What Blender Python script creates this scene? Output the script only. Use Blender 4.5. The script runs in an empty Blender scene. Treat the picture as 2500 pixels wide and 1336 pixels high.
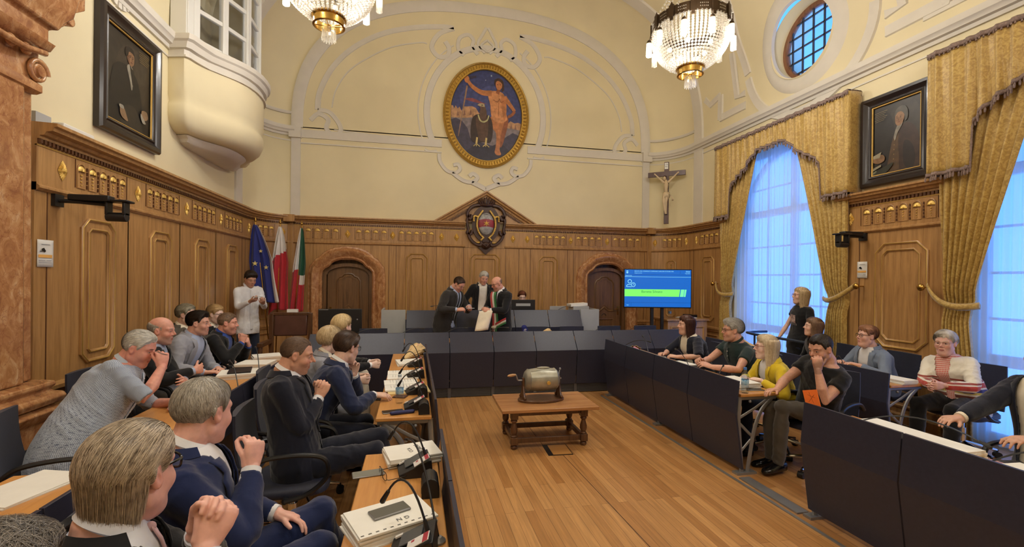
import bpy, bmesh, math, random
import numpy as np
from mathutils import Vector, Matrix, Quaternion
sc = bpy.context.scene
COL = sc.collection
PI = math.pi
R = math.radians
random.seed(7); np.random.seed(7)

# ------------------------------------------------------------------ camera, world, exposure
cam_d = bpy.data.cameras.new('camera'); cam = bpy.data.objects.new('camera', cam_d); COL.objects.link(cam)
cam_d.sensor_width = 36; cam_d.lens = 1120 / 2500 * 36; cam_d.shift_y = 14.6 / 2500; cam_d.clip_start = 0.05
fw = Vector((math.sin(R(12.1)), math.cos(R(12.1)), 0))
rt = Vector((math.cos(R(12.1)), -math.sin(R(12.1)), 0)); up = Vector((0, 0, 1))
rt2 = (rt + up * 0.011).normalized()                            # slight roll of the hand held phone
up2 = rt2.cross(fw).normalized()
m = Matrix((rt2, up2, -fw)).transposed().to_4x4(); m.translation = Vector((0, 0, 1.72))
cam.matrix_world = m
sc.camera = cam
w = bpy.data.worlds.new('dusk_sky'); sc.world = w; w.use_nodes = True
nt = w.node_tree; nt.nodes.clear()
wo = nt.nodes.new('ShaderNodeOutputWorld'); bg = nt.nodes.new('ShaderNodeBackground')
tc = nt.nodes.new('ShaderNodeTexCoord'); sp = nt.nodes.new('ShaderNodeSeparateXYZ'); cr = nt.nodes.new('ShaderNodeValToRGB')
nt.links.new(tc.outputs['Generated'], sp.inputs[0]); nt.links.new(sp.outputs['Z'], cr.inputs[0]); nt.links.new(cr.outputs[0], bg.inputs[0]); nt.links.new(bg.outputs[0], wo.inputs[0])
cr.color_ramp.elements[0].position = 0.0; cr.color_ramp.elements[0].color = (0.09, 0.27, 0.80, 1)
cr.color_ramp.elements[1].position = 0.6; cr.color_ramp.elements[1].color = (0.015, 0.09, 0.26, 1)
bg.inputs[1].default_value = 4.8
sc.view_settings.view_transform = 'Standard'; sc.view_settings.look = 'None'; sc.view_settings.gamma = 1
sc.view_settings.exposure = 0.14
sc.view_settings.use_curve_mapping = False
sc.cycles.max_bounces = 7; sc.cycles.diffuse_bounces = 4; sc.cycles.glossy_bounces = 3; sc.cycles.transmission_bounces = 4; sc.cycles.transparent_max_bounces = 16
def lamp(name, loc, energy, color, radius, parent=None):
    l = bpy.data.lights.new(name, 'POINT'); l.energy = energy; l.color = color; l.shadow_soft_size = radius
    o = bpy.data.objects.new(name, l); o.location = loc; COL.objects.link(o)
    if parent: o.parent = parent
    return o
CHAND = [(3.55, 5.45), (-0.93, 5.3), (3.5, 0.6), (-0.9, 0.6)]
CHW = 165.0                                                      # watts of each chandelier
WARM = (1.0, 0.955, 0.885)

# ------------------------------------------------------------------ helpers
def tag(o, label=None, cat=None, group=None, kind=None):
    if label: o['label'] = label
    if cat: o['category'] = cat
    if group: o['group'] = group
    if kind: o['kind'] = kind
    return o
def empty(name, loc=(0, 0, 0), rz=0.0, parent=None):
    o = bpy.data.objects.new(name, None); o.empty_display_size = 0.1; COL.objects.link(o)
    o.location = loc; o.rotation_euler = (0, 0, rz)
    if parent: o.parent = parent
    return o
def thing(name, label, cat, loc=(0, 0, 0), rz=0.0, group=None):
    return tag(empty(name, loc, rz), label, cat, group)
def link_mesh(name, me, mat, parent=None, sharp=38, smooth=True):
    if mat:
        for mm in (mat if isinstance(mat, (list, tuple)) else [mat]): me.materials.append(mm)
    if smooth:
        me.polygons.foreach_set('use_smooth', [True] * len(me.polygons))
        if sharp is not None: me.set_sharp_from_angle(angle=R(sharp))
    o = bpy.data.objects.new(name, me); COL.objects.link(o)
    if parent: o.parent = parent
    return o
def copy_tree(o, parent=None):
    c = o.copy(); COL.objects.link(c); c.parent = parent
    for ch in list(o.children): copy_tree(ch, c)
    return c
def V(*a): return Vector(a)
def frame_from(d, hint=(0, 0, 1)):
    d = Vector(d).normalized(); h = Vector(hint)
    if abs(d.dot(h.normalized())) > 0.98: h = Vector((1, 0, 0)) if abs(d.x) < 0.9 else Vector((0, 1, 0))
    x = d.cross(h).normalized(); y = x.cross(d).normalized()
    return x, y, d
class MB:
    def __init__(s): s.v = []; s.f = []; s.mi = []; s.cur = 0
    def add(s, vs, fs):
        b = len(s.v); s.v.extend([tuple(p) for p in vs]); s.f.extend([tuple(i + b for i in f) for f in fs]); s.mi.extend([s.cur] * len(fs)); return s
    def box(s, c, size, rot=None, taper=1.0):
        hx, hy, hz = size[0] / 2, size[1] / 2, size[2] / 2
        P = [(-hx, -hy, -hz), (hx, -hy, -hz), (hx, hy, -hz), (-hx, hy, -hz), (-hx * taper, -hy * taper, hz), (hx * taper, -hy * taper, hz), (hx * taper, hy * taper, hz), (-hx * taper, hy * taper, hz)]
        if rot is not None: P = [rot @ Vector(p) for p in P]
        P = [(p[0] + c[0], p[1] + c[1], p[2] + c[2]) for p in P]
        return s.add(P, [(0, 3, 2, 1), (4, 5, 6, 7), (0, 1, 5, 4), (1, 2, 6, 5), (2, 3, 7, 6), (3, 0, 4, 7)])
    def bb(s, a, b):
        return s.box([(a[i] + b[i]) / 2 for i in range(3)], [abs(b[i] - a[i]) for i in range(3)])
    def loft(s, rings, cap=True, closed=True):
        n = len(rings[0]); vs = [p for r in rings for p in r]; fs = []
        for i in range(len(rings) - 1):
            for j in range(n if closed else n - 1):
                k = (j + 1) % n
                fs.append((i * n + j, i * n + k, (i + 1) * n + k, (i + 1) * n + j))
        if cap and closed:
            fs.append(tuple(reversed(range(n)))); fs.append(tuple(range((len(rings) - 1) * n, len(rings) * n)))
        return s.add(vs, fs)
    def tube(s, pts, rad, n=8, cap=True, flat=1.0, hint=(0, 0, 1), roundcap=False):
        pts = [Vector(p) for p in pts]; m_ = len(pts)
        rad = list(rad) if isinstance(rad, (list, tuple)) else [rad] * m_
        rings = []; px = None
        T = []
        for i in range(m_):
            T.append((pts[min(i + 1, m_ - 1)] - pts[max(i - 1, 0)]).normalized())
        if roundcap:
            P2 = []; R2 = []; T2 = []
            for a in (0.15, 0.5, 0.85): P2.append(pts[0] - T[0] * rad[0] * math.cos(a * PI / 2)); R2.append(rad[0] * math.sin(a * PI / 2)); T2.append(T[0])
            P2 += pts; R2 += rad; T2 += T
            for a in (0.85, 0.5, 0.15): P2.append(pts[-1] + T[-1] * rad[-1] * math.cos(a * PI / 2)); R2.append(rad[-1] * math.sin(a * PI / 2)); T2.append(T[-1])
            pts, rad, T = P2, R2, T2; m_ = len(pts)
        for i in range(m_):
            if px is None: x, y, d = frame_from(T[i], hint)
            else:
                x = (px - T[i] * px.dot(T[i]))
                x = x.normalized() if x.length > 1e-6 else frame_from(T[i], hint)[0]
                y = x.cross(T[i]).normalized() * -1; y = T[i].cross(x)
            px = x
            y = T[i].cross(x)
            r = rad[i]
            rings.append([pts[i] + x * (r * math.cos(2 * PI * k / n)) + y * (r * flat * math.sin(2 * PI * k / n)) for k in range(n)])
        return s.loft(rings, cap)
    def lathe(s, prof, c=(0, 0, 0), n=24, axis='z', cap=True):
        rings = []
        for r, z in prof:
            ring = []
            for k in range(n):
                a = 2 * PI * k / n; x, y = r * math.cos(a), r * math.sin(a)
                if axis == 'z': p = (c[0] + x, c[1] + y, c[2] + z)
                elif axis == 'x': p = (c[0] + z, c[1] + x, c[2] + y)
                else: p = (c[0] + y, c[1] + z, c[2] + x)
                ring.append(p)
            rings.append(ring)
        return s.loft(rings, cap)
    def sphere(s, c, r, n=12, m_=8, scale=(1, 1, 1)):
        prof = [(max(r * math.sin(PI * i / m_), 1e-4), -r * math.cos(PI * i / m_)) for i in range(m_ + 1)]
        b = len(s.v); s.lathe(prof, (0, 0, 0), n)
        for i in range(b, len(s.v)):
            p = s.v[i]; s.v[i] = (p[0] * scale[0] + c[0], p[1] * scale[1] + c[1], p[2] * scale[2] + c[2])
        return s
    def prism(s, poly, fn, d0, d1):
        """poly in 2D (u,v); fn(u,v,d) -> 3D"""
        n = len(poly)
        vs = [fn(p[0], p[1], d0) for p in poly] + [fn(p[0], p[1], d1) for p in poly]
        fs = [tuple(reversed(range(n))), tuple(range(n, 2 * n))] + [(i, (i + 1) % n, n + (i + 1) % n, n + i) for i in range(n)]
        return s.add(vs, fs)
    def grid(s, P):
        m_, n = len(P), len(P[0])
        return s.add([p for r in P for p in r], [(i * n + j, i * n + j + 1, (i + 1) * n + j + 1, (i + 1) * n + j) for i in range(m_ - 1) for j in range(n - 1)])
    def build(s, name, mat, parent=None, sharp=38, smooth=True, bevel=0, fix=True, solid=0):
        me = bpy.data.meshes.new(name); me.from_pydata(s.v, [], s.f)
        if any(s.mi): me.polygons.foreach_set('material_index', s.mi)
        if fix:
            bm = bmesh.new(); bm.from_mesh(me); bmesh.ops.recalc_face_normals(bm, faces=bm.faces); bm.to_mesh(me); bm.free()
        me.update()
        o = link_mesh(name, me, mat, parent, sharp, smooth)
        if bevel:
            b = o.modifiers.new('bevel', 'BEVEL'); b.width = bevel; b.segments = 2; b.limit_method = 'ANGLE'; b.angle_limit = R(40); b.harden_normals = False
        if solid:
            b = o.modifiers.new('thickness', 'SOLIDIFY'); b.thickness = solid; b.offset = 0
        return o
def offset_poly(poly, d):
    """inset a closed CCW polygon by d (mitred)"""
    n = len(poly); out = []
    for i in range(n):
        a = Vector(poly[i - 1]); b = Vector(poly[i]); c = Vector(poly[(i + 1) % n])
        e1 = (b - a).normalized(); e2 = (c - b).normalized()
        n1 = Vector((-e1.y, e1.x)); n2 = Vector((-e2.y, e2.x))
        q = (n1 + n2); q = q.normalized() if q.length > 1e-6 else n1
        k = d / max(q.dot(n1), 0.3)
        out.append(tuple(b + q * k))
    return out
def frame_sweep(mb, poly, prof, fn, closed=True):
    """prof: list of (inset, height); fn(u,v,h)->3D"""
    rings = []
    loops = [offset_poly(poly, d) for d, h in prof]
    n = len(poly); k = len(prof)
    vs = []
    for i in range(n):
        for j in range(k): vs.append(fn(loops[j][i][0], loops[j][i][1], prof[j][1]))
    fs = []
    for i in range(n):
        i2 = (i + 1) % n
        if not closed and i == n - 1: break
        for j in range(k - 1): fs.append((i * k + j, i2 * k + j, i2 * k + j + 1, i * k + j + 1))
    mb.add(vs, fs)
def octo(x0, x1, z0, z1, c, notch=0.0):
    return [(x0 + c, z0), (x1 - c, z0), (x1, z0 + c), (x1, z1 - c), (x1 - c, z1), (x0 + c, z1), (x0, z1 - c), (x0, z0 + c)]
def arc_pts(cx, cy, r, a0, a1, n, ry=None):
    ry = r if ry is None else ry
    return [(cx + r * math.cos(R(a0 + (a1 - a0) * i / n)), cy + ry * math.sin(R(a0 + (a1 - a0) * i / n))) for i in range(n + 1)]

def spline(ctrl, n=8):
    P = [Vector(p) for p in ctrl]; out = []
    for i in range(len(P) - 1):
        p0, p1_, p2, p3 = P[max(i - 1, 0)], P[i], P[i + 1], P[min(i + 2, len(P) - 1)]
        for k in range(n):
            t = k / n; out.append(0.5 * ((2 * p1_) + (-p0 + p2) * t + (2 * p0 - 5 * p1_ + 4 * p2 - p3) * t * t + (-p0 + 3 * p1_ - 3 * p2 + p3) * t ** 3))
    out.append(P[-1]); return out

# ------------------------------------------------------------------ materials
def nodes_of(mat):
    mat.use_nodes = True; return mat.node_tree, mat.node_tree.nodes['Principled BSDF']
def ramp(nt, fac, stops):
    r = nt.nodes.new('ShaderNodeValToRGB'); e = r.color_ramp.elements
    while len(e) < len(stops): e.new(0.5)
    for i, (p, c) in enumerate(stops): e[i].position = p; e[i].color = (*c, 1) if len(c) == 3 else c
    nt.links.new(fac, r.inputs[0]); return r.outputs[0]
def coords(nt, scale=(1, 1, 1), rot=(0, 0, 0), kind='Object'):
    t = nt.nodes.new('ShaderNodeTexCoord'); mp = nt.nodes.new('ShaderNodeMapping')
    mp.inputs['Scale'].default_value = scale; mp.inputs['Rotation'].default_value = rot
    nt.links.new(t.outputs[kind], mp.inputs[0]); return mp.outputs[0]
def noise(nt, vec, scale, detail=4, rough=0.5, dist=0.0):
    n = nt.nodes.new('ShaderNodeTexNoise'); n.inputs['Scale'].default_value = scale; n.inputs['Detail'].default_value = detail
    n.inputs['Roughness'].default_value = rough; n.inputs['Distortion'].default_value = dist; nt.links.new(vec, n.inputs['Vector']); return n.outputs['Fac']
def bump(nt, bs, h, strength, dist=0.01):
    b = nt.nodes.new('ShaderNodeBump'); b.inputs['Strength'].default_value = strength; b.inputs['Distance'].default_value = dist
    nt.links.new(h, b.inputs['Height']); nt.links.new(b.outputs[0], bs.inputs['Normal'])
MATS = {}
def mat(name, col, rough=0.5, metal=0.0, var=0.12, nscale=6, nstretch=(1, 1, 1), bmp=0.0, bscale=60, bdist=0.003, emit=None, estr=0, spec=0.5, sheen=0, trans=0, alpha=1, col2=None, coat=0, ior=None):
    if name in MATS: return MATS[name]
    m_ = bpy.data.materials.new(name); nt, bs = nodes_of(m_)
    vec = coords(nt, nstretch)
    if var or col2:
        f = noise(nt, vec, nscale)
        c2 = col2 or tuple(min(1, c * (1 + var)) for c in col); c1 = col if col2 else tuple(c * (1 - var) for c in col)
        nt.links.new(ramp(nt, f, [(0.35, c1), (0.65, c2)]), bs.inputs['Base Color'])
    else: bs.inputs['Base Color'].default_value = (*col, 1)
    bs.inputs['Roughness'].default_value = rough; bs.inputs['Metallic'].default_value = metal
    bs.inputs['Specular IOR Level'].default_value = spec
    if ior: bs.inputs['IOR'].default_value = ior
    if sheen: bs.inputs['Sheen Weight'].default_value = sheen; bs.inputs['Sheen Roughness'].default_value = 0.5
    if coat: bs.inputs['Coat Weight'].default_value = coat; bs.inputs['Coat Roughness'].default_value = 0.15
    if trans: bs.inputs['Transmission Weight'].default_value = trans
    if alpha < 1: bs.inputs['Alpha'].default_value = alpha
    if emit: bs.inputs['Emission Color'].default_value = (*emit, 1); bs.inputs['Emission Strength'].default_value = estr
    if bmp: bump(nt, bs, noise(nt, vec, bscale, 3), bmp, bdist)
    MATS[name] = m_; return m_
def s2l(r, g, b):
    return tuple(((c / 255) / 12.92 if c / 255 <= 0.04045 else ((c / 255 + 0.055) / 1.055) ** 2.4) for c in (r, g, b))
def wood(name, c_lo, c_hi, rough=0.35, axis='z', scale=1.0, bmp=0.12, coat=0.15):
    m_ = bpy.data.materials.new(name); nt, bs = nodes_of(m_)
    st = {'z': (14, 14, 0.9), 'x': (0.9, 14, 14), 'y': (14, 0.9, 14)}[axis]
    v1 = coords(nt, tuple(s_ * scale for s_ in st))
    f = noise(nt, v1, 1.6, 8, 0.62, 0.6)
    st2 = {'z': (60, 60, 3), 'x': (3, 60, 60), 'y': (60, 3, 60)}[axis]
    f2 = noise(nt, coords(nt, st2), 2.2, 3, 0.6)
    mx = nt.nodes.new('ShaderNodeMath'); mx.operation = 'MULTIPLY_ADD'; nt.links.new(f2, mx.inputs[0]); mx.inputs[1].default_value = 0.35
    nt.links.new(f, mx.inputs[2])
    mid = tuple((a + b) / 2 for a, b in zip(c_lo, c_hi))
    nt.links.new(ramp(nt, mx.outputs[0], [(0.45, c_lo), (0.66, mid), (0.9, c_hi)]), bs.inputs['Base Color'])
    bs.inputs['Roughness'].default_value = rough; bs.inputs['Coat Weight'].default_value = coat; bs.inputs['Coat Roughness'].default_value = 0.25
    bump(nt, bs, f2, bmp, 0.002)
    MATS[name] = m_; return m_
OAK = wood('oak_panelling', s2l(144, 102, 58), s2l(190, 146, 92), bmp=0.06)
OAKX = wood('oak_moulding', s2l(122, 84, 48), s2l(184, 142, 90), axis='x')
OAKD = wood('dark_door_oak', s2l(84, 58, 34), s2l(128, 92, 56), rough=0.4)
DENT = mat('dark_oak_dentils', s2l(92, 56, 32), 0.45)
GOLD = mat('gilding', s2l(226, 188, 100), 0.42, 0.45, 0.12, 30, bmp=0.2, bscale=120)
GOLDP = mat('gilt_edge', s2l(196, 158, 82), 0.42, 0.45, 0.1)
PLAST = mat('cream_plaster', s2l(222, 209, 172), 0.85, var=0.035, nscale=1.3, bmp=0.12, bscale=90)
WHITE = mat('white_stucco', s2l(212, 205, 192), 0.8, var=0.02, bmp=0.05)
FRAMEW = mat('white_paint', s2l(214, 212, 206), 0.45, var=0.01)
BEECH = wood('beech_table_top', s2l(188, 128, 66), s2l(214, 156, 88), axis='y', scale=0.6, bmp=0.03, rough=0.32)
BEECHX = wood('beech_table_top_cross', s2l(188, 128, 66), s2l(214, 156, 88), axis='x', scale=0.6, bmp=0.03, rough=0.32)
PANEL = mat('anthracite_laminate', s2l(50, 51, 66), 0.34, var=0.06, nscale=40, bmp=0.06, bscale=300, spec=0.35)
PANELD = mat('black_edge', s2l(22, 22, 26), 0.4, var=0.03)
GREYM = mat('grey_metal', s2l(150, 150, 152), 0.42, 0.6, 0.05)
GREYB = mat('grey_board', s2l(168, 170, 170), 0.5, var=0.03)
CHROME = mat('chrome', (0.75, 0.75, 0.76), 0.12, 1.0, 0.0)
BLACK = mat('black_plastic', s2l(24, 24, 27), 0.4, var=0.05)
BLACKG = mat('black_gloss', s2l(14, 14, 16), 0.15, var=0.0)
NAVYF = mat('dark_navy_upholstery', s2l(34, 38, 58), 0.6, var=0.1, nscale=60, bmp=0.15, bscale=400, sheen=0.1)
PAPER = mat('white_paper', s2l(232, 230, 224), 0.8, var=0.02, nscale=12)
BRASS = mat('brass', s2l(188, 150, 78), 0.22, 1.0, 0.06)
BRONZE = mat('dark_bronze', s2l(72, 56, 40), 0.4, 0.7, 0.1)
def marble():
    m_ = bpy.data.materials.new('red_marble'); nt, bs = nodes_of(m_); v = coords(nt, (1, 1, 0.7))
    n1 = noise(nt, v, 9, 7, 0.65, 1.2)
    vo = nt.nodes.new('ShaderNodeTexVoronoi'); vo.feature = 'DISTANCE_TO_EDGE'; vo.inputs['Scale'].default_value = 11
    wv = nt.nodes.new('ShaderNodeVectorMath'); wv.operation = 'ADD'; nt.links.new(v, wv.inputs[0])
    nn = nt.nodes.new('ShaderNodeTexNoise'); nn.inputs['Scale'].default_value = 14; nn.inputs['Detail'].default_value = 4; nt.links.new(v, nn.inputs['Vector'])
    sc_ = nt.nodes.new('ShaderNodeVectorMath'); sc_.operation = 'SCALE'; sc_.inputs['Scale'].default_value = 0.16; nt.links.new(nn.outputs['Color'], sc_.inputs[0]); nt.links.new(sc_.outputs[0], wv.inputs[1])
    nt.links.new(wv.outputs[0], vo.inputs['Vector'])
    base = ramp(nt, n1, [(0.3, s2l(146, 96, 62)), (0.5, s2l(180, 128, 84)), (0.62, s2l(198, 152, 106)), (0.75, s2l(214, 180, 142))])
    vein = ramp(nt, vo.outputs['Distance'], [(0.0, (0.6, 0.6, 0.6)), (0.035, (0, 0, 0))])
    mx = nt.nodes.new('ShaderNodeMix'); mx.data_type = 'RGBA'; mx.inputs[7].default_value = (*s2l(136, 80, 58), 1)
    nt.links.new(vein, mx.inputs[0]); nt.links.new(base, mx.inputs[6]); nt.links.new(mx.outputs[2], bs.inputs['Base Color'])
    bs.inputs['Roughness'].default_value = 0.22; bs.inputs['Coat Weight'].default_value = 0.3; MATS['red_marble'] = m_; return m_
MARB = marble()
def parquet():
    m_ = bpy.data.materials.new('oak_parquet'); nt, bs = nodes_of(m_); v = coords(nt, (1, 1, 1), (0, 0, R(90)))
    b = nt.nodes.new('ShaderNodeTexBrick'); b.offset = 0.37; b.inputs['Scale'].default_value = 1; b.inputs['Brick Width'].default_value = 1.1; b.inputs['Row Height'].default_value = 0.075
    b.inputs['Mortar Size'].default_value = 0.0012; b.inputs['Mortar Smooth'].default_value = 0.2; b.inputs['Bias'].default_value = 0
    b.inputs['Color1'].default_value = (*s2l(172, 120, 68), 1); b.inputs['Color2'].default_value = (*s2l(204, 154, 98), 1); b.inputs['Mortar'].default_value = (*s2l(96, 58, 24), 1)
    nt.links.new(v, b.inputs['Vector'])
    g = noise(nt, coords(nt, (26, 1.2, 1)), 2.0, 7, 0.6, 0.4); gr = ramp(nt, g, [(0.3, (0.72, 0.70, 0.66)), (0.7, (1.08, 1.06, 1.02))])
    mx = nt.nodes.new('ShaderNodeMix'); mx.data_type = 'RGBA'; mx.blend_type = 'MULTIPLY'; mx.inputs[0].default_value = 1
    nt.links.new(b.outputs['Color'], mx.inputs[6]); nt.links.new(gr, mx.inputs[7]); nt.links.new(mx.outputs[2], bs.inputs['Base Color'])
    bs.inputs['Roughness'].default_value = 0.32; bs.inputs['Coat Weight'].default_value = 0.25; bs.inputs['Coat Roughness'].default_value = 0.2
    bump(nt, bs, b.outputs['Fac'], -0.25, 0.001); MATS['oak_parquet'] = m_; return m_
FLOOR = parquet()
def damask():
    m_ = bpy.data.materials.new('gold_damask'); nt, bs = nodes_of(m_); v = coords(nt)
    n1 = noise(nt, v, 22, 3, 0.55, 1.5); c = ramp(nt, n1, [(0.42, s2l(166, 132, 62)), (0.5, s2l(182, 148, 74)), (0.6, s2l(194, 162, 88))])
    nt.links.new(c, bs.inputs['Base Color']); bs.inputs['Roughness'].default_value = 0.5; bs.inputs['Sheen Weight'].default_value = 0.4
    bump(nt, bs, n1, 0.2, 0.004); MATS['gold_damask'] = m_; return m_
DAMASK = damask()
FRINGE = mat('mauve_fringe', s2l(132, 112, 104), 0.8, var=0.25, nscale=60, bmp=0.5, bscale=90)
def sheer():
    m_ = bpy.data.materials.new('sheer_voile'); m_.use_nodes = True; nt = m_.node_tree; nt.nodes.clear()
    o = nt.nodes.new('ShaderNodeOutputMaterial'); t = nt.nodes.new('ShaderNodeBsdfTransparent'); d = nt.nodes.new('ShaderNodeBsdfTranslucent'); d2 = nt.nodes.new('ShaderNodeBsdfDiffuse')
    m1 = nt.nodes.new('ShaderNodeMixShader'); m2 = nt.nodes.new('ShaderNodeMixShader')
    for q in (d, d2): q.inputs[0].default_value = (0.85, 0.88, 0.92, 1)
    t.inputs[0].default_value = (0.97, 0.98, 1, 1)
    m1.inputs[0].default_value = 0.35; nt.links.new(d.outputs[0], m1.inputs[1]); nt.links.new(d2.outputs[0], m1.inputs[2])
    m2.inputs[0].default_value = 0.68; nt.links.new(t.outputs[0], m2.inputs[1]); nt.links.new(m1.outputs[0], m2.inputs[2]); nt.links.new(m2.outputs[0], o.inputs[0])
    MATS['sheer_voile'] = m_; return m_
SHEER = sheer()
def glassmat(name, tint=(1, 1, 1), refl=0.08):
    m_ = bpy.data.materials.new(name); m_.use_nodes = True; nt = m_.node_tree; nt.nodes.clear()
    o = nt.nodes.new('ShaderNodeOutputMaterial'); t = nt.nodes.new('ShaderNodeBsdfTransparent'); g = nt.nodes.new('ShaderNodeBsdfGlossy'); mx = nt.nodes.new('ShaderNodeMixShader'); lw = nt.nodes.new('ShaderNodeLayerWeight'); fr = nt.nodes.new('ShaderNodeMath'); fr.operation = 'POWER'; fr.inputs[1].default_value = 4.0; nt.links.new(lw.outputs['Facing'], fr.inputs[0])
    t.inputs[0].default_value = (*tint, 1); g.inputs['Roughness'].default_value = 0.03
    ad = nt.nodes.new('ShaderNodeMath'); ad.operation = 'ADD'; ad.inputs[1].default_value = refl; nt.links.new(fr.outputs[0], ad.inputs[0])
    nt.links.new(ad.outputs[0], mx.inputs[0]); nt.links.new(t.outputs[0], mx.inputs[1]); nt.links.new(g.outputs[0], mx.inputs[2]); nt.links.new(mx.outputs[0], o.inputs[0])
    return m_
GLASS = glassmat('window_glass', (0.95, 0.97, 1))
CLEAR = glassmat('clear_plastic', (0.96, 0.98, 1.0), 0.05)
def text_mesh(name, body, size, matl, parent, loc, rot, align='CENTER', extrude=0.0006, xscale=1.0):
    cu = bpy.data.curves.new(name, 'FONT'); cu.body = body; cu.size = size; cu.align_x = align; cu.extrude = extrude
    to = bpy.data.objects.new(name, cu); COL.objects.link(to)
    dg = bpy.context.evaluated_depsgraph_get(); me = bpy.data.meshes.new_from_object(to.evaluated_get(dg))
    bpy.data.objects.remove(to); me.materials.clear(); me.name = name
    o = link_mesh(name, me, matl, parent, smooth=False); o.location = loc; o.rotation_euler = rot; o.scale = (xscale, 1, 1)
    return o
# ------------------------------------------------------------------ room shell
XL, XR, YB, YC = -3.0, 5.95, 9.82, 8.9
XC = 1.475
def struct(o): o['kind'] = 'structure'; return o
def at_left(s, z, o): return (XL + 0.06 + o, s, z)
def at_back(s, z, o): return (s, 9.76 - o, z)
def at_right(s, z, o): return (XR - 0.06 - o, s, z)
def corner(side):
    """concave quarter ellipse between a side wall and the back wall; s runs 0..1.15"""
    rx, ry = 0.62, 0.86
    def fn(s, z, o):
        a = s / 1.18 * PI / 2; X = (XL + 0.06 + rx) - (rx - o) * math.cos(a); Y = YC + (ry - o) * math.sin(a)
        return (X if side < 0 else 2 * XC - X, Y, z)
    return fn
MB().bb((-3.2, -3.2, -0.2), (6.4, 10.3, 0)).build('floor', FLOOR, smooth=False)
struct(bpy.data.objects['floor'])
b = MB(); b.bb((XL - 0.2, -3.2, 0), (XL, 9.9, 4.72)); struct(b.build('wall_left', PLAST, smooth=False))
b = MB()
W1 = (5.42, 7.62); W2 = (1.72, 3.92)
for y0, y1, z0, z1 in ((-3.2, W2[0], 0, 4.72), (W2[1], W1[0], 0, 4.72), (W1[1], 9.9, 0, 4.72), (W2[0], W2[1], 4.05, 4.72), (W1[0], W1[1], 4.05, 4.72)):
    b.bb((XR, y0, z0), (XR + 0.42, y1, z1))
struct(b.build('wall_right', PLAST, smooth=False))
b = MB(); b.bb((XL - 0.2, -3.3, 0), (XR + 0.4, -3.1, 8.2)); struct(b.build('wall_front', PLAST, smooth=False))
DOORS = (-1.31, 4.31)
b = MB()
for x0, x1, z0, z1 in ((-2.6, DOORS[0] - 0.48, 0, 2.2), (DOORS[0] + 0.48, DOORS[1] - 0.48, 0, 2.2), (DOORS[1] + 0.48, 5.6, 0, 2.2), (-2.6, 5.6, 2.2, 4.72)):
    b.bb((x0, YB, z0), (x1, YB + 0.2, z1))
def vprof(k, n=72, off=0.0):
    hw = 4.475 - 0.62 * k - off; rise = 3.35 - 0.45 * k - off; out = []
    for i in range(n + 1):
        t = PI * i / n; c, s_ = math.cos(t), math.sin(t)
        out.append((XC - hw * math.copysign(abs(c) ** (2 / 2.5), c), 4.7 + rise * abs(s_) ** (2 / 2.5)))
    return out
pr = vprof(1)
b.add([(x, YB, z) for x, z in pr], [tuple(range(len(pr)))])
struct(b.build('wall_back', PLAST, smooth=False, fix=False))
for side, nm in ((-1, 'wall_back_left'), (1, 'wall_back_right')):
    f = corner(side); g = [[f(1.18 * i / 14, z, -0.06) for i in range(15)] for z in (0, 2.4, 4.72)]
    struct(MB().grid(g).build(nm, PLAST, solid=0.02))
# vault
ys = [-3.2 + i * (12.1 / 90) for i in range(91)]; rings = []
NP = 120
for y in ys: rings.append([(x, y, z) for x, z in vprof(0, NP)])
for i in range(1, 11):
    a = PI / 2 * i / 10; k = 1 - math.cos(a)
    rings.append([(x, YC + 0.92 * math.sin(a), z) for x, z in vprof(k, NP)])
OC = (6.08, 5.54)                                              # oculus centre (Y, Z)
b = MB(); vs = [p for r in rings for p in r]; fs = []; n = NP + 1
for i in range(len(rings) - 1):
    for j in range(n - 1):
        q = (i * n + j, i * n + j + 1, (i + 1) * n + j + 1, (i + 1) * n + j)
        c = [sum(vs[t][k] for t in q) / 4 for k in range(3)]
        if c[0] > 4 and math.hypot(c[1] - OC[0], c[2] - OC[1]) < 0.68: continue
        fs.append(q)
b.add(vs, fs); struct(b.build('ceiling', PLAST, fix=False))
def vx(z, side=1, out=0.0):
    t = max(0.0, (z - 4.7) / 3.35); return XC + side * (4.475 * (1 - min(t, 1) ** 2.5) ** 0.4 - out)
def ribbon(b, pts_fn, k0, n):                                  # pts_fn(i, j): cross ring
    b.loft([pts_fn(i) for i in range(n + 1)], cap=True)
# stucco bands: transverse rib (side wall to side wall) and the lunette arch on the back wall
def rib(b, prof, y0, y1, d):
    off = [(x * 0 + XC + (x - XC) * (1 - d / 4.2), 4.7 + (z - 4.7) * (1 - d / 3.2)) for x, z in prof]
    rings = []
    for (x, z), (xo, zo) in zip(prof, off): rings.append([(x, y0, z), (xo, y0 + 0.015, zo), (xo, y1 - 0.015, zo), (x, y1, z)])
    b.loft(rings)
b = MB(); rib(b, vprof(0, 90), 8.62, 8.92, 0.035)
for side in (-1, 1):
    x = XL if side < 0 else XR
    b.bb((x + side * 0.02, 8.62, 2.9), (x - side * 0.03, 8.92, 4.72))
struct(b.build('trim_1', WHITE))
b = MB(); p1 = vprof(1, 90)
rings = []
for (x, z) in p1:
    c = lambda d: (XC + (x - XC) * (1 - d / 3.85), 4.7 + (z - 4.7) * (1 - d / 2.9))
    q0, q1, q2, q3 = c(-0.02), c(0.03), c(0.15), c(0.19)
    rings.append([(q0[0], YB, q0[1]), (q0[0], YB - 0.05, q0[1]), (q1[0], YB - 0.06, q1[1]), (q2[0], YB - 0.045, q2[1]), (q3[0], YB - 0.02, q3[1]), (q3[0], YB, q3[1])])
b.loft(rings)
for s_ in (-1, 1):
    x0 = XC + s_ * 3.87; b.bb((x0, YB + 0.02, 2.9), (x0 - s_ * 0.17, YB - 0.04, 4.72))
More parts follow.
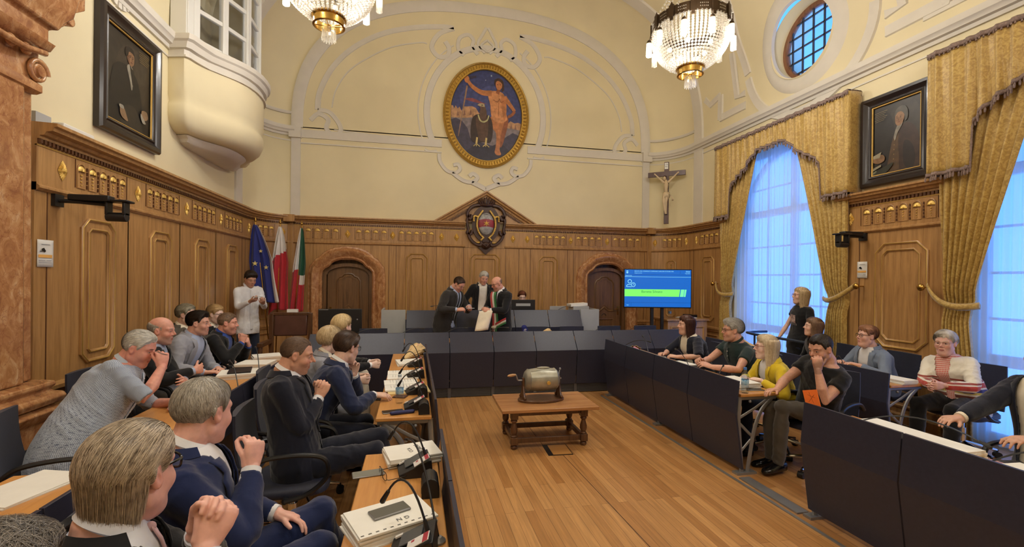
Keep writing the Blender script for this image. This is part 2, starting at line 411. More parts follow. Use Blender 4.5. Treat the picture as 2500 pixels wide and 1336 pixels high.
struct(b.build('trim_2', WHITE))
# cornices, swept along the walls
def sweep_path(b, fns, prof):
    """fns: list of callables (z,o)->3D along the path"""
    b.loft([[f(z, o) for o, z in prof] for f in fns])
def path_fns(step=0.25, back=True, l0=-3.0, r0=-3.0):
    out = []
    seg = [(at_left, l0, YC), (corner(-1), 0.0, 1.18), (at_back, XL + 0.68, 2 * XC - (XL + 0.68)), (corner(1), 1.18, 0.0), (at_right, YC, r0)]
    return seg
def seg_fns(fn, s0, s1, n): return [(lambda z, o, s=s0 + (s1 - s0) * i / n: fn(s, z, o)) for i in range(n + 1)]
CORN = [(-0.09, 4.42), (-0.045, 4.42), (-0.045, 4.44), (-0.09, 4.44), (-0.09, 4.52), (-0.03, 4.52), (-0.02, 4.56), (0.02, 4.57), (0.03, 4.60), (0.06, 4.62), (0.07, 4.66), (0.07, 4.69), (-0.09, 4.69)]
b = MB()
for fn, s0, s1, n in ((at_left, 4.2, 6.42, 2), (at_left, 8.7, YC, 1), (corner(-1), 0, 1.18, 12), (corner(1), 0, 1.18, 12), (at_right, -3, YC, 2), (at_left, -3, 3.3, 1)):
    sweep_path(b, seg_fns(fn, s0, s1, n), CORN)
for fn in (corner(-1), corner(1)):
    sweep_path(b, seg_fns(fn, 0, 1.18, 12), [(-0.09, 4.95), (-0.03, 4.95), (-0.01, 4.98), (-0.01, 5.0), (-0.06, 5.0)])
for x0, x1 in ((XL + 0.68, 0.55), (2.42, 2 * XC - XL - 0.68)):
    b.bb((x0, YB + 0.02, 4.50), (x1, YB - 0.025, 4.66)); b.bb((x0, YB + 0.02, 4.38), (x1, YB - 0.02, 4.405))
    for x in ((x0,) if x0 < 0 else (x1,)): b.bb((x - 0.11, YB + 0.02, 4.48), (x + 0.11, YB - 0.1, 4.69))
struct(b.build('trim_3', WHITE))
# ---- flat relief ribbons on the back wall
def relief(b, pts, wid, fn, h=0.018, closed=False):
    pts = [Vector(p) for p in pts]; m_ = len(pts)
    wid = wid if isinstance(wid, (list, tuple)) else [wid] * m_
    rings = []
    for i in range(m_):
        t = (pts[min(i + 1, m_ - 1)] - pts[max(i - 1, 0)]).normalized(); nn = Vector((-t.y, t.x)); w_ = wid[i] / 2
        rings.append([fn(*(pts[i] + nn * q * w_), hh) for q, hh in ((-1, -0.012), (-0.8, h), (-0.45, h * 0.8), (0.45, h * 0.8), (0.8, h), (1, -0.012))])
    b.loft(rings)
bw = lambda u, v, h: (u, YB - h, v)
b = MB(); OX, OZ = 1.5, 5.25
relief(b, arc_pts(OX, OZ, 1.27, -30, 210, 48, 1.46), 0.15, bw)
relief(b, arc_pts(OX, OZ, 1.45, -25, 60, 18, 1.66), 0.03, bw, 0.012); relief(b, arc_pts(OX, OZ, 1.45, 120, 205, 18, 1.66), 0.03, bw, 0.012)
for s_ in (-1, 1):
    mx = lambda pts: [(OX + s_ * p[0], p[1]) for p in pts]
    # inner contour of each side panel
    relief(b, mx(spline([(1.45, 4.62), (2.4, 4.66), (3.1, 4.7)])), 0.03, bw, 0.012)
    relief(b, mx(spline([(3.42, 5.08), (3.38, 5.45), (3.15, 5.95), (2.75, 6.4), (2.2, 6.75), (1.6, 6.95), (1.0, 7.05), (0.72, 7.05)])), 0.12, bw)
    relief(b, mx(spline([(3.15, 5.15), (3.08, 5.5), (2.85, 5.9), (2.5, 6.2), (2.0, 6.5), (1.45, 6.66), (1.28, 6.66)])), 0.03, bw, 0.012)
    relief(b, mx(spline([(3.42, 5.08), (3.2, 5.05), (3.02, 4.85), (2.98, 4.68), (3.12, 4.6), (3.25, 4.72), (3.22, 4.9), (3.4, 5.0), (3.55, 4.86)])), 0.10, bw)
    # C-scrolls above the oval
    relief(b, mx(spline([(0.72, 7.05), (1.02, 6.9), (1.18, 6.62), (1.05, 6.42), (0.85, 6.45), (0.82, 6.62), (0.9, 6.75)])), 0.11, bw)
    relief(b, mx(spline([(0.5, 6.5), (0.62, 6.62), (0.6, 6.85), (0.42, 6.95), (0.3, 6.85), (0.32, 6.7), (0.2, 6.55)])), 0.09, bw)
    relief(b, mx(spline([(0.05, 6.6), (0.2, 6.78), (0.1, 7.0), (0.02, 7.15)])), 0.07, bw)
    relief(b, mx(spline([(0.0, 6.62), (0.14, 6.74), (0.0, 6.88)], 4)), 0.05, bw, 0.03)
    # cartouche below
    relief(b, mx(spline([(1.0, 4.36), (0.98, 4.2), (0.84, 4.02), (0.66, 3.98), (0.56, 4.06), (0.6, 4.16), (0.7, 4.14)])), 0.09, bw, 0.03)
    relief(b, mx(spline([(0.72, 3.98), (0.5, 3.83), (0.3, 3.8), (0.18, 3.9), (0.28, 3.98), (0.36, 3.92)])), 0.10, bw, 0.03)
    relief(b, mx(spline([(0.3, 3.8), (0.12, 3.72), (0.0, 3.66)], 4)), 0.12, bw, 0.03)
    relief(b, mx(spline([(1.05, 4.42), (1.2, 4.4), (1.3, 4.44)], 4)), 0.05, bw, 0.02)
relief(b, [(OX, 3.66), (OX, 3.52)], [0.06, 0.02], bw, 0.02)
struct(b.build('trim_4', WHITE))
# ---- stucco on the right side of the vault: ring round the oculus, keyhole band, meander
b = MB()
vr = lambda y, z, h: (vx(z, 1, h), y, z)
rings = []
for i in range(61):
    a = 2 * PI * i / 60; c, s_ = math.cos(a), math.sin(a)
    rings.append([vr(OC[0] + r * c, OC[1] + r * s_, h) for r, h in ((0.56, -0.02), (0.57, 0.03), (0.66, 0.045), (0.76, 0.03), (0.80, 0.0))])
b.loft(rings, cap=False, closed=False)
for i in range(41):
    pass
relief(b, [(OC[0] + 1.18 * math.cos(R(a)), OC[1] + 1.12 * math.sin(R(a)) + (0.25 if math.sin(R(a)) > 0 else 0)) for a in range(-175, -4, 6)], 0.17, vr, 0.03)
for s_ in (-1, 1):
    relief(b, spline([(OC[0] + s_ * 1.17, OC[1] - 0.05), (OC[0] + s_ * 1.25, 6.2), (OC[0] + s_ * 1.05, 6.9), (OC[0] + s_ * 0.9, 7.4)]), 0.17, vr, 0.03)
    y = OC[0] + s_ * 1.28; q = lambda dy, z: (y + s_ * dy, z)
    relief(b, [q(0.0, 4.98), q(0.72, 4.98), q(0.72, 5.05)], 0.16, vr, 0.025)
    relief(b, [q(0.72, 4.95), q(0.66, 5.42)], 0.15, vr, 0.025)
    relief(b, [q(0.66, 5.42), q(1.0, 5.34), q(1.14, 5.5)], 0.13, vr, 0.025)
    relief(b, [q(0.0, 5.2), q(0.22, 5.2), q(0.18, 6.0)], 0.13, vr, 0.025)
# shell fan above the second window
cy, cz = 2.75, 5.0
for i in range(15):
    a = R(12 + 156 * i / 14)
    relief(b, [(cy + r * math.cos(a), cz + r * 0.75 * math.sin(a)) for r in (0.35, 0.75, 1.15)], [0.05, 0.11, 0.16], vr, 0.05)
relief(b, [(cy + 1.3 * math.cos(R(a)), cz - 0.02 + 0.98 * math.sin(R(a))) for a in range(0, 181, 8)], 0.12, vr, 0.03)
relief(b, [(cy - 1.6, 4.9), (cy + 1.6, 4.9)], 0.08, vr, 0.02)
struct(b.build('trim_5', WHITE))
# oculus window: reveal, brown frame, bars and glass
win = struct(empty('window_1', (6.12, OC[0], OC[1])))
b = MB(); rg = []
for x in (-0.26, 0.35): rg.append([(x, 0.585 * math.cos(2 * PI * i / 48), 0.585 * math.sin(2 * PI * i / 48)) for i in range(48)])
b.loft(rg, cap=False); b.build('reveal', PLAST, win, fix=False, solid=0.01)
BROWNW = wood('brown_window_wood', s2l(104, 66, 44), s2l(150, 100, 70))
b = MB(); rg = []
for r, x in ((0.60, -0.03), (0.52, -0.03), (0.50, 0.0), (0.50, 0.04), (0.60, 0.04)): rg.append([(x, r * math.cos(2 * PI * i / 48), r * math.sin(2 * PI * i / 48)) for i in range(48)])
b.loft(rg, cap=False); b.build('window_frame', BROWNW, win)
b = MB()
LEAD = mat('dark_glazing_bars', s2l(58, 60, 66), 0.5)
for i in range(-2, 3):
    o = i * 0.2; h = math.sqrt(0.53 ** 2 - o * o)
    b.bb((-0.012, o - 0.011, -h), (0.012, o + 0.011, h)); b.bb((-0.012, -h, o - 0.011), (0.012, h, o + 0.011))
b.build('glazing_bars', LEAD, win)
b = MB(); b.lathe([(0.0001, 0), (0.53, 0)], n=40, axis='x', cap=False); b.build('pane', GLASS, win)
# the eaves and gable outside
ROOFT = mat('outside_roof_underside', s2l(120, 128, 150), 0.8)
b = MB(); b.box((7.4, 7.2, 8.6), (2.4, 2.4, 0.12), Matrix.Rotation(R(14), 3, 'X')); tag(b.build('roof_eaves', ROOFT, smooth=False), 'roof eaves seen outside through the round window', 'roof')

# tall windows
def tall_window(idx, y0, y1):
    w_ = struct(empty('window_%d' % idx, (XR + 0.25, (y0 + y1) / 2, 0)))
    h = (y1 - y0) / 2; b = MB()
    for y in (-h + 0.04, -0.035, h - 0.04): b.bb((-0.04, y - 0.05, 0), (0.04, y + 0.05, 4.05))
    for z in (0.05, 0.9, 2.95, 4.02): b.bb((-0.036, -h + 0.01, z - 0.06), (0.036, h - 0.01, z + 0.06))
    b.build('window_frame', FRAMEW, w_)
    b = MB()
    for s_ in (-1, 1):
        yc = s_ * h / 2
        b.bb((-0.012, yc - 0.014, 0.9), (0.012, yc + 0.014, 4.0))
    for z in (1.35, 1.85, 2.35): b.bb((-0.012, -h, z - 0.014), (0.012, h, z + 0.014))
    for z in (3.4,): b.bb((-0.012, -h, z - 0.014), (0.012, h, z + 0.014))
    b.build('glazing_bars', FRAMEW, w_)
    b = MB(); rg = [[(x, r * math.cos(R(a)), 2.98 + r * 0.98 * math.sin(R(a))) for x, r in ((-0.03, h - 0.02), (0.03, h - 0.02), (0.03, h - 0.1), (-0.03, h - 0.1))] for a in range(0, 181, 10)]
    b.loft(rg); b.build('arched_rail', FRAMEW, w_)
    b = MB(); b.bb((0.012, -h, 0.05), (0.018, h, 4.05)); b.build('pane', GLASS, w_)
    return w_
tall_window(2, *W1); tall_window(3, *W2)
# ------------------------------------------------------------------ wainscot
def dentil_run(b, fn, s0, s1, z0, z1, o0, o1, pitch=0.042):
    n = max(1, int(abs(s1 - s0) / pitch))
    for i in range(n):
        sa = s0 + (s1 - s0) * (i + 0.18) / n; sb = s0 + (s1 - s0) * (i + 0.72) / n
        P = [fn(sa, z0, o0), fn(sb, z0, o0), fn(sb, z0, o1), fn(sa, z0, o1), fn(sa, z1, o0), fn(sb, z1, o0), fn(sb, z1, o1), fn(sa, z1, o1)]
        b.add(P, [(0, 3, 2, 1), (4, 5, 6, 7), (0, 1, 5, 4), (1, 2, 6, 5), (2, 3, 7, 6), (3, 0, 4, 7)])
def slab(b, fn, s0, s1, z0, z1, o0, o1, n=1):
    b.loft([[fn(s0 + (s1 - s0) * i / n, z, o) for o, z in ((o0, z0), (o1, z0), (o1, z1), (o0, z1))] for i in range(n + 1)])
CROWN = [(-0.09, 2.80), (0.03, 2.80), (0.03, 2.825), (0.06, 2.83), (0.075, 2.855), (0.12, 2.865), (0.125, 2.89), (0.15, 2.90), (0.15, 2.925), (-0.09, 2.935)]
RAIL = [(-0.09, 0.72), (0.02, 0.72), (0.03, 0.735), (0.03, 0.76), (0.05, 0.77), (0.05, 0.80), (0.015, 0.82), (-0.09, 0.82)]
FRB = [(-0.09, 2.385), (0.012, 2.39), (0.035, 2.41), (0.035, 2.425), (0.015, 2.44), (0.015, 2.455), (-0.09, 2.455)]
PLIN = [(-0.09, 0.0), (0.04, 0.0), (0.04, 0.11), (0.02, 0.13), (-0.09, 0.13)]
FPROF = [(-0.0, 0.0), (0.0, 0.016), (0.012, 0.024), (0.026, 0.018), (0.034, 0.006), (0.085, 0.006), (0.088, 0.016), (0.1, 0.022), (0.112, 0.012), (0.116, 0.004)]
def diamond_mesh():
    b = MB(); n = 48; vs = [(0, 0, 0.02)]; rings = [[], []]
    for i in range(n):
        a = 2 * PI * i / n; r = 1 / (abs(math.cos(a)) / 0.052 + abs(math.sin(a)) / 0.09) * (1.0 if i % 2 == 0 else 0.86)
        r *= 1.15 if i % 12 else 1.0
        rings[0].append((r * math.cos(a), r * math.sin(a), 0.0)); rr = r * 0.62; rings[1].append((rr * math.cos(a), rr * math.sin(a), 0.016 if i % 2 == 0 else 0.006))
    r2 = [(0.018 * math.cos(2 * PI * i / n), 0.024 * math.sin(2 * PI * i / n), 0.010) for i in range(n)]
    r3 = [(0.010 * math.cos(2 * PI * i / n), 0.014 * math.sin(2 * PI * i / n), 0.026) for i in range(n)]
    b.loft([rings[0], rings[1], r2, r3]); return b
def shell_mesh():
    b = MB(); n = 18; rg0 = [(0, -0.02, 0.012)] * (n + 1); r1 = []; r2 = []
    for i in range(n + 1):
        a = PI * (1 - i / n) * 1.15 - 0.24; h = 0.022 if i % 2 else 0.014
        r1.append((0.028 * math.cos(a), -0.018 + 0.026 * math.sin(a), h)); r2.append((0.044 * math.cos(a), -0.016 + 0.042 * math.sin(a), 0.004))
    b.loft([rg0, r1, r2], cap=False, closed=False)
    for i, z in enumerate((-0.055, -0.085, -0.115, -0.145)): b.sphere((0, z, 0.004), 0.009 - 0.001 * i, 6, 4)
    return b
DIA = diamond_mesh(); SHE = shell_mesh(); DIAO = None; SHEO = None
def place_local(fn, s, z, o):
    p = Vector(fn(s, z, o)); ds = (Vector(fn(s + 0.01, z, o)) - p).normalized(); do = (Vector(fn(s, z, o + 0.01)) - p).normalized(); zz = Vector((0, 0, 1))
    m_ = Matrix((ds, zz, do)).transposed().to_4x4(); m_.translation = p; return m_
def ornament(kind, parent, fn, s, z, o=0.016, sc_=1.0):
    global DIAO, SHEO
    src = DIAO if kind == 'd' else SHEO
    if src is None:
        ob = (DIA if kind == 'd' else SHE).build('gilded_rosette' if kind == 'd' else 'gilded_shell', GOLD, None, sharp=60, fix=False)
        if kind == 'd': DIAO = ob
        else: SHEO = ob
    else: ob = src.copy(); COL.objects.link(ob)
    ob.parent = parent; mm = place_local(fn, s, z, o)
    if mm.to_3x3().determinant() < 0: mm = mm @ Matrix.Diagonal((-1, 1, 1, 1))
    ob.matrix_local = mm @ Matrix.Scale(sc_, 4)
def wainscot(name, fn, s0, s1, bays, seams, panels, label=None, nseg=1, skip=(), pedi=None, crown_skip=()):
    """bays: list of (diamond_s, shell_s0, shell_s1, nshell)"""
    root = struct(empty(name)); b = MB(); g = nseg
    runs = []
    a = s0
    for k0, k1 in sorted(skip): runs.append((a, k0)); a = k1
    runs.append((a, s1))
    for r0, r1 in runs:
        slab(b, fn, r0, r1, 0, 2.39, -0.06, 0.0, g)
    for k0, k1 in skip:
        slab(b, fn, k0, k1, 2.08, 2.39, -0.06, 0.0, g); slab(b, fn, k0, k0 + 0.17, 1.93, 2.08, -0.06, 0.0); slab(b, fn, k1 - 0.17, k1, 1.93, 2.08, -0.06, 0.0)
    slab(b, fn, s0, s1, 2.39, 2.80, -0.06, 0.012, g)
    b.build('panelling', OAK, root)
    b = MB(); mm = OAKX
    cr = []; a = s0
    for k0, k1 in sorted(crown_skip): cr.append((a, k0)); a = k1
    cr.append((a, s1))
    for r0, r1 in cr:
        sweep_path(b, seg_fns(fn, r0, r1, g), CROWN); sweep_path(b, seg_fns(fn, r0, r1, g), FRB)
    for r0, r1 in runs:
        sweep_path(b, seg_fns(fn, r0, r1, g), RAIL); sweep_path(b, seg_fns(fn, r0, r1, g), PLIN)
    b.build('mouldings', OAK, root)
    b = MB()
    for r0, r1 in cr: dentil_run(b, fn, r0, r1, 2.765, 2.80, 0.0, 0.035)
    for s_ in seams: slab(b, fn, s_ - 0.005, s_ + 0.005, 0.13, 2.78, 0.0, 0.0035)
    for d, q0, q1, n in bays:
        if n:
            w_ = (q1 - q0) / n
            for e in (q0, q1): slab(b, fn, min(e, e + 0.006), max(e, e + 0.006), 2.49, 2.74, 0.01, 0.018)
            for i in range(n - 1):
                e = q0 + w_ * (i + 1)
                for k in range(5): slab(b, fn, e - 0.006 + 0.002 * (k % 2), e + 0.006 - 0.002 * (k % 2), 2.50 + k * 0.04, 2.53 + k * 0.04, 0.01, 0.024)
    b.build('dentils', DENT, root)
    b = MB()
    for d, q0, q1, n in bays:
        if n:
            w_ = (q1 - q0) / n
            for i in range(n):
                c = q0 + w_ * (i + 0.5); hw = abs(w_) * 0.36
                poly = [(c - hw, 2.49), (c + hw, 2.49), (c + hw, 2.66)] + [(c + hw * math.cos(R(a)), 2.66 + hw * 1.0 * math.sin(R(a))) for a in (30, 60, 90, 120, 150)] + [(c - hw, 2.66)]
                frame_sweep(b, poly, [(0, 0.012), (0, 0.02), (0.006, 0.022), (0.012, 0.012)], lambda u, v, h: fn(u, v, h))
    for p in panels:
        c = 0.09 if len(p) < 5 else p[4]
        frame_sweep(b, octo(p[0], p[1], p[2], p[3], c), FPROF, lambda u, v, h: fn(u, v, h))
        cx = (p[0] + p[1]) / 2; hw = (p[1] - p[0]) / 2 + 0.12
        if not any(k0 < cx < k1 for k0, k1 in skip):
            frame_sweep(b, [(cx - hw, 0.2), (cx + hw, 0.2), (cx + hw, 0.66), (cx - hw, 0.66)], [(0, 0), (0, 0.012), (0.02, 0.018), (0.035, 0.004)], lambda u, v, h: fn(u, v, h))
    b.build('panel_frames', OAK, root)
    b = MB()
    for p in panels:
        c = 0.09 if len(p) < 5 else p[4]
        frame_sweep(b, offset_poly(octo(p[0], p[1], p[2], p[3], c), 0.008), [(0, 0.022), (0.004, 0.0265), (0.009, 0.0255), (0.013, 0.021)], lambda u, v, h: fn(u, v, h))
        frame_sweep(b, offset_poly(octo(p[0], p[1], p[2], p[3], c), 0.092), [(0, 0.016), (0.004, 0.0225), (0.009, 0.022), (0.013, 0.017)], lambda u, v, h: fn(u, v, h))
    slab(b, fn, s0, s1, 2.745, 2.755, 0.0, 0.018, g)
    b.build('gilt_edges', GOLDP, root)
    for d, q0, q1, n in bays:
        if d is not None: ornament('d', root, fn, d, 2.60)
        for i in range(n): ornament('s', root, fn, q0 + (q1 - q0) * (i + 0.5) / n, 2.665, 0.014)
    return root
LB = []; LP = []; LS = []
for i in range(4):
    y0 = 4.47 + i * 1.09
    LB.append((y0 + 0.14, y0 + 0.29, y0 + 1.03, 5)); LP.append((y0 + 0.38, y0 + 0.86, 0.91, 2.24)); LS += [y0, y0 + 1.09]
wainscot('trim_6', at_left, 4.34, YC, LB, LS, LP)
wainscot('trim_7', corner(-1), 0, 1.18, [(0.16, 0.28, 0.76, 4), (0.94, 0, 0, 0)], [0.06, 1.12], [(0.42, 0.66, 0.91, 2.2, 0.06)], nseg=10)
wainscot('trim_8', corner(1), 0, 1.18, [(0.94, 0, 0, 0), (0.16, 0.28, 0.76, 4)], [0.06, 1.12], [(0.42, 0.66, 0.91, 2.2, 0.06)], nseg=10)
BB = [(-1.31 + 0.0, -1.18, -0.52, 4), (None, -2.14, -1.45, 4), (-0.43, -0.33, 0.43, 5), (0.565, 0, 0, 0), (0.88, 0, 0, 0), (2.10, 0, 0, 0), (2.42, 0, 0, 0), (3.42, 2.56, 3.32, 5), (4.29, 3.52, 4.18, 4), (None, 4.40, 5.14, 4)]
wainscot('trim_9', at_back, XL + 0.68, 2 * XC - XL - 0.68, BB, [-2.28, -0.5, -0.36, 0.46, 0.74, 1.03, 1.95, 2.24, 2.5, 3.36, 3.5, 5.22],
         [(-0.16, 0.29, 0.91, 2.24), (1.16, 1.82, 0.91, 2.26), (2.68, 3.13, 0.91, 2.24)], skip=((DOORS[0] - 0.6, DOORS[0] + 0.6), (DOORS[1] - 0.6, DOORS[1] + 0.6)), crown_skip=((1.06, 1.92),))
wainscot('trim_10', at_right, 7.7, YC, [(8.72, 7.98, 8.60, 4)], [7.84, 8.84], [(8.12, 8.56, 0.91, 2.24)])
wainscot('trim_11', at_right, 4.02, 5.36, [(5.2, 4.12, 5.05, 6)], [5.08], [(4.22, 4.86, 0.91, 2.24, 0.12)])
wainscot('trim_12', at_left, -3.0, 3.2, [], [], [])
# pilaster strips at the ends of the curved corners
b = MB()
for x in (XL + 0.62, 2 * XC - XL - 0.62): b.bb((x - 0.05, 9.76, 0), (x + 0.05, 9.72, 2.8)); b.bb((x - 0.1, 9.78, 2.8), (x + 0.1, 9.60, 2.94))
struct(b.build('trim_13', OAK, bevel=0.004))
# pediment over the crest
ped = struct(empty('trim_14'))
b = MB(); PX, PZ = 1.5, 3.60
b.prism([(0.46, 2.93), (2.55, 2.93), (PX, 3.52)], lambda u, v, d: at_back(u, v, d), -0.06, 0.01); b.build('tympanum', OAK, ped)
b = MB()
for s_ in (-1, 1):
    e0 = Vector((PX + s_ * 1.10, 2.93)); e1 = Vector((PX, 3.60)); t = (e1 - e0).normalized(); nn = Vector((-t.y, t.x)) * (1 if s_ < 0 else -1) * -1
    if nn.y > 0: nn = -nn
    rings = []
    for p in (e0, e1):
        q = [(0.0, -0.06), (0.0, 0.14), (0.025, 0.14), (0.035, 0.11), (0.07, 0.10), (0.08, 0.05), (0.12, 0.045), (0.12, -0.06)]
        k = nn / max(0.3, abs(nn.y)) if p is e1 else nn / max(0.3, abs(nn.y))
        rings.append([at_back(p.x + 0 * o, p.y - d / abs(nn.y), o) for d, o in q])
    b.loft(rings)
b.build('raking_cornice', OAK, ped)
b = MB()
for s_ in (-1, 1):
    for i in range(26):
        f_ = (i + 0.5) / 26; x = PX + s_ * (0.80 * (1 - f_) + 0.02); z = 3.60 - 0.19 - 0.61 * (abs(x - PX) / 1.0)
        b.bb((x - 0.009, 9.76, z - 0.02), (x + 0.009, 9.72, z + 0.025))
b.build('dentils', DENT, ped)
# ------------------------------------------------------------------ doors
def door(idx, cx):
    d = struct(empty('door_%d' % idx, (cx, 9.76, 0)))
    inner = [(-0.48, 0.0), (-0.48, 1.76), (-0.47, 1.84), (-0.42, 1.90), (-0.36, 1.93)] + [(-0.33 * math.cos(R(a)) - 0.0, 1.94 + 0.15 * math.sin(R(a))) for a in range(10, 90, 16)]
    inner = inner + [(0, 2.09)] + [(-x, z) for x, z in reversed(inner)]
    prof = [(0.0, -0.22), (0.0, 0.02), (-0.03, 0.05), (-0.055, 0.035), (-0.08, 0.045), (-0.13, 0.10), (-0.175, 0.11), (-0.21, 0.075), (-0.225, 0.05), (-0.255, 0.045), (-0.27, 0.0)]
    rings = []; P = [Vector(p) for p in inner]; n = len(P)
    for i in range(n):
        t = (P[min(i + 1, n - 1)] - P[max(i - 1, 0)]).normalized(); nn = Vector((-t.y, t.x))
        if i in (0, n - 1): nn = Vector((-1 if i == 0 else 1, 0))
        rings.append([(P[i].x - nn.x * q * (1 if True else 1), -h, max(0, P[i].y - nn.y * q)) for q, h in prof])
    b = MB(); b.loft(rings, cap=False, closed=False); b.build('marble_surround', MARB, d)
    b = MB(); b.bb((-0.6, 0.065, -0.0), (-0.47, 0.28, 2.10)); b.bb((0.47, 0.065, 0), (0.6, 0.28, 2.10)); b.bb((-0.6, 0.065, 2.09), (0.6, 0.28, 2.2)); b.bb((-0.6, 0.28, 0), (0.6, 0.3, 2.2)); b.build('reveal', OAKD, d)
    leaf = [(-0.40, 0.0), (0.40, 0.0), (0.40, 1.80)] + [(0.40 * math.cos(R(a)), 1.80 + 0.16 * math.sin(R(a))) for a in range(15, 166, 15)] + [(-0.40, 1.80)]
    jamb = [(-0.47, 0.0), (0.47, 0.0), (0.47, 1.98), (-0.47, 1.98)]
    b = MB(); b.prism(leaf, lambda u, v, dd: (u, 0.22 - dd, v), 0, 0.05)
    mp = [(-0.24, 1.0), (-0.10, 1.0), (0.0, 1.08), (0.10, 1.0), (0.24, 1.0), (0.24, 1.66), (0.19, 1.74), (0.13, 1.76)] + [(0.12 * math.cos(R(a)), 1.77 + 0.05 * math.sin(R(a))) for a in range(30, 151, 30)] + [(-0.13, 1.76), (-0.19, 1.74), (-0.24, 1.66)]
    frame_sweep(b, mp, [(0, 0), (0, 0.014), (0.018, 0.02), (0.035, 0.004), (0.05, 0.004), (0.058, 0.012), (0.08, 0.012)], lambda u, v, h: (u, 0.17 - h, v))
    frame_sweep(b, [(-0.24, 0.2), (0.24, 0.2), (0.24, 0.84), (-0.24, 0.84)], [(0, 0), (0, 0.014), (0.018, 0.02), (0.035, 0.004)], lambda u, v, h: (u, 0.17 - h, v))
    lf = b.build('door_leaf', OAKD, d)
    b = MB(); 
    for x in (-0.45, 0.45): b.bb((x - 0.035, 0.08, 0), (x + 0.035, 0.22, 1.95))
    rg = [[(r * math.cos(R(a)), y, 1.78 + (r * 0.42) * math.sin(R(a))) for r, y in ((0.40, 0.1), (0.40, 0.2), (0.56, 0.2), (0.56, 0.1))] for a in range(0, 181, 12)]
    b.loft(rg); b.build('door_frame', OAKD, d)
    b = MB(); x = 0.34 if idx == 2 else -0.34
    b.bb((x - 0.018, 0.150, 0.93), (x + 0.018, 0.172, 1.12)); b.tube([(x, 0.16, 1.06), (x, 0.11, 1.06), (x - 0.05, 0.105, 1.065), (x - 0.11, 0.11, 1.055)], 0.009, 8)
    b.build('door_handle', BRASS, d)
    b = MB(); b.tube(arc_pts(0, 0, 0.05, 0, 180, 10) and [(p[0], 0.165, 0.9 + p[1]) for p in arc_pts(0, 0, 0.055, 0, 180, 10)], 0.006, 6); b.build('arched_escutcheon', BLACK, d)
    return d
door(1, DOORS[0]); door(2, DOORS[1])
# door sign plate above the left surround
b = MB(); b.bb((-1.42, 9.735, 2.33), (-1.2, 9.75, 2.365)); tag(b.build('sign_plate', OAKX), 'small wooden plate above the left marble doorway', 'sign')

# ------------------------------------------------------------------ oriel bay with window on the left wall
bay = struct(empty('trim_15', (XL, 7.55, 0)))
half = [(-1.10, 0.0), (-1.16, 0.20), (-1.12, 0.24), (-1.0, 0.27), (-0.85, 0.34), (-0.72, 0.44), (-0.62, 0.52), (-0.5, 0.60), (-0.36, 0.66), (-0.18, 0.70)]
plan = half + [(0, 0.71)] + [(-y, x) for y, x in reversed(half)]
def plan_ring(sy, so, z, add=0.0): return [((o * so + (add if 0.0 < o else 0)), y * sy + (math.copysign(add, y) if abs(y) > 0.9 else 0), z) for y, o in plan]
b = MB()
b.loft([plan_ring(1, 1, 4.44), plan_ring(1, 1, 3.98), plan_ring(0.97, 0.95, 3.91), plan_ring(1.0, 1.0, 3.85), plan_ring(1.0, 1.0, 3.74), plan_ring(0.97, 0.94, 3.64), plan_ring(0.90, 0.84, 3.57), plan_ring(0.8, 0.7, 3.54), plan_ring(0.6, 0.4, 3.53)])
b.build('apron', PLAST, bay, sharp=60)
b = MB()
b.loft([plan_ring(1, 1, 4.42, 0.0), plan_ring(1, 1, 4.42, 0.03), plan_ring(1, 1, 4.445, 0.03), plan_ring(1, 1, 4.45, 0.0), plan_ring(1, 1, 4.52, 0.0), plan_ring(1, 1, 4.53, 0.04), plan_ring(1, 1, 4.60, 0.06), plan_ring(1, 1, 4.62, 0.09), plan_ring(1, 1, 4.68, 0.10), plan_ring(1, 1, 4.70, 0.06), plan_ring(0.9, 0.9, 4.70, -0.1)])
b.build('sill_moulding', WHITE, bay, sharp=30)
b = MB(); b.loft([plan_ring(0.8, 0.66, 3.53), plan_ring(0.74, 0.62, 3.50), plan_ring(0.72, 0.52, 3.46), plan_ring(0.66, 0.46, 3.44), plan_ring(0.4, 0.1, 3.43)]); b.build('bracket', WHITE, bay, sharp=30)
wpts = [(-1.08, 0.03), (-1.10, 0.20), (-0.98, 0.24), (-0.62, 0.44), (-0.24, 0.60), (0.24, 0.60), (0.62, 0.44), (0.98, 0.24), (1.10, 0.20), (1.08, 0.03)]
b = MB(); gl = MB()
for i in range(len(wpts) - 1):
    a = Vector((wpts[i][1], wpts[i][0], 0)); c = Vector((wpts[i + 1][1], wpts[i + 1][0], 0)); t = (c - a).normalized(); rot = Matrix((t, Vector((-t.y, t.x, 0)), Vector((0, 0, 1)))).transposed(); L = (c - a).length
    if L < 0.2: b.box(((a + c) / 2)[:2] + (5.7,), (L + 0.02, 0.05, 2.0), rot); continue
    for p in (a, c): b.box((p.x, p.y, 5.7), (0.085, 0.08, 2.0), rot)
    for z in (4.73, 5.12, 5.52, 5.92, 6.32, 6.68): b.box(((a.x + c.x) / 2, (a.y + c.y) / 2, z), (L, 0.05, 0.055), rot)
    gl.box(((a.x + c.x) / 2, (a.y + c.y) / 2, 5.7), (L, 0.008, 1.95), rot)
b.build('window_frame', FRAMEW, bay, bevel=0.006); gl.build('panes', GLASS, bay)
b = MB(); b.prism([(o - 0.02, y) for y, o in plan], lambda u, v, d: (u, v, d), 6.68, 6.8); b.build('window_head', WHITE, bay)
DARKROOM = mat('dim_gallery_interior', s2l(150, 140, 118), 0.9, var=0.15, nscale=3)
b = MB(); b.bb((0.02, -0.95, 4.7), (0.05, 0.95, 6.66)); b.bb((0.05, 0.0, 4.7), (0.45, 0.03, 6.66)); b.build('gallery_interior', DARKROOM, bay)
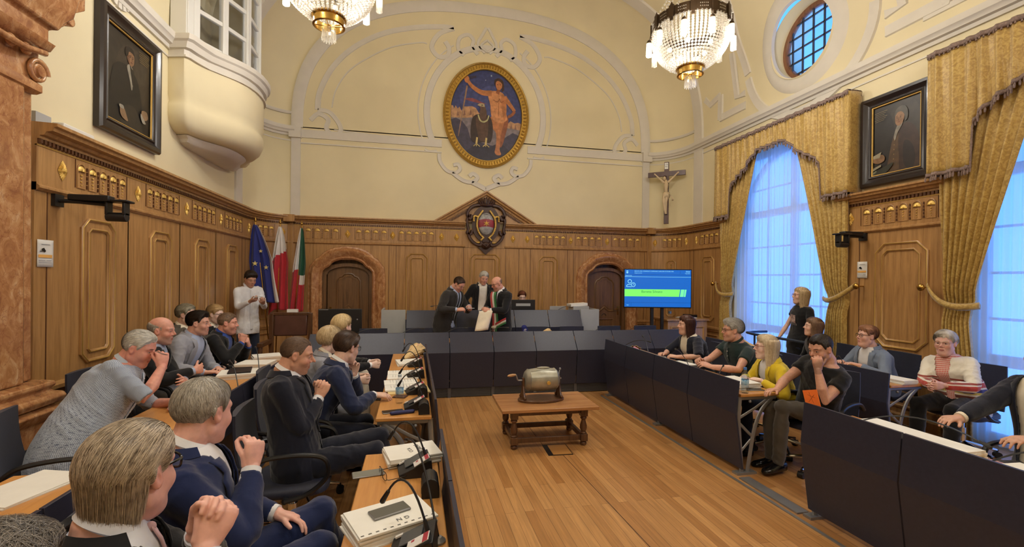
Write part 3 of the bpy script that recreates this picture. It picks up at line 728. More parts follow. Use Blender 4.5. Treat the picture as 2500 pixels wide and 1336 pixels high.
# shell ornament on the left wall above the portrait
b = MB()
for i in range(9):
    a = R(200 + 140 * i / 8); relief(b, [(5.45 + r * math.cos(a), 4.72 + r * math.sin(a)) for r in (0.05, 0.16, 0.26)], [0.02, 0.05, 0.07], lambda u, v, h: (XL + h, u, v), 0.03)
struct(b.build('trim_16', WHITE))
# ------------------------------------------------------------------ red marble pilaster on the left
pil = struct(empty('column_1', (XL, 3.74, 0)))
def ring_sq(dx, dy, z): return [(0, -dy, z), (dx, -dy, z), (dx, dy, z), (0, dy, z)]
b = MB(); b.loft([ring_sq(dx, dy, z) for dx, dy, z in ((0.30, 0.56, 0), (0.30, 0.56, 0.12), (0.26, 0.52, 0.16), (0.26, 0.52, 0.60), (0.29, 0.55, 0.63), (0.31, 0.57, 0.68), (0.26, 0.53, 0.71))]); b.build('pedestal', MARB, pil, bevel=0.01)
b = MB()
prof = [(0.26, 0.52, 0.71), (0.30, 0.56, 0.73), (0.315, 0.575, 0.77), (0.30, 0.56, 0.80), (0.25, 0.51, 0.82), (0.25, 0.51, 0.84), (0.27, 0.53, 0.86), (0.265, 0.525, 0.89), (0.21, 0.47, 0.91)]
b.loft([ring_sq(*p) for p in prof]); b.build('base_moulding', MARB, pil, sharp=50, bevel=0.008)
b = MB(); b.loft([ring_sq(0.17, 0.44, 0.91), ring_sq(0.16, 0.43, 3.1)]); b.loft([[(p[0] + 0.05, p[1] * 0.68, p[2]) for p in ring_sq(0.17, 0.44, 0.91)], [(p[0] + 0.05, p[1] * 0.68, p[2]) for p in ring_sq(0.16, 0.43, 3.1)]]); b.build('shaft', MARB, pil, bevel=0.02)
b = MB(); b.loft([ring_sq(*p) for p in ((0.19, 0.42, 3.08), (0.22, 0.43, 3.10), (0.22, 0.43, 3.15), (0.19, 0.41, 3.18), (0.20, 0.42, 3.40), (0.25, 0.46, 3.43), (0.27, 0.48, 3.49))])
for sy in (-1, 1):
    pts = []; rr = []
    for i in range(44):
        a = i / 43 * 4.6 * PI; r = 0.092 * (1 - i / 50); pts.append((0.21, (0.40 + r * math.cos(a)) * sy, 3.25 + r * math.sin(a))); rr.append(0.021 * (1 - i / 64))
    b.tube(pts, rr, 8); b.tube([(0.08, sy * 0.40, 3.25), (0.235, sy * 0.40, 3.25)], [0.085, 0.035], 16)
for i in range(5): b.sphere((0.23, -0.26 + i * 0.13, 3.36), 0.045, 10, 8, (0.6, 1, 1))
b.tube([(0.24, -0.42, 3.40), (0.26, -0.2, 3.35), (0.26, 0.2, 3.35), (0.24, 0.42, 3.40)], 0.024, 8)
b.build('ionic_capital', MARB, pil, sharp=50)
b = MB(); b.loft([ring_sq(*p) for p in ((0.24, 0.46, 3.49), (0.24, 0.46, 3.60), (0.28, 0.50, 3.62), (0.30, 0.54, 3.70), (0.33, 0.58, 3.76), (0.34, 0.62, 3.92), (0.35, 0.66, 3.96), (0.35, 0.66, 4.1))])
b.build('entablature', MARB, pil, bevel=0.012)
b = MB()
pts = [(0.18, 0.52, 3.74), (0.22, 0.62, 3.70), (0.24, 0.70, 3.78), (0.23, 0.74, 3.88), (0.26, 0.82, 3.95), (0.26, 0.82, 4.1)]
b.loft([[(-0.02, p[1] - 0.42, p[2]), (p[0], p[1] - 0.42, p[2]), (p[0], p[1], p[2]), (-0.02, p[1], p[2])] for p in pts]); b.tube([(0.02, 0.68, 3.79), (0.25, 0.68, 3.79)], 0.045, 12); b.build('scrolled_console', MARB, pil, sharp=50, bevel=0.01)
# ------------------------------------------------------------------ curtains
def curtain_set(yc, where):
    hw = 1.42; X0 = 5.72
    lab = 'gold damask valance with swagged lower edge and mauve tassel fringe over the ' + where
    val = thing('valance', lab, 'valance', (XR, yc, 0))
    def bot(d):
        a = abs(d)
        if a > 0.98: return 2.95
        if a < 0.2: return 3.98
        t = (a - 0.2) / 0.78; return 3.98 - 0.56 * t ** 1.3 + 0.03 * math.sin(t * 9)
    N = 230; prof = []
    for i in range(N + 1):
        d = -hw + 2 * hw * i / N
        prof.append((X0 - XR, d))
    ends = [(-0.02, -hw), (-0.12, -hw - 0.005), (X0 - XR + 0.04, -hw)]; ends2 = [(p[0], -p[1]) for p in reversed(ends)]
    P = ends + prof + ends2; g = []
    for r in range(15):
        row = []
        for i, (x, d) in enumerate(P):
            zb = bot(d); z = 4.32 + (zb - 4.32) * r / 14
            amp = 0.014 + 0.016 * (r / 14); ph = d * 44 + 1.2 * math.sin(d * 7) + 0.5 * math.sin(d * 17 + 2)
            row.append((x - (amp * math.sin(ph) + 0.35 * amp * math.sin(ph * 2.3 + r * 0.2) if 3 <= i < len(P) - 3 else 0), d + 0.004 * math.cos(ph), z))
        g.append(row)
    MB().grid(g).build('fabric', DAMASK, val, sharp=None, solid=0.004, fix=False)
    b = MB(); t = MB(); last = g[-1]; dense = []
    for i in range(len(last)):
        dense.append(Vector(last[i]))
    # drop lines at the jumps are vertical runs of fringe
    path = []
    for i in range(len(dense) - 1):
        a, c = dense[i], dense[i + 1]; n = max(1, int((c - a).length / 0.02))
        for k in range(n): path.append(a.lerp(c, k / n))
    path.append(dense[-1])
    b.loft([[p + Vector((-0.012, 0, 0.03)), p + Vector((-0.018, 0, 0.0)), p + Vector((-0.006, 0, -0.018)), p + Vector((0.008, 0, 0.0))] for p in path])
    for i, p in enumerate(path):
        if i % 2 == 0: t.tube([p + Vector((-0.008, 0.002 * (i % 3), -0.008)), p + Vector((-0.012, 0, -0.035)), p + Vector((-0.01, 0.003, -0.065))], [0.004, 0.011, 0.008], 5)
    top = [Vector(p) for p in g[0]]
    b.loft([[p + Vector((-0.016, 0, 0.02)), p + Vector((-0.022, 0, -0.01)), p + Vector((-0.01, 0, -0.04)), p + Vector((0.006, 0, 0.0))] for p in top])
    for i, p in enumerate(top):
        if i % 3 == 0: t.tube([p + Vector((-0.018, 0, -0.03)), p + Vector((-0.02, 0, -0.055))], [0.006, 0.009], 5)
    b.build('braid', FRINGE, val, sharp=None); tag(t.build('tassel_fringe', FRINGE, val), kind='stuff')
    out = [val]
    for s_, side in ((-1, 'near'), (1, 'far')):
        # tied back curtain; s_=+1 is the far edge
        c = thing('tied_curtain', 'gold damask curtain tied back at the %s side of the %s' % ('right' if s_ < 0 else 'left', where), 'curtain', (XR, yc, 0))
        g = []
        for r in range(40):
            z = 4.25 - (4.22) * r / 39
            if z > 1.5: t_ = (4.25 - z) / 2.75; inner = 0.30 + (1.03 - 0.30) * (t_ ** 0.9) if z < 3.95 else 0.30; outer = 1.38 - 0.08 * t_
            else: t_ = (1.5 - z) / 1.5; inner = 1.06 - 0.06 * min(1, t_ * 2.5); outer = 1.30 + 0.03 * t_
            row = []
            for i in range(61):
                f_ = i / 60; d = inner + (outer - inner) * f_; wd = outer - inner
                amp = 0.012 + 0.03 * (1 - min(1, wd / 1.1)); ph = f_ * 2 * PI * 8 + 0.8 * math.sin(z * 1.3 + f_ * 3)
                pull = 0.10 * math.exp(-((z - 1.5) / 0.12) ** 2)
                row.append((-0.14 - amp * math.sin(ph) - 0.4 * amp * math.sin(ph * 2.1 + z) + pull * 0.5, s_ * (d + pull * 0.2 * (f_ - 0.5)), z))
            g.append(row)
        MB().grid(g).build('fabric', DAMASK, c, sharp=None, solid=0.004, fix=False)
        b = MB(); rg = []
        for i in range(25):
            f_ = i / 24; d = 0.96 + f_ * 0.50; z = 1.50 + 0.20 * f_ ** 2 - 0.05 * math.sin(f_ * PI); x = -0.24 + 0.10 * (2 * f_ - 1) ** 2
            rg.append([(x, s_ * d, z + 0.035), (x - 0.02, s_ * d, z + 0.01), (x - 0.012, s_ * d, z - 0.03), (x + 0.015, s_ * d, z - 0.04), (x + 0.02, s_ * d, z)])
        b.loft(rg); b.build('tieback', DAMASK, c, sharp=None)
        out.append(c)
        k = thing('tieback_knob', 'brass knob holding the tieback at the %s side of the %s' % ('right' if s_ < 0 else 'left', where), 'knob', (XR, yc + s_ * 1.50, 1.68))
        b = MB(); b.tube([(-0.06, 0, 0), (-0.16, 0, 0)], 0.008, 8); b.build('stem', BRASS, k); b = MB(); b.sphere((-0.185, 0, 0), 0.042, 16, 10, (0.7, 1, 1)); b.build('knob', BRASS, k)
    sh = MB(); g = []
    for r in range(12):
        z = 4.15 - 4.12 * r / 11; row = []
        for i in range(420):
            d = -1.25 + 2.5 * i / 419
            row.append((0.02 + 0.022 * math.sin(d * 70 + 0.6 * math.sin(z * 0.8 + d * 5)) + 0.012 * math.sin(d * 23 + z * 0.3), d, z))
        g.append(row)
    sh.grid(g); o = sh.build('sheer_curtain', SHEER, sharp=None, fix=False); o.location = (XR + 0.03, yc, 0)
    tag(o, 'white voile sheer glowing blue with dusk light across the ' + where, 'sheer curtain')
curtain_set(6.52, 'far tall window')
curtain_set(2.72, 'near tall window')
# public rail by the windows
def rail(y0, y1, label):
    r = thing('railing', label, 'railing', (5.25, y0, 0))
    b = MB(); L = y1 - y0
    b.tube([(0.5, L + 0.02, 0.9), (0.25, L + 0.02, 0.9), (0.06, L - 0.06, 0.9), (0, L - 0.25, 0.9), (0, 0, 0.9)], 0.02, 10); b.build('handrail', mat('blue_grey_metal', s2l(70, 82, 100), 0.35, 0.7), r)
    for y in (0.15, L - 0.3):
        b = MB(); b.tube([(0, y, 0), (0, y, 0.9)], 0.016, 8); b.build('post', MATS['blue_grey_metal'], r)
rail(4.9, 6.55, 'curved metal handrail in front of the far tall window')
rail(1.3, 3.05, 'metal handrail in front of the near tall window at the right edge')

# ------------------------------------------------------------------ paintings
PDK = [1.0]
def pcol(r, g, b):
    r, g, b = (int(c * PDK[0]) for c in (r, g, b)); return mat('paint_%d_%d_%d' % (r, g, b), s2l(r, g, b), 0.45, var=0.22, nscale=14, bmp=0.1, bscale=120)
def smooth_closed(ctrl, n=6):
    P = [Vector(p) for p in ctrl]; m_ = len(P); out = []
    for i in range(m_):
        p0, p1_, p2, p3 = P[i - 1], P[i], P[(i + 1) % m_], P[(i + 2) % m_]
        for k in range(n):
            t = k / n; out.append(0.5 * ((2 * p1_) + (-p0 + p2) * t + (2 * p0 - 5 * p1_ + 4 * p2 - p3) * t * t + (-p0 + 3 * p1_ - 3 * p2 + p3) * t ** 3))
    return out
class Painting:
    def __init__(s, fn): s.fn = fn; s.b = MB(); s.mats = []; s.h = 0.002
    def shape(s, pts, col, smooth=True):
        m_ = pcol(*col)
        if m_ not in s.mats: s.mats.append(m_)
        s.b.cur = s.mats.index(m_); s.h += 0.0006
        P = smooth_closed(pts) if smooth else [Vector(p) for p in pts]
        from mathutils.geometry import tessellate_polygon
        tr = tessellate_polygon([[Vector((p.x, p.y, 0)) for p in P]])
        s.b.add([s.fn(p.x, p.y, s.h) for p in P], [tuple(t) for t in tr])
    def blob(s, c, rx, ry, col, rot=0, n=20):
        cr, sr = math.cos(R(rot)), math.sin(R(rot))
        s.shape([(c[0] + rx * math.cos(a) * cr - ry * math.sin(a) * sr, c[1] + rx * math.cos(a) * sr + ry * math.sin(a) * cr) for a in [2 * PI * i / n for i in range(n)]], col, False)
    def stroke(s, pts, w_, col):
        P = spline(pts, 6) if len(pts) > 2 else [Vector(p) for p in pts]; L = []; Rr = []
        for i, p in enumerate(P):
            t = (P[min(i + 1, len(P) - 1)] - P[max(i - 1, 0)]).normalized(); f_ = i / (len(P) - 1)
            wi = w_ if not isinstance(w_, tuple) else w_[0] + (w_[1] - w_[0]) * f_
            nn = Vector((-t.y, t.x)) * wi / 2; L.append(p + nn); Rr.append(p - nn)
        s.shape(L + Rr[::-1], col, False)
    def build(s, name, parent): return s.b.build(name, s.mats, parent, smooth=False, fix=False)
BLKF = mat('black_picture_frame', s2l(34, 26, 26), 0.3, var=0.1, coat=0.3)
def portrait(label, fn, w_, h_, fig, rz=0):
    p = thing('framed_portrait', label, 'painting', fn(0, 0, 0))
    org = Vector(fn(0, 0, 0)); F = lambda u, v, h: tuple(Vector(fn(u, v, h)) - org)
    rect = lambda a: [(-w_ / 2 + a, -h_ / 2 + a), (w_ / 2 - a, -h_ / 2 + a), (w_ / 2 - a, h_ / 2 - a), (-w_ / 2 + a, h_ / 2 - a)]
    b = MB(); frame_sweep(b, rect(0), [(0, 0.0), (0, 0.05), (0.015, 0.075), (0.05, 0.08), (0.075, 0.055), (0.10, 0.045), (0.115, 0.055), (0.13, 0.05), (0.14, 0.03)], F); b.build('frame', BLKF, p, sharp=30)
    b = MB(); frame_sweep(b, rect(0.136), [(0, 0.035), (0.004, 0.041), (0.012, 0.039), (0.016, 0.028)], F); b.build('gilt_fillet', GOLDP, p)
    iw, ih = w_ / 2 - 0.14, h_ / 2 - 0.14
    P = Painting(lambda u, v, h: F(u * iw, v * ih, h + 0.012))
    P.shape([(-1, -1), (1, -1), (1, 1), (-1, 1)], (56, 46, 36), False)
    fig(P); P.build('canvas', p); return p
def fig_left(P):
    P.blob((0.1, 0.1), 0.7, 0.75, (70, 58, 44)); P.blob((0.3, 0.45), 0.5, 0.4, (78, 66, 50))
    P.shape([(-0.85, -1), (-0.75, 0.0), (-0.55, 0.28), (-0.15, 0.36), (0.15, 0.30), (0.42, 0.1), (0.62, -0.4), (0.8, -1)], (26, 22, 20))
    P.shape([(-0.3, -1), (-0.2, -0.55), (0.3, -0.5), (0.62, -1)], (58, 50, 42))
    P.shape([(-0.12, 0.34), (0.02, 0.42), (0.18, 0.30), (0.16, 0.05), (0.10, -0.12), (0.0, 0.1)], (188, 178, 158))
    P.shape([(0.0, 0.42), (0.08, 0.36), (0.2, 0.3), (0.14, 0.0), (0.08, 0.15)], (42, 36, 30))
    P.shape([(-0.13, 0.62), (-0.1, 0.5), (-0.02, 0.42), (0.08, 0.40), (0.18, 0.48), (0.2, 0.6), (0.16, 0.68), (0.0, 0.72)], (172, 126, 88))
    P.shape([(-0.2, 0.58), (-0.2, 0.72), (-0.05, 0.80), (0.14, 0.78), (0.2, 0.68), (0.1, 0.70), (-0.04, 0.69), (-0.1, 0.58)], (44, 34, 26))
    P.shape([(-0.12, 0.56), (-0.1, 0.48), (-0.02, 0.42), (-0.04, 0.6)], (132, 90, 62))
    for x in (0.0, 0.12): P.blob((x, 0.585), 0.022, 0.01, (40, 28, 22)); P.stroke([(x - 0.03, 0.615), (x + 0.03, 0.62)], 0.01, (64, 44, 32))
    P.stroke([(0.07, 0.58), (0.09, 0.53), (0.065, 0.52)], 0.012, (128, 84, 60)); P.stroke([(0.03, 0.485), (0.1, 0.485)], 0.012, (126, 62, 52))
    P.shape([(-0.42, -0.62), (-0.28, -0.60), (-0.12, -0.78), (-0.1, -0.86), (-0.3, -0.84), (-0.42, -0.76)], (176, 138, 100)); P.shape([(-0.46, -0.58), (-0.3, -0.57), (-0.28, -0.64), (-0.44, -0.64)], (196, 188, 170))
    P.shape([(0.55, -0.45), (0.78, -0.42), (0.86, -0.55), (0.7, -0.64), (0.56, -0.58)], (180, 142, 104)); P.shape([(0.5, -0.52), (0.62, -0.6), (0.74, -0.7), (0.6, -0.72), (0.5, -0.62)], (196, 188, 170))
    for i in range(6): P.stroke([(0.38 + 0.03 * (i % 2), 0.86 - i * 0.045), (0.6, 0.865 - i * 0.045), (0.9 - 0.06 * (i % 3), 0.855 - i * 0.045)], 0.008, (190, 158, 92))
def fig_right(P):
    P.blob((0.3, 0.2), 0.7, 0.8, (66, 56, 44)); P.blob((-0.5, -0.1), 0.45, 0.9, (40, 33, 27))
    P.shape([(-0.35, -1), (-0.3, -0.5), (-0.15, 0.0), (0.1, 0.22), (0.45, 0.3), (0.75, 0.1), (0.9, -0.3), (0.9, -1)], (74, 48, 34))
    P.shape([(0.3, -0.2), (0.6, -0.3), (0.75, -0.7), (0.6, -1), (0.3, -0.8)], (44, 30, 24))
    P.shape([(-0.35, -1), (-0.3, -0.5), (-0.12, 0.0), (0.06, 0.1), (0.08, -0.3), (0.1, -1)], (104, 76, 46))
    for i in range(6): P.blob((-0.12 + 0.01 * i, -0.75 + 0.13 * i), 0.02, 0.018, (168, 138, 84))
    P.shape([(-0.1, 0.0), (0.0, 0.24), (0.12, 0.34), (0.26, 0.36), (0.2, 0.24), (0.05, 0.08), (-0.04, -0.1)], (178, 170, 152))
    P.shape([(-0.05, 0.52), (-0.04, 0.38), (0.02, 0.30), (0.12, 0.27), (0.24, 0.33), (0.32, 0.46), (0.3, 0.6), (0.14, 0.66), (0.0, 0.64)], (186, 138, 96))
    P.shape([(-0.06, 0.55), (-0.04, 0.70), (0.12, 0.80), (0.34, 0.78), (0.46, 0.62), (0.45, 0.42), (0.34, 0.36), (0.33, 0.52), (0.22, 0.64), (0.05, 0.65)], (104, 98, 86))
    for x in (0.03, 0.18): P.blob((x, 0.5), 0.024, 0.011, (40, 28, 22)); P.stroke([(x - 0.035, 0.54), (x + 0.035, 0.545)], 0.011, (74, 52, 36))
    P.stroke([(0.09, 0.5), (0.08, 0.43), (0.115, 0.42)], 0.013, (134, 88, 62)); P.stroke([(0.06, 0.375), (0.15, 0.375)], 0.014, (138, 66, 54))
    P.shape([(-1, -0.5), (-0.62, -0.42), (-0.46, -0.5), (-0.5, -0.62), (-0.75, -0.66), (-1, -0.58)], (168, 124, 84))
    P.shape([(-1, -0.42), (-0.6, -0.34), (-0.68, -0.5), (-1, -0.5)], (196, 184, 154), False)
    P.shape([(-1, -0.95), (-0.2, -0.72), (-0.15, -0.8), (-0.5, -1), (-1, -1)], (62, 62, 46)); P.shape([(-1, -0.78), (-0.62, -0.70), (-0.6, -0.76), (-1, -0.86)], (176, 166, 136), False); P.shape([(-1, -0.9), (-0.8, -0.84), (-0.8, -0.9), (-1, -0.96)], (150, 150, 120), False)
    for i in range(6): P.stroke([(-0.9 + 0.03 * (i % 2), 0.80 - i * 0.05), (-0.6, 0.815 - i * 0.05), (-0.36 - 0.06 * (i % 3), 0.82 - i * 0.05)], 0.009, (186, 162, 108))
PDK[0] = 0.72
portrait('black framed portrait of a dark coated gentleman on the left wall beside the bay', lambda u, v, h: (XL + 0.005 + h, 5.63 + u, 3.76 + v), 1.06, 1.24, fig_left)
portrait('black framed portrait of a brown coated gentleman between the two gold curtains', lambda u, v, h: (XR - 0.005 - h, 4.64 - u, 3.58 + v), 0.88, 1.18, fig_right)
PDK[0] = 1.0
# oval ceiling-high painting on the back wall
ov = thing('oval_painting', 'large oval painting of a bare man with a staff and an eagle in gilt frame', 'painting', (1.5, YB, 5.25))
A, B = 0.935, 1.135
def oval_ring(dr, h, n=72): return [((A - dr) * math.cos(2 * PI * i / n), -h, (B - dr) * math.sin(2 * PI * i / n)) for i in range(n)]
b = MB(); b.loft([oval_ring(*q) for q in ((0, 0.0), (0, 0.06), (0.02, 0.085), (0.045, 0.07), (0.05, 0.055), (0.13, 0.05), (0.135, 0.062), (0.155, 0.06), (0.165, 0.03))], cap=False)
b.build('gilt_frame', mat('dull_gilding', s2l(186, 150, 74), 0.38, 0.75, 0.12, 30, bmp=0.2), ov, sharp=50)
b = MB()
for i in range(88):
    a = 2 * PI * i / 88; ca, sa = math.cos(a), math.sin(a); q = lambda r, t, h: ((A - r) * math.cos(a + t), -h, (B - r) * math.sin(a + t))
    b.add([q(0.058, -0.02, 0.054), q(0.058, 0.02, 0.054), q(0.122, 0.02, 0.052), q(0.122, -0.02, 0.052), q(0.07, 0, 0.066), q(0.112, 0, 0.066)], [(0, 1, 4), (1, 2, 5, 4), (2, 3, 5), (3, 0, 4, 5)])
b.build('egg_carving', MATS['dull_gilding'], ov, fix=False)
P = Painting(lambda u, v, h: (u * 0.775, -0.012 - h, v * 0.975))
circ = [(math.cos(2 * PI * i / 60), math.sin(2 * PI * i / 60)) for i in range(60)]
def clip(poly):
    out = []
    for x, y in poly:
        r = math.hypot(x, y); out.append((x / r * 0.995, y / r * 0.995) if r > 0.995 else (x, y))
    return out
def below(line):                                               # region of the oval below a skyline
    L = [p for p in line]; pts = [(x, y) for x, y in L if math.hypot(x, y) <= 0.995]
    a0 = math.atan2(pts[-1][1], pts[-1][0]); a1 = math.atan2(pts[0][1], pts[0][0])
    if a0 > 0: a0 -= 2 * PI
    if a1 > 0: a1 -= 2 * PI
    n = 24; return pts + [(0.995 * math.cos(a0 + (a1 - a0) * i / n), 0.995 * math.sin(a0 + (a1 - a0) * i / n)) for i in range(n + 1)]
P.shape(circ, (54, 62, 108), False)
P.blob((0.25, 0.3), 0.5, 0.35, (66, 74, 122), -20); P.blob((-0.4, 0.35), 0.35, 0.25, (62, 70, 118), 10)
P.shape([(-0.62, 0.33), (-0.4, 0.36), (-0.1, 0.28), (0.0, 0.26), (-0.2, 0.26), (-0.45, 0.29)], (132, 70, 74))
P.shape(below([(-0.99, 0.10), (-0.93, 0.16), (-0.9, 0.10), (-0.86, 0.17), (-0.8, 0.1), (-0.75, 0.15), (-0.7, 0.06), (-0.62, 0.16), (-0.4, 0.18), (-0.3, 0.15), (-0.22, 0.05), (-0.05, -0.02), (0.5, -0.06), (0.62, -0.13), (0.68, -0.08), (0.8, -0.12), (0.9, -0.1), (0.985, -0.12)]), (176, 134, 98), False)
for x, y in ((-0.8, 0.02), (-0.62, 0.04), (-0.45, 0.06), (-0.38, -0.02), (0.7, -0.18), (0.82, -0.2)): P.shape([(x - 0.03, y - 0.08), (x, y + 0.06), (x + 0.04, y - 0.06)], (134, 96, 80), False)
P.shape(below([(-0.97, -0.10), (-0.6, -0.09), (-0.3, -0.05), (0.3, -0.12), (0.6, -0.24), (0.94, -0.27)]), (122, 112, 116), False)
P.shape(below([(-0.97, -0.14), (-0.85, -0.10), (-0.68, -0.16), (-0.52, -0.32), (-0.45, -0.52), (-0.2, -0.6), (0.2, -0.66), (0.6, -0.42), (0.75, -0.34), (0.88, -0.38)]), (60, 56, 76), False)
P.shape(below([(-0.55, -0.80), (-0.3, -0.66), (0.1, -0.68), (0.42, -0.58), (0.62, -0.72)]), (44, 42, 60), False)
P.stroke([(-0.78, -0.50), (-0.55, 0.62)], (0.022, 0.045), (142, 112, 90)); P.shape([(-0.62, 0.80), (-0.3, 0.86), (-0.3, 0.82), (-0.55, 0.74)], (52, 46, 70), False)
SK, SKD, SKL = (176, 112, 68), (138, 80, 50), (196, 134, 88)
# figure: legs, torso, raised arm, arm on hip, head
P.shape([(0.10, -0.08), (0.14, -0.25), (0.26, -0.36), (0.28, -0.52), (0.26, -0.70), (0.24, -0.80), (0.30, -0.86), (0.42, -0.84), (0.38, -0.72), (0.42, -0.5), (0.44, -0.34), (0.58, -0.12), (0.56, 0.0), (0.2, 0.02)], SK)
P.shape([(0.44, -0.3), (0.40, -0.5), (0.40, -0.68), (0.46, -0.62), (0.54, -0.4), (0.62, -0.1), (0.56, 0.0)], SKD)
P.shape([(0.06, 0.52), (0.2, 0.56), (0.42, 0.54), (0.52, 0.44), (0.56, 0.28), (0.55, 0.1), (0.58, -0.06), (0.4, -0.14), (0.2, -0.1), (0.12, 0.06), (0.10, 0.24), (0.04, 0.42)], SKL)
P.shape([(0.42, 0.5), (0.54, 0.4), (0.56, 0.1), (0.5, -0.08), (0.42, 0.2)], SK)
P.stroke([(0.14, 0.5), (-0.15, 0.50), (-0.42, 0.62), (-0.55, 0.76)], (0.13, 0.07), SK); P.blob((-0.56, 0.76), 0.07, 0.08, SK)
P.stroke([(0.5, 0.44), (0.66, 0.28), (0.80, 0.14)], (0.12, 0.08), SK); P.stroke([(0.80, 0.15), (0.72, 0.06), (0.6, 0.0)], (0.08, 0.06), SKD)
P.stroke([(0.30, 0.5), (0.34, 0.62)], 0.10, SKD); P.blob((0.34, 0.70), 0.095, 0.11, SK); P.shape([(0.22, 0.68), (0.22, 0.80), (0.34, 0.85), (0.46, 0.78), (0.48, 0.6), (0.42, 0.56), (0.43, 0.72), (0.32, 0.79), (0.26, 0.76)], (62, 40, 34))
for x in (0.30, 0.38): P.blob((x, 0.705), 0.014, 0.008, (58, 34, 28))
P.stroke([(0.18, 0.36), (0.3, 0.32), (0.36, 0.4)], 0.012, SKD); P.stroke([(0.5, 0.36), (0.4, 0.32), (0.36, 0.4)], 0.012, SKD); P.stroke([(0.34, 0.3), (0.33, 0.0)], 0.010, SKD)
P.stroke([(0.34, -0.3), (0.36, -0.5)], 0.02, SKL)
# eagle
P.shape([(-0.38, -0.06), (-0.44, -0.3), (-0.42, -0.55), (-0.3, -0.62), (-0.1, -0.6), (0.12, -0.58), (0.18, -0.3), (0.12, -0.06), (-0.02, 0.02), (-0.2, 0.02)], (52, 38, 36))
P.shape([(-0.3, -0.1), (-0.22, -0.5), (-0.1, -0.58), (0.02, -0.5), (0.04, -0.1), (-0.12, 0.0)], (84, 60, 48))
P.shape([(-0.2, 0.0), (-0.18, 0.14), (-0.22, 0.22), (-0.12, 0.24), (-0.04, 0.18), (0.0, 0.0), (-0.1, -0.08)], (92, 68, 56)); P.shape([(-0.26, 0.21), (-0.2, 0.25), (-0.08, 0.25), (-0.06, 0.18), (-0.14, 0.19), (-0.2, 0.19)], (156, 140, 110))
P.blob((-0.13, 0.215), 0.02, 0.012, (30, 22, 20)); P.stroke([(-0.24, 0.0), (-0.18, -0.12), (-0.08, -0.15), (0.02, -0.1), (0.06, 0.0)], 0.035, (176, 170, 124))
for x in (-0.26, 0.0):
    P.stroke([(x, -0.5), (x - 0.02, -0.64)], 0.05, (188, 166, 106))
    for dx in (-0.1, -0.02, 0.08): P.stroke([(x - 0.02, -0.64), (x + dx, -0.70)], 0.022, (188, 166, 106))
P.blob((0.12, 0.88), 0.02, 0.02, (150, 170, 190)); P.blob((-0.04, 0.77), 0.01, 0.01, (190, 200, 210))
P.build('canvas', ov)

# ------------------------------------------------------------------ carved crest
crest = thing('carved_crest', 'oval carved coat of arms with red band, gold star and crown in the pediment', 'coat of arms', (1.5, 9.74, 2.90))
WALN = mat('dark_walnut_carving', s2l(66, 40, 32), 0.4, var=0.15, bmp=0.2, bscale=60)
b = MB()
b.prism([(x * 0.30, z * 0.40) for x, z in circ], lambda u, v, d: (u, -d, v), 0, 0.05)
fcr = lambda u, v, h: (u, -0.03 - h, v)
for s_ in (-1, 1):
    mx = lambda pts: [(s_ * p[0], p[1]) for p in pts]
    relief(b, mx(spline([(0.12, 0.40), (0.26, 0.38), (0.36, 0.30), (0.40, 0.18), (0.34, 0.10), (0.30, 0.18)])), 0.07, fcr, 0.05)
    relief(b, mx(spline([(0.36, 0.2), (0.41, 0.05), (0.38, -0.12), (0.40, -0.2), (0.32, -0.22), (0.30, -0.14)])), 0.06, fcr, 0.05)
    relief(b, mx(spline([(0.38, -0.2), (0.34, -0.32), (0.24, -0.42), (0.12, -0.45), (0.1, -0.36)])), 0.07, fcr, 0.05)
b.build('cartouche', WALN, crest)
b = MB()
for i in range(7):
    x = -0.15 + 0.05 * i; b.tube([(x * 0.75, -0.08, 0.40), (x * 1.15, -0.10, 0.47), (x, -0.08, 0.54 - abs(x) * 0.3)], [0.018, 0.02, 0.012], 8); b.sphere((x, -0.08, 0.555 - abs(x) * 0.3), 0.017, 8, 6)
b.tube([(-0.13, -0.07, 0.40), (0, -0.12, 0.385), (0.13, -0.07, 0.40)], 0.022, 8); b.build('crown', WALN, crest)
b = MB(); b.sphere((0, -0.05, -0.46), 0.09, 14, 10, (1, 0.7, 0.9)); b.tube([(-0.08, -0.05, -0.42), (0, -0.12, -0.5), (0.08, -0.05, -0.42)], 0.03, 8); b.sphere((0, -0.115, -0.45), 0.022, 8, 6)
b.prism([(-0.17, -0.50), (0.17, -0.50), (0.10, -0.56), (0.0, -0.66), (-0.10, -0.56)], lambda u, v, d: (u, -d, v), 0, 0.03); b.build('mask', WALN, crest)
b = MB()
def dome(b, x0, x1, zfun, n=20): pass
def oval_patch(b, z0, z1, a=0.165, c=0.235, n=16, k=12, h0=0.05):
    g = []
    for i in range(k + 1):
        row = []
        for j in range(n + 1):
            u = -1 + 2 * j / n; z = (z0 + (z1 - z0) * i / k) + 0.025 * (1 - u * u) * (1 if abs(z0 + (z1 - z0) * i / k) < c * 0.8 else 0)
            z = max(-c, min(c, z)); hw = a * math.sqrt(max(0, 1 - (z / c) ** 2)); x = u * hw; h = h0 + 0.05 * math.sqrt(max(0, 1 - (x / a) ** 2 * 0.9 - (z / c) ** 2 * 0.9)); row.append((x, -h, z))
        g.append(row)
    b.grid(g)
for nm, z0, z1, mm in (('silver_field', 0.075, 0.235, mat('silver_field', s2l(150, 148, 146), 0.5, 0.3, 0.25, 20, bmp=0.3, bscale=40)), ('silver_field', -0.235, -0.085, MATS['silver_field']), ('red_band', -0.085, 0.075, mat('crimson_enamel', s2l(140, 32, 46), 0.45, var=0.08))):
    b = MB(); oval_patch(b, z0, z1); b.build(nm, mm, crest, fix=False, sharp=None)
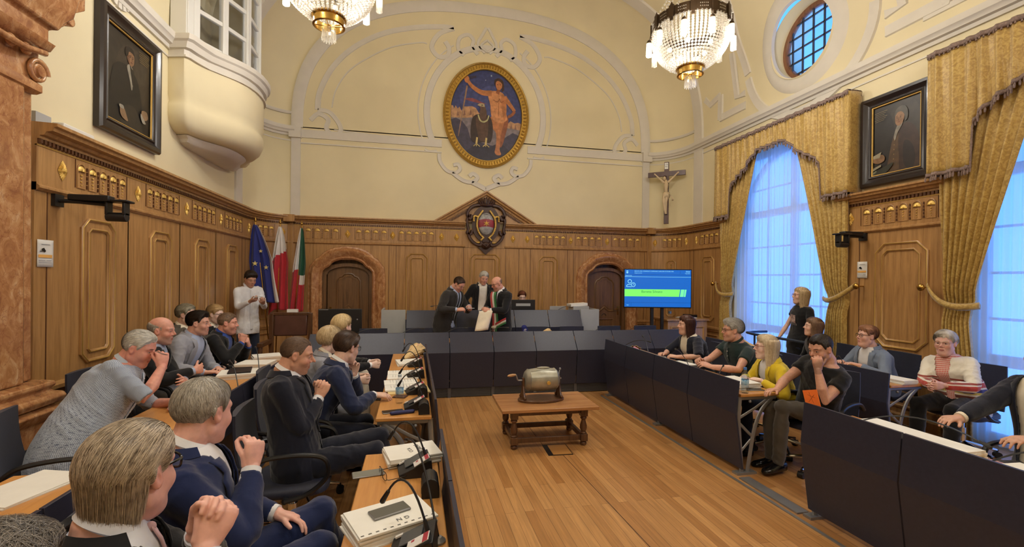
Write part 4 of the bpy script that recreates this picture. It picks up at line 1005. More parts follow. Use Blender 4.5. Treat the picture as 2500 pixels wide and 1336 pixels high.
b = MB(); st = [(0.075 * math.cos(PI / 2 + PI * i / 6) * (1 if i % 2 == 0 else 0.36), 0.075 * math.sin(PI / 2 + PI * i / 6) * (1 if i % 2 == 0 else 0.36)) for i in range(12)]
b.add([(x, -0.103, z) for x, z in st] + [(0, -0.116, 0)], [(i, (i + 1) % 12, 12) for i in range(12)]); b.build('gold_star', GOLD, crest, fix=False, smooth=False)
b = MB()
for s_ in (-1, 1):
    for ctrl in ([(0.08, 0.27), (0.13, 0.2), (0.18, 0.12), (0.20, 0.0), (0.19, -0.1), (0.14, -0.22), (0.06, -0.30)], [(0.18, 0.14), (0.26, 0.15), (0.27, 0.03)], [(0.06, -0.30), (0.12, -0.36)], [(0.13, -0.40), (0.25, -0.41)]):
        pts = spline(ctrl, 8); L = 0
        for i in range(len(pts) - 1):
            if i % 2 == 0: b.sphere((s_ * pts[i].x, -0.085 if ctrl[0][1] > -0.35 else -0.04, pts[i].y), 0.021, 8, 6)
b.build('gilt_beading', GOLD, crest)

# ------------------------------------------------------------------ crucifix
cr = thing('crucifix', 'dark wooden crucifix with pale carved figure in the right back corner', 'crucifix', (5.50, 9.30, 3.0), R(-38))
CW = wood('dark_cross_wood', s2l(62, 34, 30), s2l(88, 52, 44))
b = MB(); b.bb((-0.05, -0.025, 0), (0.05, 0.025, 1.38)); b.bb((-0.40, -0.03, 1.06), (0.40, 0.02, 1.17)); b.build('cross', CW, cr, bevel=0.004)
IV = mat('painted_carved_wood', s2l(206, 184, 150), 0.5, var=0.08)
b = MB()
b.tube([(0, -0.06, 0.66), (0, -0.075, 0.76), (0.005, -0.085, 0.86), (0, -0.07, 0.94)], [0.055, 0.05, 0.068, 0.04], 12, flat=0.7, roundcap=True)
b.sphere((-0.03, -0.10, 1.0), 0.042, 12, 10, (0.85, 1, 1.2))
for s_ in (-1, 1):
    b.tube([(s_ * 0.05, -0.07, 0.92), (s_ * 0.13, -0.06, 1.0), (s_ * 0.24, -0.05, 1.11)], [0.028, 0.02, 0.013], 8, roundcap=True); b.sphere((s_ * 0.25, -0.045, 1.12), 0.016, 8, 6, (1, 0.6, 1.2))
    b.tube([(s_ * 0.03, -0.06, 0.66), (s_ * 0.025 - 0.02, -0.11, 0.48), (s_ * 0.008 - 0.01, -0.06, 0.28), (s_ * 0.01, -0.075, 0.22)], [0.042, 0.032, 0.022, 0.016], 10, roundcap=True)
b.build('figure', IV, cr)
b = MB(); b.loft([[(rx * math.cos(2 * PI * k / 20) * (1 + 0.12 * math.sin(k * 2.2)), -0.065 + ry * math.sin(2 * PI * k / 20), z + 0.02 * math.sin(k * 1.3)) for k in range(20)] for z, rx, ry in ((0.68, 0.07, 0.055), (0.63, 0.075, 0.06), (0.57, 0.082, 0.06))])
b.loft([[(0.06, -0.07, 0.66), (0.08, -0.05, 0.66), (0.08, -0.09, 0.62)], [(0.14, -0.08, 0.58), (0.15, -0.05, 0.56), (0.13, -0.09, 0.54)], [(0.17, -0.08, 0.52), (0.15, -0.05, 0.5), (0.12, -0.09, 0.5)]]); b.build('loincloth', IV, cr, sharp=None)
b = MB(); b.sphere((-0.03, -0.088, 1.025), 0.045, 12, 8, (1, 0.95, 0.9)); b.build('hair', WALN, cr)
b = MB(); b.bb((-0.04, -0.032, 1.22), (0.035, -0.026, 1.36)); b.build('inscription_scroll', PAPER, cr)
text_mesh('inscription', 'I N\nR I', 0.045, BLACK, cr, (0, -0.0335, 1.305), (R(90), 0, 0))

# ------------------------------------------------------------------ flags
def flag(label, x, y, lean, cols, star=False, length=1.62, rz=0.0, wid=0.30):
    f = thing('standing_flag', label, 'flag', (x, y, 0), rz)
    b = MB(); top = (lean, 0, 2.72); b.tube([(0, 0, 0.03), top], 0.012, 8); b.build('flag_pole', BRASS, f)
    b = MB(); b.lathe([(0.001, 0), (0.15, 0), (0.15, 0.02), (0.03, 0.05), (0.016, 0.1)], n=16); b.build('base', BRASS, f)
    b = MB(); b.sphere((lean, 0, 2.74), 0.025, 10, 8); b.tube([(lean, 0, 2.76), (lean, 0, 2.81)], [0.016, 0.001], 8); b.build('finial', BRASS, f)
    b = MB(); nz, nx = 44, 40; ms = []; g = []
    for r in range(nz + 1):
        t = r / nz; row = []
        for i in range(nx + 1):
            u = i / nx; z = 2.66 - t * length * (1 - 0.10 * u) + 0.05 * math.sin(u * 5) * t
            wv = wid * (0.12 + 0.88 * min(1, (t * 2.3) ** 0.8)) * (1 - 0.12 * math.sin(t * 3))
            px = lean * (1 - t * length / 2.72) + (u - 0.42) * wv; ph = u * 2 * PI * 2.6 + t * 1.5
            row.append((px, -0.035 + 0.035 * math.sin(ph) * min(1, t * 3) + 0.02 * math.sin(u * 9 + t * 4), z))
        g.append(row)
    vs = [p for r in g for p in r]; mats_ = [c[1] for c in cols]
    n = nx + 1
    for r in range(nz):
        for i in range(nx):
            u, t = (i + 0.5) / nx, (r + 0.5) / nz; k = next(j for j, c in enumerate(cols) if c[0](u, t))
            b.f.append((r * n + i, r * n + i + 1, (r + 1) * n + i + 1, (r + 1) * n + i)); b.mi.append(k)
    b.v = vs; b.build('cloth', mats_, f, sharp=None, solid=0.003, fix=False)
    if star:
        for u, t, s_ in ((0.32, 0.50, 0.05), (0.72, 0.56, 0.045), (0.6, 0.36, 0.035), (0.2, 0.68, 0.04)):
            p = Vector(g[int(t * nz)][int(u * nx)]); q = [(p.x + s_ * (1 if i % 2 == 0 else 0.4) * math.cos(PI / 2 + PI * i / 5), p.y - 0.03, p.z + s_ * (1 if i % 2 == 0 else 0.4) * math.sin(PI / 2 + PI * i / 5)) for i in range(10)]
            MB().add(q + [(c[0], c[1] + 0.002, c[2]) for c in q], [tuple(range(10)), tuple(reversed(range(10, 20)))]).build('gold_star', mat('yellow_star', s2l(226, 206, 130), 0.6), f, smooth=False)
CF = lambda n, c: mat(n, c, 0.7, var=0.05, sheen=0.2)
FB, FW, FR, FG = CF('flag_blue', s2l(28, 40, 120)), CF('flag_white', s2l(222, 216, 210)), CF('flag_red', s2l(186, 36, 48)), CF('flag_green', s2l(24, 84, 58))
flag('dark blue flag with gold stars on a leaning pole in the left corner', -2.52, 9.12, -0.30, [(lambda u, t: u > 0.84, FW), (lambda u, t: True, FB)], True, 1.5, 0.0, 0.46)
flag('white over red flag hanging between the blue flag and the tricolour', -2.52, 9.34, 0.06, [(lambda u, t: t < 0.38 - 0.1 * u, FW), (lambda u, t: True, FR)], False, 1.66, 0.0, 0.36)
flag('green white and red tricolour flag beside the left marble doorway', -2.28, 9.46, 0.17, [(lambda u, t: t < 0.56 and u > 0.42, FG), (lambda u, t: t < 0.5, FW), (lambda u, t: t < 0.68 and u > 0.6, FW), (lambda u, t: True, FR)], False, 1.7, 0.0, 0.28)

# ------------------------------------------------------------------ display screen
tv = thing('display_screen', 'large display on a black stand showing a blue page with green name bar', 'screen', (4.47, 7.84, 0), R(-12))
SCB = mat('screen_blue', (0.0, 0.0, 0.0), 0.3, var=0, emit=s2l(20, 104, 200), estr=0.95)
SCG = mat('screen_green', (0, 0, 0), 0.3, var=0, emit=s2l(128, 252, 108), estr=1.0)
SCW = mat('screen_white', (0, 0, 0), 0.3, var=0, emit=s2l(150, 230, 250), estr=1.0)
SCD = mat('screen_dark_line', (0, 0, 0), 0.3, var=0, emit=s2l(8, 66, 140), estr=0.9)
b = MB(); b.bb((-0.635, -0.02, 1.215), (0.635, 0.035, 1.945)); b.build('housing', BLACKG, tv, bevel=0.004)
b = MB()
for x in (-0.09, 0.10): b.bb((x - 0.025, 0.0, 0.02), (x + 0.025, 0.06, 1.5))
b.build('post', BLACK, tv); b = MB(); b.bb((-0.4, -0.25, 0.0), (0.4, 0.3, 0.03)); b.bb((-0.3, 0.035, 1.4), (0.3, 0.06, 1.75)); b.build('foot', BLACK, tv)
b = MB(); b.bb((-0.62, -0.023, 1.235), (0.62, -0.02, 1.93)); scr = b.build('screen', SCB, tv, smooth=False)
def sb(name, x0, x1, z0, z1, m_, sk=0.0, h=0.0245):
    MB().add([(x0, -h, z0), (x1, -h, z0), (x1 + sk, -h, z1), (x0 + (sk if x0 > -0.6 else 0), -h, z1)], [(0, 1, 2, 3)]).build(name, m_, scr, smooth=False, fix=False)
sb('header_line', -0.62, 0.62, 1.795, 1.80, SCW); sb('header_rule', -0.62, 0.62, 1.838, 1.843, SCD); sb('footer_rule', -0.62, 0.62, 1.315, 1.319, SCD); sb('footer_tick', -0.50, -0.496, 1.25, 1.31, SCD); sb('header_tick', 0.415, 0.419, 1.86, 1.91, SCD); sb('header_tick', -0.45, -0.446, 1.86, 1.92, SCD)
sb('name_bar', -0.62, 0.40, 1.43, 1.565, SCG, 0.02); sb('name_bar_end', 0.415, 0.48, 1.43, 1.565, mat('screen_pale_green', (0, 0, 0), 0.3, var=0, emit=s2l(120, 250, 170), estr=1.0), 0.02); sb('name_bar_end', 0.487, 0.52, 1.43, 1.565, MATS['screen_pale_green'], 0.02)
tr = (R(90), 0, 0)
text_mesh('name_text', 'Baratta Silvano', 0.066, mat('screen_text_green', (0, 0, 0), 0.3, var=0, emit=s2l(50, 130, 70), estr=0.9), scr, (-0.11, -0.0265, 1.50), tr)
text_mesh('header_text', 'SEDUTA DEL CONSIGLIO COMUNALE 26.06.2025 SITZUNG DES', 0.026, SCW, scr, (-0.44, -0.026, 1.893), tr, 'LEFT')
text_mesh('subheader_text', 'Stadtgemeinderates', 0.018, SCW, scr, (-0.44, -0.026, 1.862), tr, 'LEFT'); text_mesh('clock_text', '20:26', 0.036, SCW, scr, (0.60, -0.026, 1.888), tr, 'RIGHT'); text_mesh('date_text', '26 giu 2025', 0.02, SCW, scr, (0.60, -0.026, 1.858), tr, 'RIGHT')
text_mesh('section_text', 'DIBATTITO', 0.024, SCW, scr, (-0.61, -0.026, 1.808), tr, 'LEFT'); text_mesh('footer_text', 'Bolzano\nBozen', 0.014, SCW, scr, (-0.56, -0.026, 1.27), tr)
b = MB(); F2 = lambda u, v, h: (u, -0.0245 - h, v)
def flat_line(b, pts, w_):
    b.loft([[F2(*q, 0.001), F2(*r_, 0.001)] for q, r_ in _edges(pts, w_)], cap=False, closed=False)
def _edges(pts, w_):
    P = [Vector(p) for p in pts]; out = []
    for i, p in enumerate(P):
        t = (P[min(i + 1, len(P) - 1)] - P[max(i - 1, 0)]).normalized(); nn = Vector((-t.y, t.x)) * w_ / 2; out.append((p + nn, p - nn))
    return out
flat_line(b, arc_pts(-0.525, 1.71, 0.033, 0, 360, 24), 0.010); flat_line(b, [(-0.49, 1.61), (-0.585, 1.61)] , 0.010); flat_line(b, arc_pts(-0.545, 1.61, 0.042, 180, 90, 8) + [(-0.50, 1.652)], 0.010)
flat_line(b, arc_pts(-0.458, 1.648, 0.036, 0, 360, 24), 0.010); flat_line(b, [(-0.458, 1.672), (-0.458, 1.648), (-0.442, 1.642)], 0.007)
b.prism([(-0.59, 1.895), (-0.555, 1.895), (-0.555, 1.91), (-0.59, 1.91)], lambda u, v, d: (u, -0.0245 - d, v), 0, 0.001); b.prism([(-0.59, 1.868), (-0.5725, 1.858), (-0.555, 1.868), (-0.555, 1.884), (-0.59, 1.884)], lambda u, v, d: (u, -0.0245 - d, v), 0, 0.001)
b.build('person_clock_icon', SCW, scr, smooth=False, fix=False)

# ------------------------------------------------------------------ wall cameras and notices
def wall_camera(label, loc, rz):
    c = thing('surveillance_camera', label, 'camera', loc, rz)     # local: +x away from wall, y along wall
    b = MB(); b.bb((0, -0.05, -0.05), (0.03, 0.05, 0.05)); b.tube([(0.02, 0, 0), (0.16, 0.02, 0.0), (0.34, 0.06, -0.01)], 0.018, 8); b.build('wall_bracket', BLACK, c)
    b = MB(); b.box((0.24, 0.03, 0.035), (0.30, 0.09, 0.05)); b.box((0.42, 0.06, 0.02), (0.2, 0.12, 0.02)); b.build('camera_body', BLACK, c, bevel=0.008)
    b = MB(); b.bb((0.34, 0.02, -0.10), (0.36, 0.10, 0.02)); b.bb((0.47, 0.02, -0.10), (0.49, 0.10, 0.02)); b.tube([(0.34, 0.06, -0.115), (0.49, 0.06, -0.115)], 0.04, 12); b.build('dome_head', BLACK, c, bevel=0.004)
wall_camera('black camera on a bracket above the paper notice on the left wall', (XL + 0.06, 4.56, 2.34), 0)
wall_camera('black camera on a bracket above the paper notice between the tall windows', (XR - 0.06, 5.02, 2.34), R(180))
def notice(label, fn, org):
    n = thing('camera_notice', label, 'notice', org)
    b = MB(); g = [[tuple(Vector(fn(-0.075 + 0.15 * i / 6, -0.11 + 0.22 * j / 6, 0.004 + 0.012 * (i / 6) ** 2)) ) for i in range(7)] for j in range(7)]
    b.grid(g).build('sheet', PAPER, n, sharp=None, solid=0.001, fix=False)
    for nm, r_, m_ in (('orange_band', (-0.068, 0.06, -0.035, -0.01), mat('print_orange', s2l(232, 176, 92), 0.8)), ('text_lines', (-0.065, 0.0, -0.06, -0.055), mat('print_grey', s2l(150, 150, 152), 0.8)), ('text_lines', (0.008, 0.055, -0.06, -0.055), MATS['print_grey']), ('text_lines', (-0.065, 0.055, -0.075, -0.071), MATS['print_grey']), ('text_lines', (-0.04, 0.04, 0.07, 0.075), MATS['print_grey'])):
        MB().prism([(r_[0], r_[2]), (r_[1], r_[2]), (r_[1], r_[3]), (r_[0], r_[3])], lambda u, v, d: fn(u, v, 0.0085 + 0.012 * ((u + 0.075) / 0.15) ** 2 + d), 0, 0.0006).build(nm, m_, n, smooth=False, fix=False)
    b = MB(); b.prism([(-0.045, 0.035), (-0.02, 0.045), (0.0, 0.02), (-0.01, 0.008), (-0.035, 0.018)], lambda u, v, d: fn(u, v, 0.014 + d), 0, 0.0006); b.prism([(-0.06, 0.012), (-0.035, 0.012), (-0.035, 0.017), (-0.06, 0.017)], lambda u, v, d: fn(u, v, 0.012 + d), 0, 0.0006); b.build('camera_pictogram', BLACK, n, smooth=False, fix=False)
notice('white notice with camera pictogram on the left oak panelling', lambda u, v, h: (h, u, v), (XL + 0.062, 4.44, 1.89))
notice('white notice with camera pictogram on the oak panel between the windows', lambda u, v, h: (-h, -u, v), (XR - 0.062, 5.03, 1.90))
# white trunking box on top of the left panelling
b = MB(); b.bb((XL, 4.36, 2.93), (XL + 0.05, 4.52, 3.02)); tag(b.build('junction_box', GREYB), 'small pale junction box above the left wainscot', 'box')
b = MB(); b.bb((XL, 4.60, 2.93), (XL + 0.09, 4.98, 3.01)); tag(b.build('emergency_lamp_box', FRAMEW, bevel=0.01), 'long white box lamp lying along the left wainscot top', 'lamp')

# ------------------------------------------------------------------ chandeliers
def crystal():
    m_ = bpy.data.materials.new('crystal'); m_.use_nodes = True; nt = m_.node_tree; nt.nodes.clear()
    o = nt.nodes.new('ShaderNodeOutputMaterial'); t = nt.nodes.new('ShaderNodeBsdfTransparent'); d = nt.nodes.new('ShaderNodeBsdfTranslucent'); g = nt.nodes.new('ShaderNodeBsdfGlossy'); m1 = nt.nodes.new('ShaderNodeMixShader'); m2 = nt.nodes.new('ShaderNodeMixShader')
    g.inputs['Roughness'].default_value = 0.08; d.inputs[0].default_value = (1, 0.96, 0.88, 1); t.inputs[0].default_value = (1, 0.98, 0.94, 1)
    m1.inputs[0].default_value = 0.5; nt.links.new(d.outputs[0], m1.inputs[1]); nt.links.new(g.outputs[0], m1.inputs[2]); m2.inputs[0].default_value = 0.7; nt.links.new(t.outputs[0], m2.inputs[1]); nt.links.new(m1.outputs[0], m2.inputs[2]); nt.links.new(m2.outputs[0], o.inputs[0]); return m_
CRYS = crystal()
BULB = mat('lit_glass', (1, 1, 1), 0.4, var=0, emit=(1.0, 0.90, 0.68), estr=3.2)
def chandelier(label, x, y, real=True):
    c = thing('chandelier', label, 'chandelier', (x, y, 4.18), 0, 'crystal chandeliers of the hall')
    Z = lambda z: z - 4.18
    b = MB(); n = 48; segs = 12
    rg = [[(r * math.cos(2 * PI * i / n), r * math.sin(2 * PI * i / n), Z(z)) for i in range(n)] for r, z in ((0.545, 5.02), (0.56, 5.02), (0.56, 5.16), (0.545, 5.16), (0.545, 5.02))]
    b.loft(rg, cap=False)
    for i in range(segs):
        a = 2 * PI * i / segs; rot = Matrix.Rotation(a, 3, 'Z'); p = rot @ Vector((0.565, 0, 0))
        b.box((p.x, p.y, Z(5.09)), (0.03, 0.07, 0.17), rot); b.box((p.x, p.y, Z(5.195)), (0.024, 0.05, 0.05), rot, 0.2); b.box((p.x, p.y, Z(4.985)), (0.02, 0.045, 0.05), rot)
    b.build('bronze_ring', BRONZE, c)
    b = MB()
    for i in range(segs):
        for k in range(5):
            for j in range(2):
                a = 2 * PI * (i + 0.5) / segs + (k - 2) * 0.045; b.box((0.562 * math.cos(a), 0.562 * math.sin(a), Z(5.07 + j * 0.04)), (0.006, 0.012, 0.014), Matrix.Rotation(a, 3, 'Z'))
    tag(b.build('pierced_squares', CRYS, c), kind='stuff')
    b = MB(); NS = 60; curve = [(0.545, 5.02), (0.545, 4.92), (0.53, 4.82), (0.49, 4.71), (0.42, 4.61), (0.32, 4.52), (0.24, 4.47), (0.185, 4.45)]
    L = spline(curve, 3)
    for i in range(NS):
        a = 2 * PI * i / NS
        for k, p in enumerate(L):
            if i % 2 and p.x < 0.33: continue
            r = 0.0235 * (0.45 + p.x) if True else 0
            b.sphere((p.x * math.cos(a), p.x * math.sin(a), Z(p.y)), r, 6, 4, (1, 1, 0.8))
    for i in range(18):
        a = 2 * PI * i / 18
        for k in range(24):
            t = k / 23; r = 0.52 * (1 - t) ** 1.5 + 0.05; b.sphere((r * math.cos(a), r * math.sin(a), Z(5.15 + 1.15 * t)), 0.014, 5, 3)
    tag(b.build('bead_strands', CRYS, c, fix=False, sharp=None), kind='stuff')
    b = MB(); b.lathe([(0.20, Z(4.47)), (0.205, Z(4.45)), (0.185, Z(4.43)), (0.18, Z(4.36)), (0.19, Z(4.35)), (0.165, Z(4.345)), (0.165, Z(4.46))], n=36, cap=False)
    for i in range(4):
        a = PI / 2 * i; b.tube([(0, 0, Z(4.35)), (0.17 * math.cos(a), 0.17 * math.sin(a), Z(4.36))], 0.006, 6)
    b.sphere((0, 0, Z(4.35)), 0.03, 10, 6); b.tube([(0, 0, Z(4.36)), (0, 0, Z(4.28))], 0.006, 6); b.build('brass_bowl', BRASS, c)
    b = MB()
    for i in range(30):
        a = 2 * PI * i / 30; h = 0.02 * (i % 2); b.tube([(0.075 * math.cos(a), 0.075 * math.sin(a), Z(4.32)), (0.082 * math.cos(a), 0.082 * math.sin(a), Z(4.17 + h))], 0.0055, 5)
    tag(b.build('glass_rod_fringe', CRYS, c), kind='stuff')
    NL = 10
    for i in range(NL):
        a = 2 * PI * (i + 0.35) / NL; cx, cy = 0.60 * math.cos(a), 0.60 * math.sin(a)
        b = MB(); b.tube([(cx * 0.95, cy * 0.95, Z(5.03)), (cx, cy, Z(4.92))], 0.005, 6); b.lathe([(0.008, 0.05), (0.03, 0.03), (0.038, 0.0), (0.034, -0.01)], (cx, cy, Z(4.885)), 12); pl = b.build('pendant_lamp', BRONZE, c)
        b = MB(); b.lathe([(0.030, 0), (0.036, -0.02), (0.037, -0.09), (0.033, -0.12)], (cx, cy, Z(4.88)), 14); b.build('lit_glass', BULB, pl)
        b = MB(); b.lathe([(0.040, 0.0), (0.041, -0.20), (0.034, -0.205)], (cx, cy, Z(4.88)), 16, cap=False); b.build('crystal_cylinder', CRYS, pl)
    for i in range(5):
        a = 2 * PI * (i + 0.2) / 5; b = MB(); b.sphere((0.3 * math.cos(a), 0.3 * math.sin(a), Z(4.75)), 0.035, 10, 8); b.build('bulb', BULB, c)
    b = MB(); b.sphere((0.0, 0.05, Z(4.29)), 0.02, 10, 8); b.build('bulb', BULB, c)
    b = MB(); b.tube([(0, 0, Z(6.3)), (0, 0, Z(8.1))], 0.012, 8); b.lathe([(0.02, Z(7.95)), (0.10, Z(8.1)), (0.10, Z(8.18))], n=20); b.build('suspension_rod', BRONZE, c)
    for i in range(4):
        a = 2 * PI * (i + 0.5) / 4 + 0.3; lamp('chandelier_light', (0.66 * math.cos(a), 0.66 * math.sin(a), Z(4.74)), CHW / 4, WARM, 0.07, c)
    lamp('chandelier_light', (0, 0, Z(4.78)), CHW / 36, WARM, 0.1, c); c.scale = (0.88, 0.88, 0.88); c.location.z = 4.30
    return c
CL = ['crystal bead chandelier with bronze ring hanging at the right, before the round window', 'crystal bead chandelier cut off by the top edge, left of the oval painting', 'crystal bead chandelier behind the viewer on the right side', 'crystal bead chandelier behind the viewer on the left side']
c0 = chandelier(CL[0], *CHAND[0])
for i in (1, 2, 3):
    c_ = copy_tree(c0); c_.location = (*CHAND[i], 4.30); c_['label'] = CL[i]
# ------------------------------------------------------------------ council desks
def desk(name, label, loc, rz, secs, depth=0.43, top=0.84, tz=0.72, prof=None, legs=True, grille=False, wmat=None, group=None):
    """local: +x towards the hall floor, y along the desk; secs = section borders"""
    d = thing(name, label, 'desk', loc, rz, group)
    prof = prof or [(0.0, top), (0.028, 0.55), (-0.045, 0.05)]
    L0, L1 = secs[0], secs[-1]
    for a, c in zip(secs[:-1], secs[1:]):
        b = MB(); t = 0.018; a2, c2 = a + 0.005, c - 0.005
        ring = [(x, z) for x, z in prof] + [(x - t, z) for x, z in reversed(prof)]
        b.loft([[(x, y, z) for x, z in ring] for y in (a2, c2)]); b.build('front_panel', PANEL, d, sharp=5, bevel=0.0015)
    b = MB(); b.bb((-depth, L0 + 0.01, tz - 0.028), (-0.035, L1 - 0.01, tz)); b.build('table_top', wmat or BEECH, d, bevel=0.006)
    if legs:
        ys = [L0 + 0.04, L1 - 0.04] + ([(L0 + L1) / 2] if L1 - L0 > 2 else [])
        for y in ys:
            b = MB(); q = lambda pts, w_=0.022: b.tube([(x, y, z) for x, z in pts], w_, 8, flat=0.55, hint=(0, 1, 0))
            k = depth / 0.43
            q([(-0.42 * k, tz - 0.045), (-0.03, tz - 0.045)], 0.016)
            q([(-0.045, tz - 0.03), (-0.03, 0.5), (-0.05, 0.25), (-0.07, 0.02)], 0.022)
            q(spline([(-0.38 * k, tz - 0.05), (-0.27 * k, 0.56), (-0.20 * k, 0.40), (-0.16 * k, 0.2), (-0.13 * k, 0.02)], 5), 0.02)
            q([(-0.04, 0.50), (-0.2, 0.58), (-0.33 * k, tz - 0.06)], 0.013); q([(-0.035, 0.46), (-0.14, 0.36), (-0.19 * k, 0.32)], 0.013); q([(-0.06, 0.2), (-0.16 * k, 0.30)], 0.012)
            b.bb((-0.2 * k, y - 0.035, 0), (0.0, y + 0.035, 0.02)); b.sphere((-0.15, y, tz - 0.075), 0.014, 8, 6)
            b.build('leg_frame', GREYM, d)
    if grille:
        for a, c in zip(secs[:-1], secs[1:]):
            b = MB(); x = prof[-1][0] - 0.02
            for k in range(7): b.bb((x - 0.01, a + 0.03, 0.012 + k * 0.018), (x, c - 0.03, 0.021 + k * 0.018))
            for y in [a + 0.012, c - 0.012]: b.bb((x - 0.02, y - 0.012, 0), (x + 0.004, y + 0.012, 0.14))
            b.bb((x - 0.05, a, 0), (x - 0.04, c, 0.14))
            b.build('vent_grille', GREYM if False else mat('grille_grey', s2l(96, 96, 100), 0.5, 0.5), d)
    return d
GD = 'anthracite fronted council desks'
desk('council_desk', 'near left council desk with white paper stacks and dark front', (0.175, 1.30, 0), 0, [0, 0.71, 1.42], group=None)
desk('council_desk', 'left inner council desk with water bottle on its end, far from viewer', (0.175, 3.38, 0), 0, [0, 0.72, 1.44, 2.16, 2.88])
desk('council_desk', 'near right council desk with an orange card on its dark front', (2.825, 2.86, 0), R(180), [0, 0.70, 1.41, 2.1])
desk('council_desk', 'right inner council desk with water bottle and long dark front', (2.825, 6.44, 0), R(180), [0, 0.70, 1.44, 2.15, 2.89])
desk('council_desk', 'outer left council desk along the oak wall, behind the seated suited men', (-1.35, 3.38, 0), 0, [0, 0.72, 1.44, 2.16, 2.88], depth=0.58)
desk('council_desk', 'outer near left council desk at the lower left corner with papers', (-1.35, 1.35, 0), 0, [0, 0.70, 1.4], depth=0.58)
desk('council_desk', 'outer right council desk in front of the woman in the striped white jacket', (4.56, 6.5, 0), R(180), [0, 0.72, 1.44, 2.16, 2.89], depth=0.45)
desk('council_desk', 'front row council desk closing the hall floor at the far end', (0, 6.80, 0), R(-90), [-1.40, -0.76, -0.12, 0.52, 1.16, 1.80, 2.44, 3.08, 3.72, 4.36], depth=0.5, tz=0.78, top=0.93,
     prof=[(0.0, 0.93), (0.21, 0.66), (0.15, 0.14)], grille=True, wmat=BEECHX)
# raised bench of the presidency
pod = struct(empty('trim_17')); MB().bb((-1.0, 8.0, 0), (4.0, 9.70, 0.15)).build('podium_floor', FLOOR, pod, smooth=False)
dd = desk('presidency_desk', 'raised presidency desk with grey end boards behind the standing men', (0, 8.22, 0), R(-90), [-0.12, 0.52, 1.16, 1.80, 2.44, 3.08], depth=0.6, tz=1.0, top=1.16, prof=[(0.0, 1.16), (0.18, 0.86), (0.14, 0.16)], legs=False, wmat=BEECHX)
for x0, x1 in ((-0.54, -0.13), (3.09, 3.46)): b = MB(); b.bb((-0.0, x0, 0.15), (0.03, x1, 1.17)); b.bb((-0.6, x0 if x0 < 0 else x1 - 0.03, 0.15), (0, x0 + 0.03 if x0 < 0 else x1, 1.17)); b.build('end_board', GREYB, dd, bevel=0.002)
b = MB(); b.bb((-0.60, -0.5, 0.15), (-0.55, 3.4, 0.95)); b.build('back_board', PANEL, dd)
# cable duct and floor hatch
b = MB(); b.bb((2.80, 2.88, 0.0), (2.90, 3.50, 0.012)); tag(b.build('cable_duct', GREYM), 'grey metal cable duct in the floor gap between the right desks', 'duct')
b = MB(); b.bb((2.74, 1.0, 0.0), (2.765, 6.4, 0.008)); struct(b.build('baseboard_right', GREYM)); b = MB(); b.bb((0.20, 1.0, 0.0), (0.225, 6.4, 0.008)); struct(b.build('baseboard_left', GREYM))
fb = thing('floor_hatch', 'square wooden floor hatch with open black slot before the low table', 'hatch', (1.44, 4.44, 0))
b = MB(); b.box((0, 0, 0.002), (0.25, 0.29, 0.004), Matrix.Rotation(R(-3), 3, 'Z')); b.build('slot', BLACK, fb); b = MB(); b.box((0.02, -0.005, 0.005), (0.19, 0.26, 0.004), Matrix.Rotation(R(-3), 3, 'Z')); b.build('lid', wood('hatch_oak', s2l(170, 118, 62), s2l(192, 140, 80), axis='x'), fb)
b = MB(); pts = [(1.33, 6.4), (1.33, 4.6), (1.45, 4.3), (1.50, 3.0), (1.56, 1.0)]
for p, q in zip(pts[:-1], pts[1:]): b.add([(p[0], p[1], 0.0008), (p[0] + 0.006, p[1], 0.0008), (q[0] + 0.006, q[1], 0.0008), (q[0], q[1], 0.0008)], [(0, 1, 2, 3)])
struct(b.build('trim_18', mat('floor_joint', s2l(70, 42, 20), 0.6), smooth=False, fix=False))

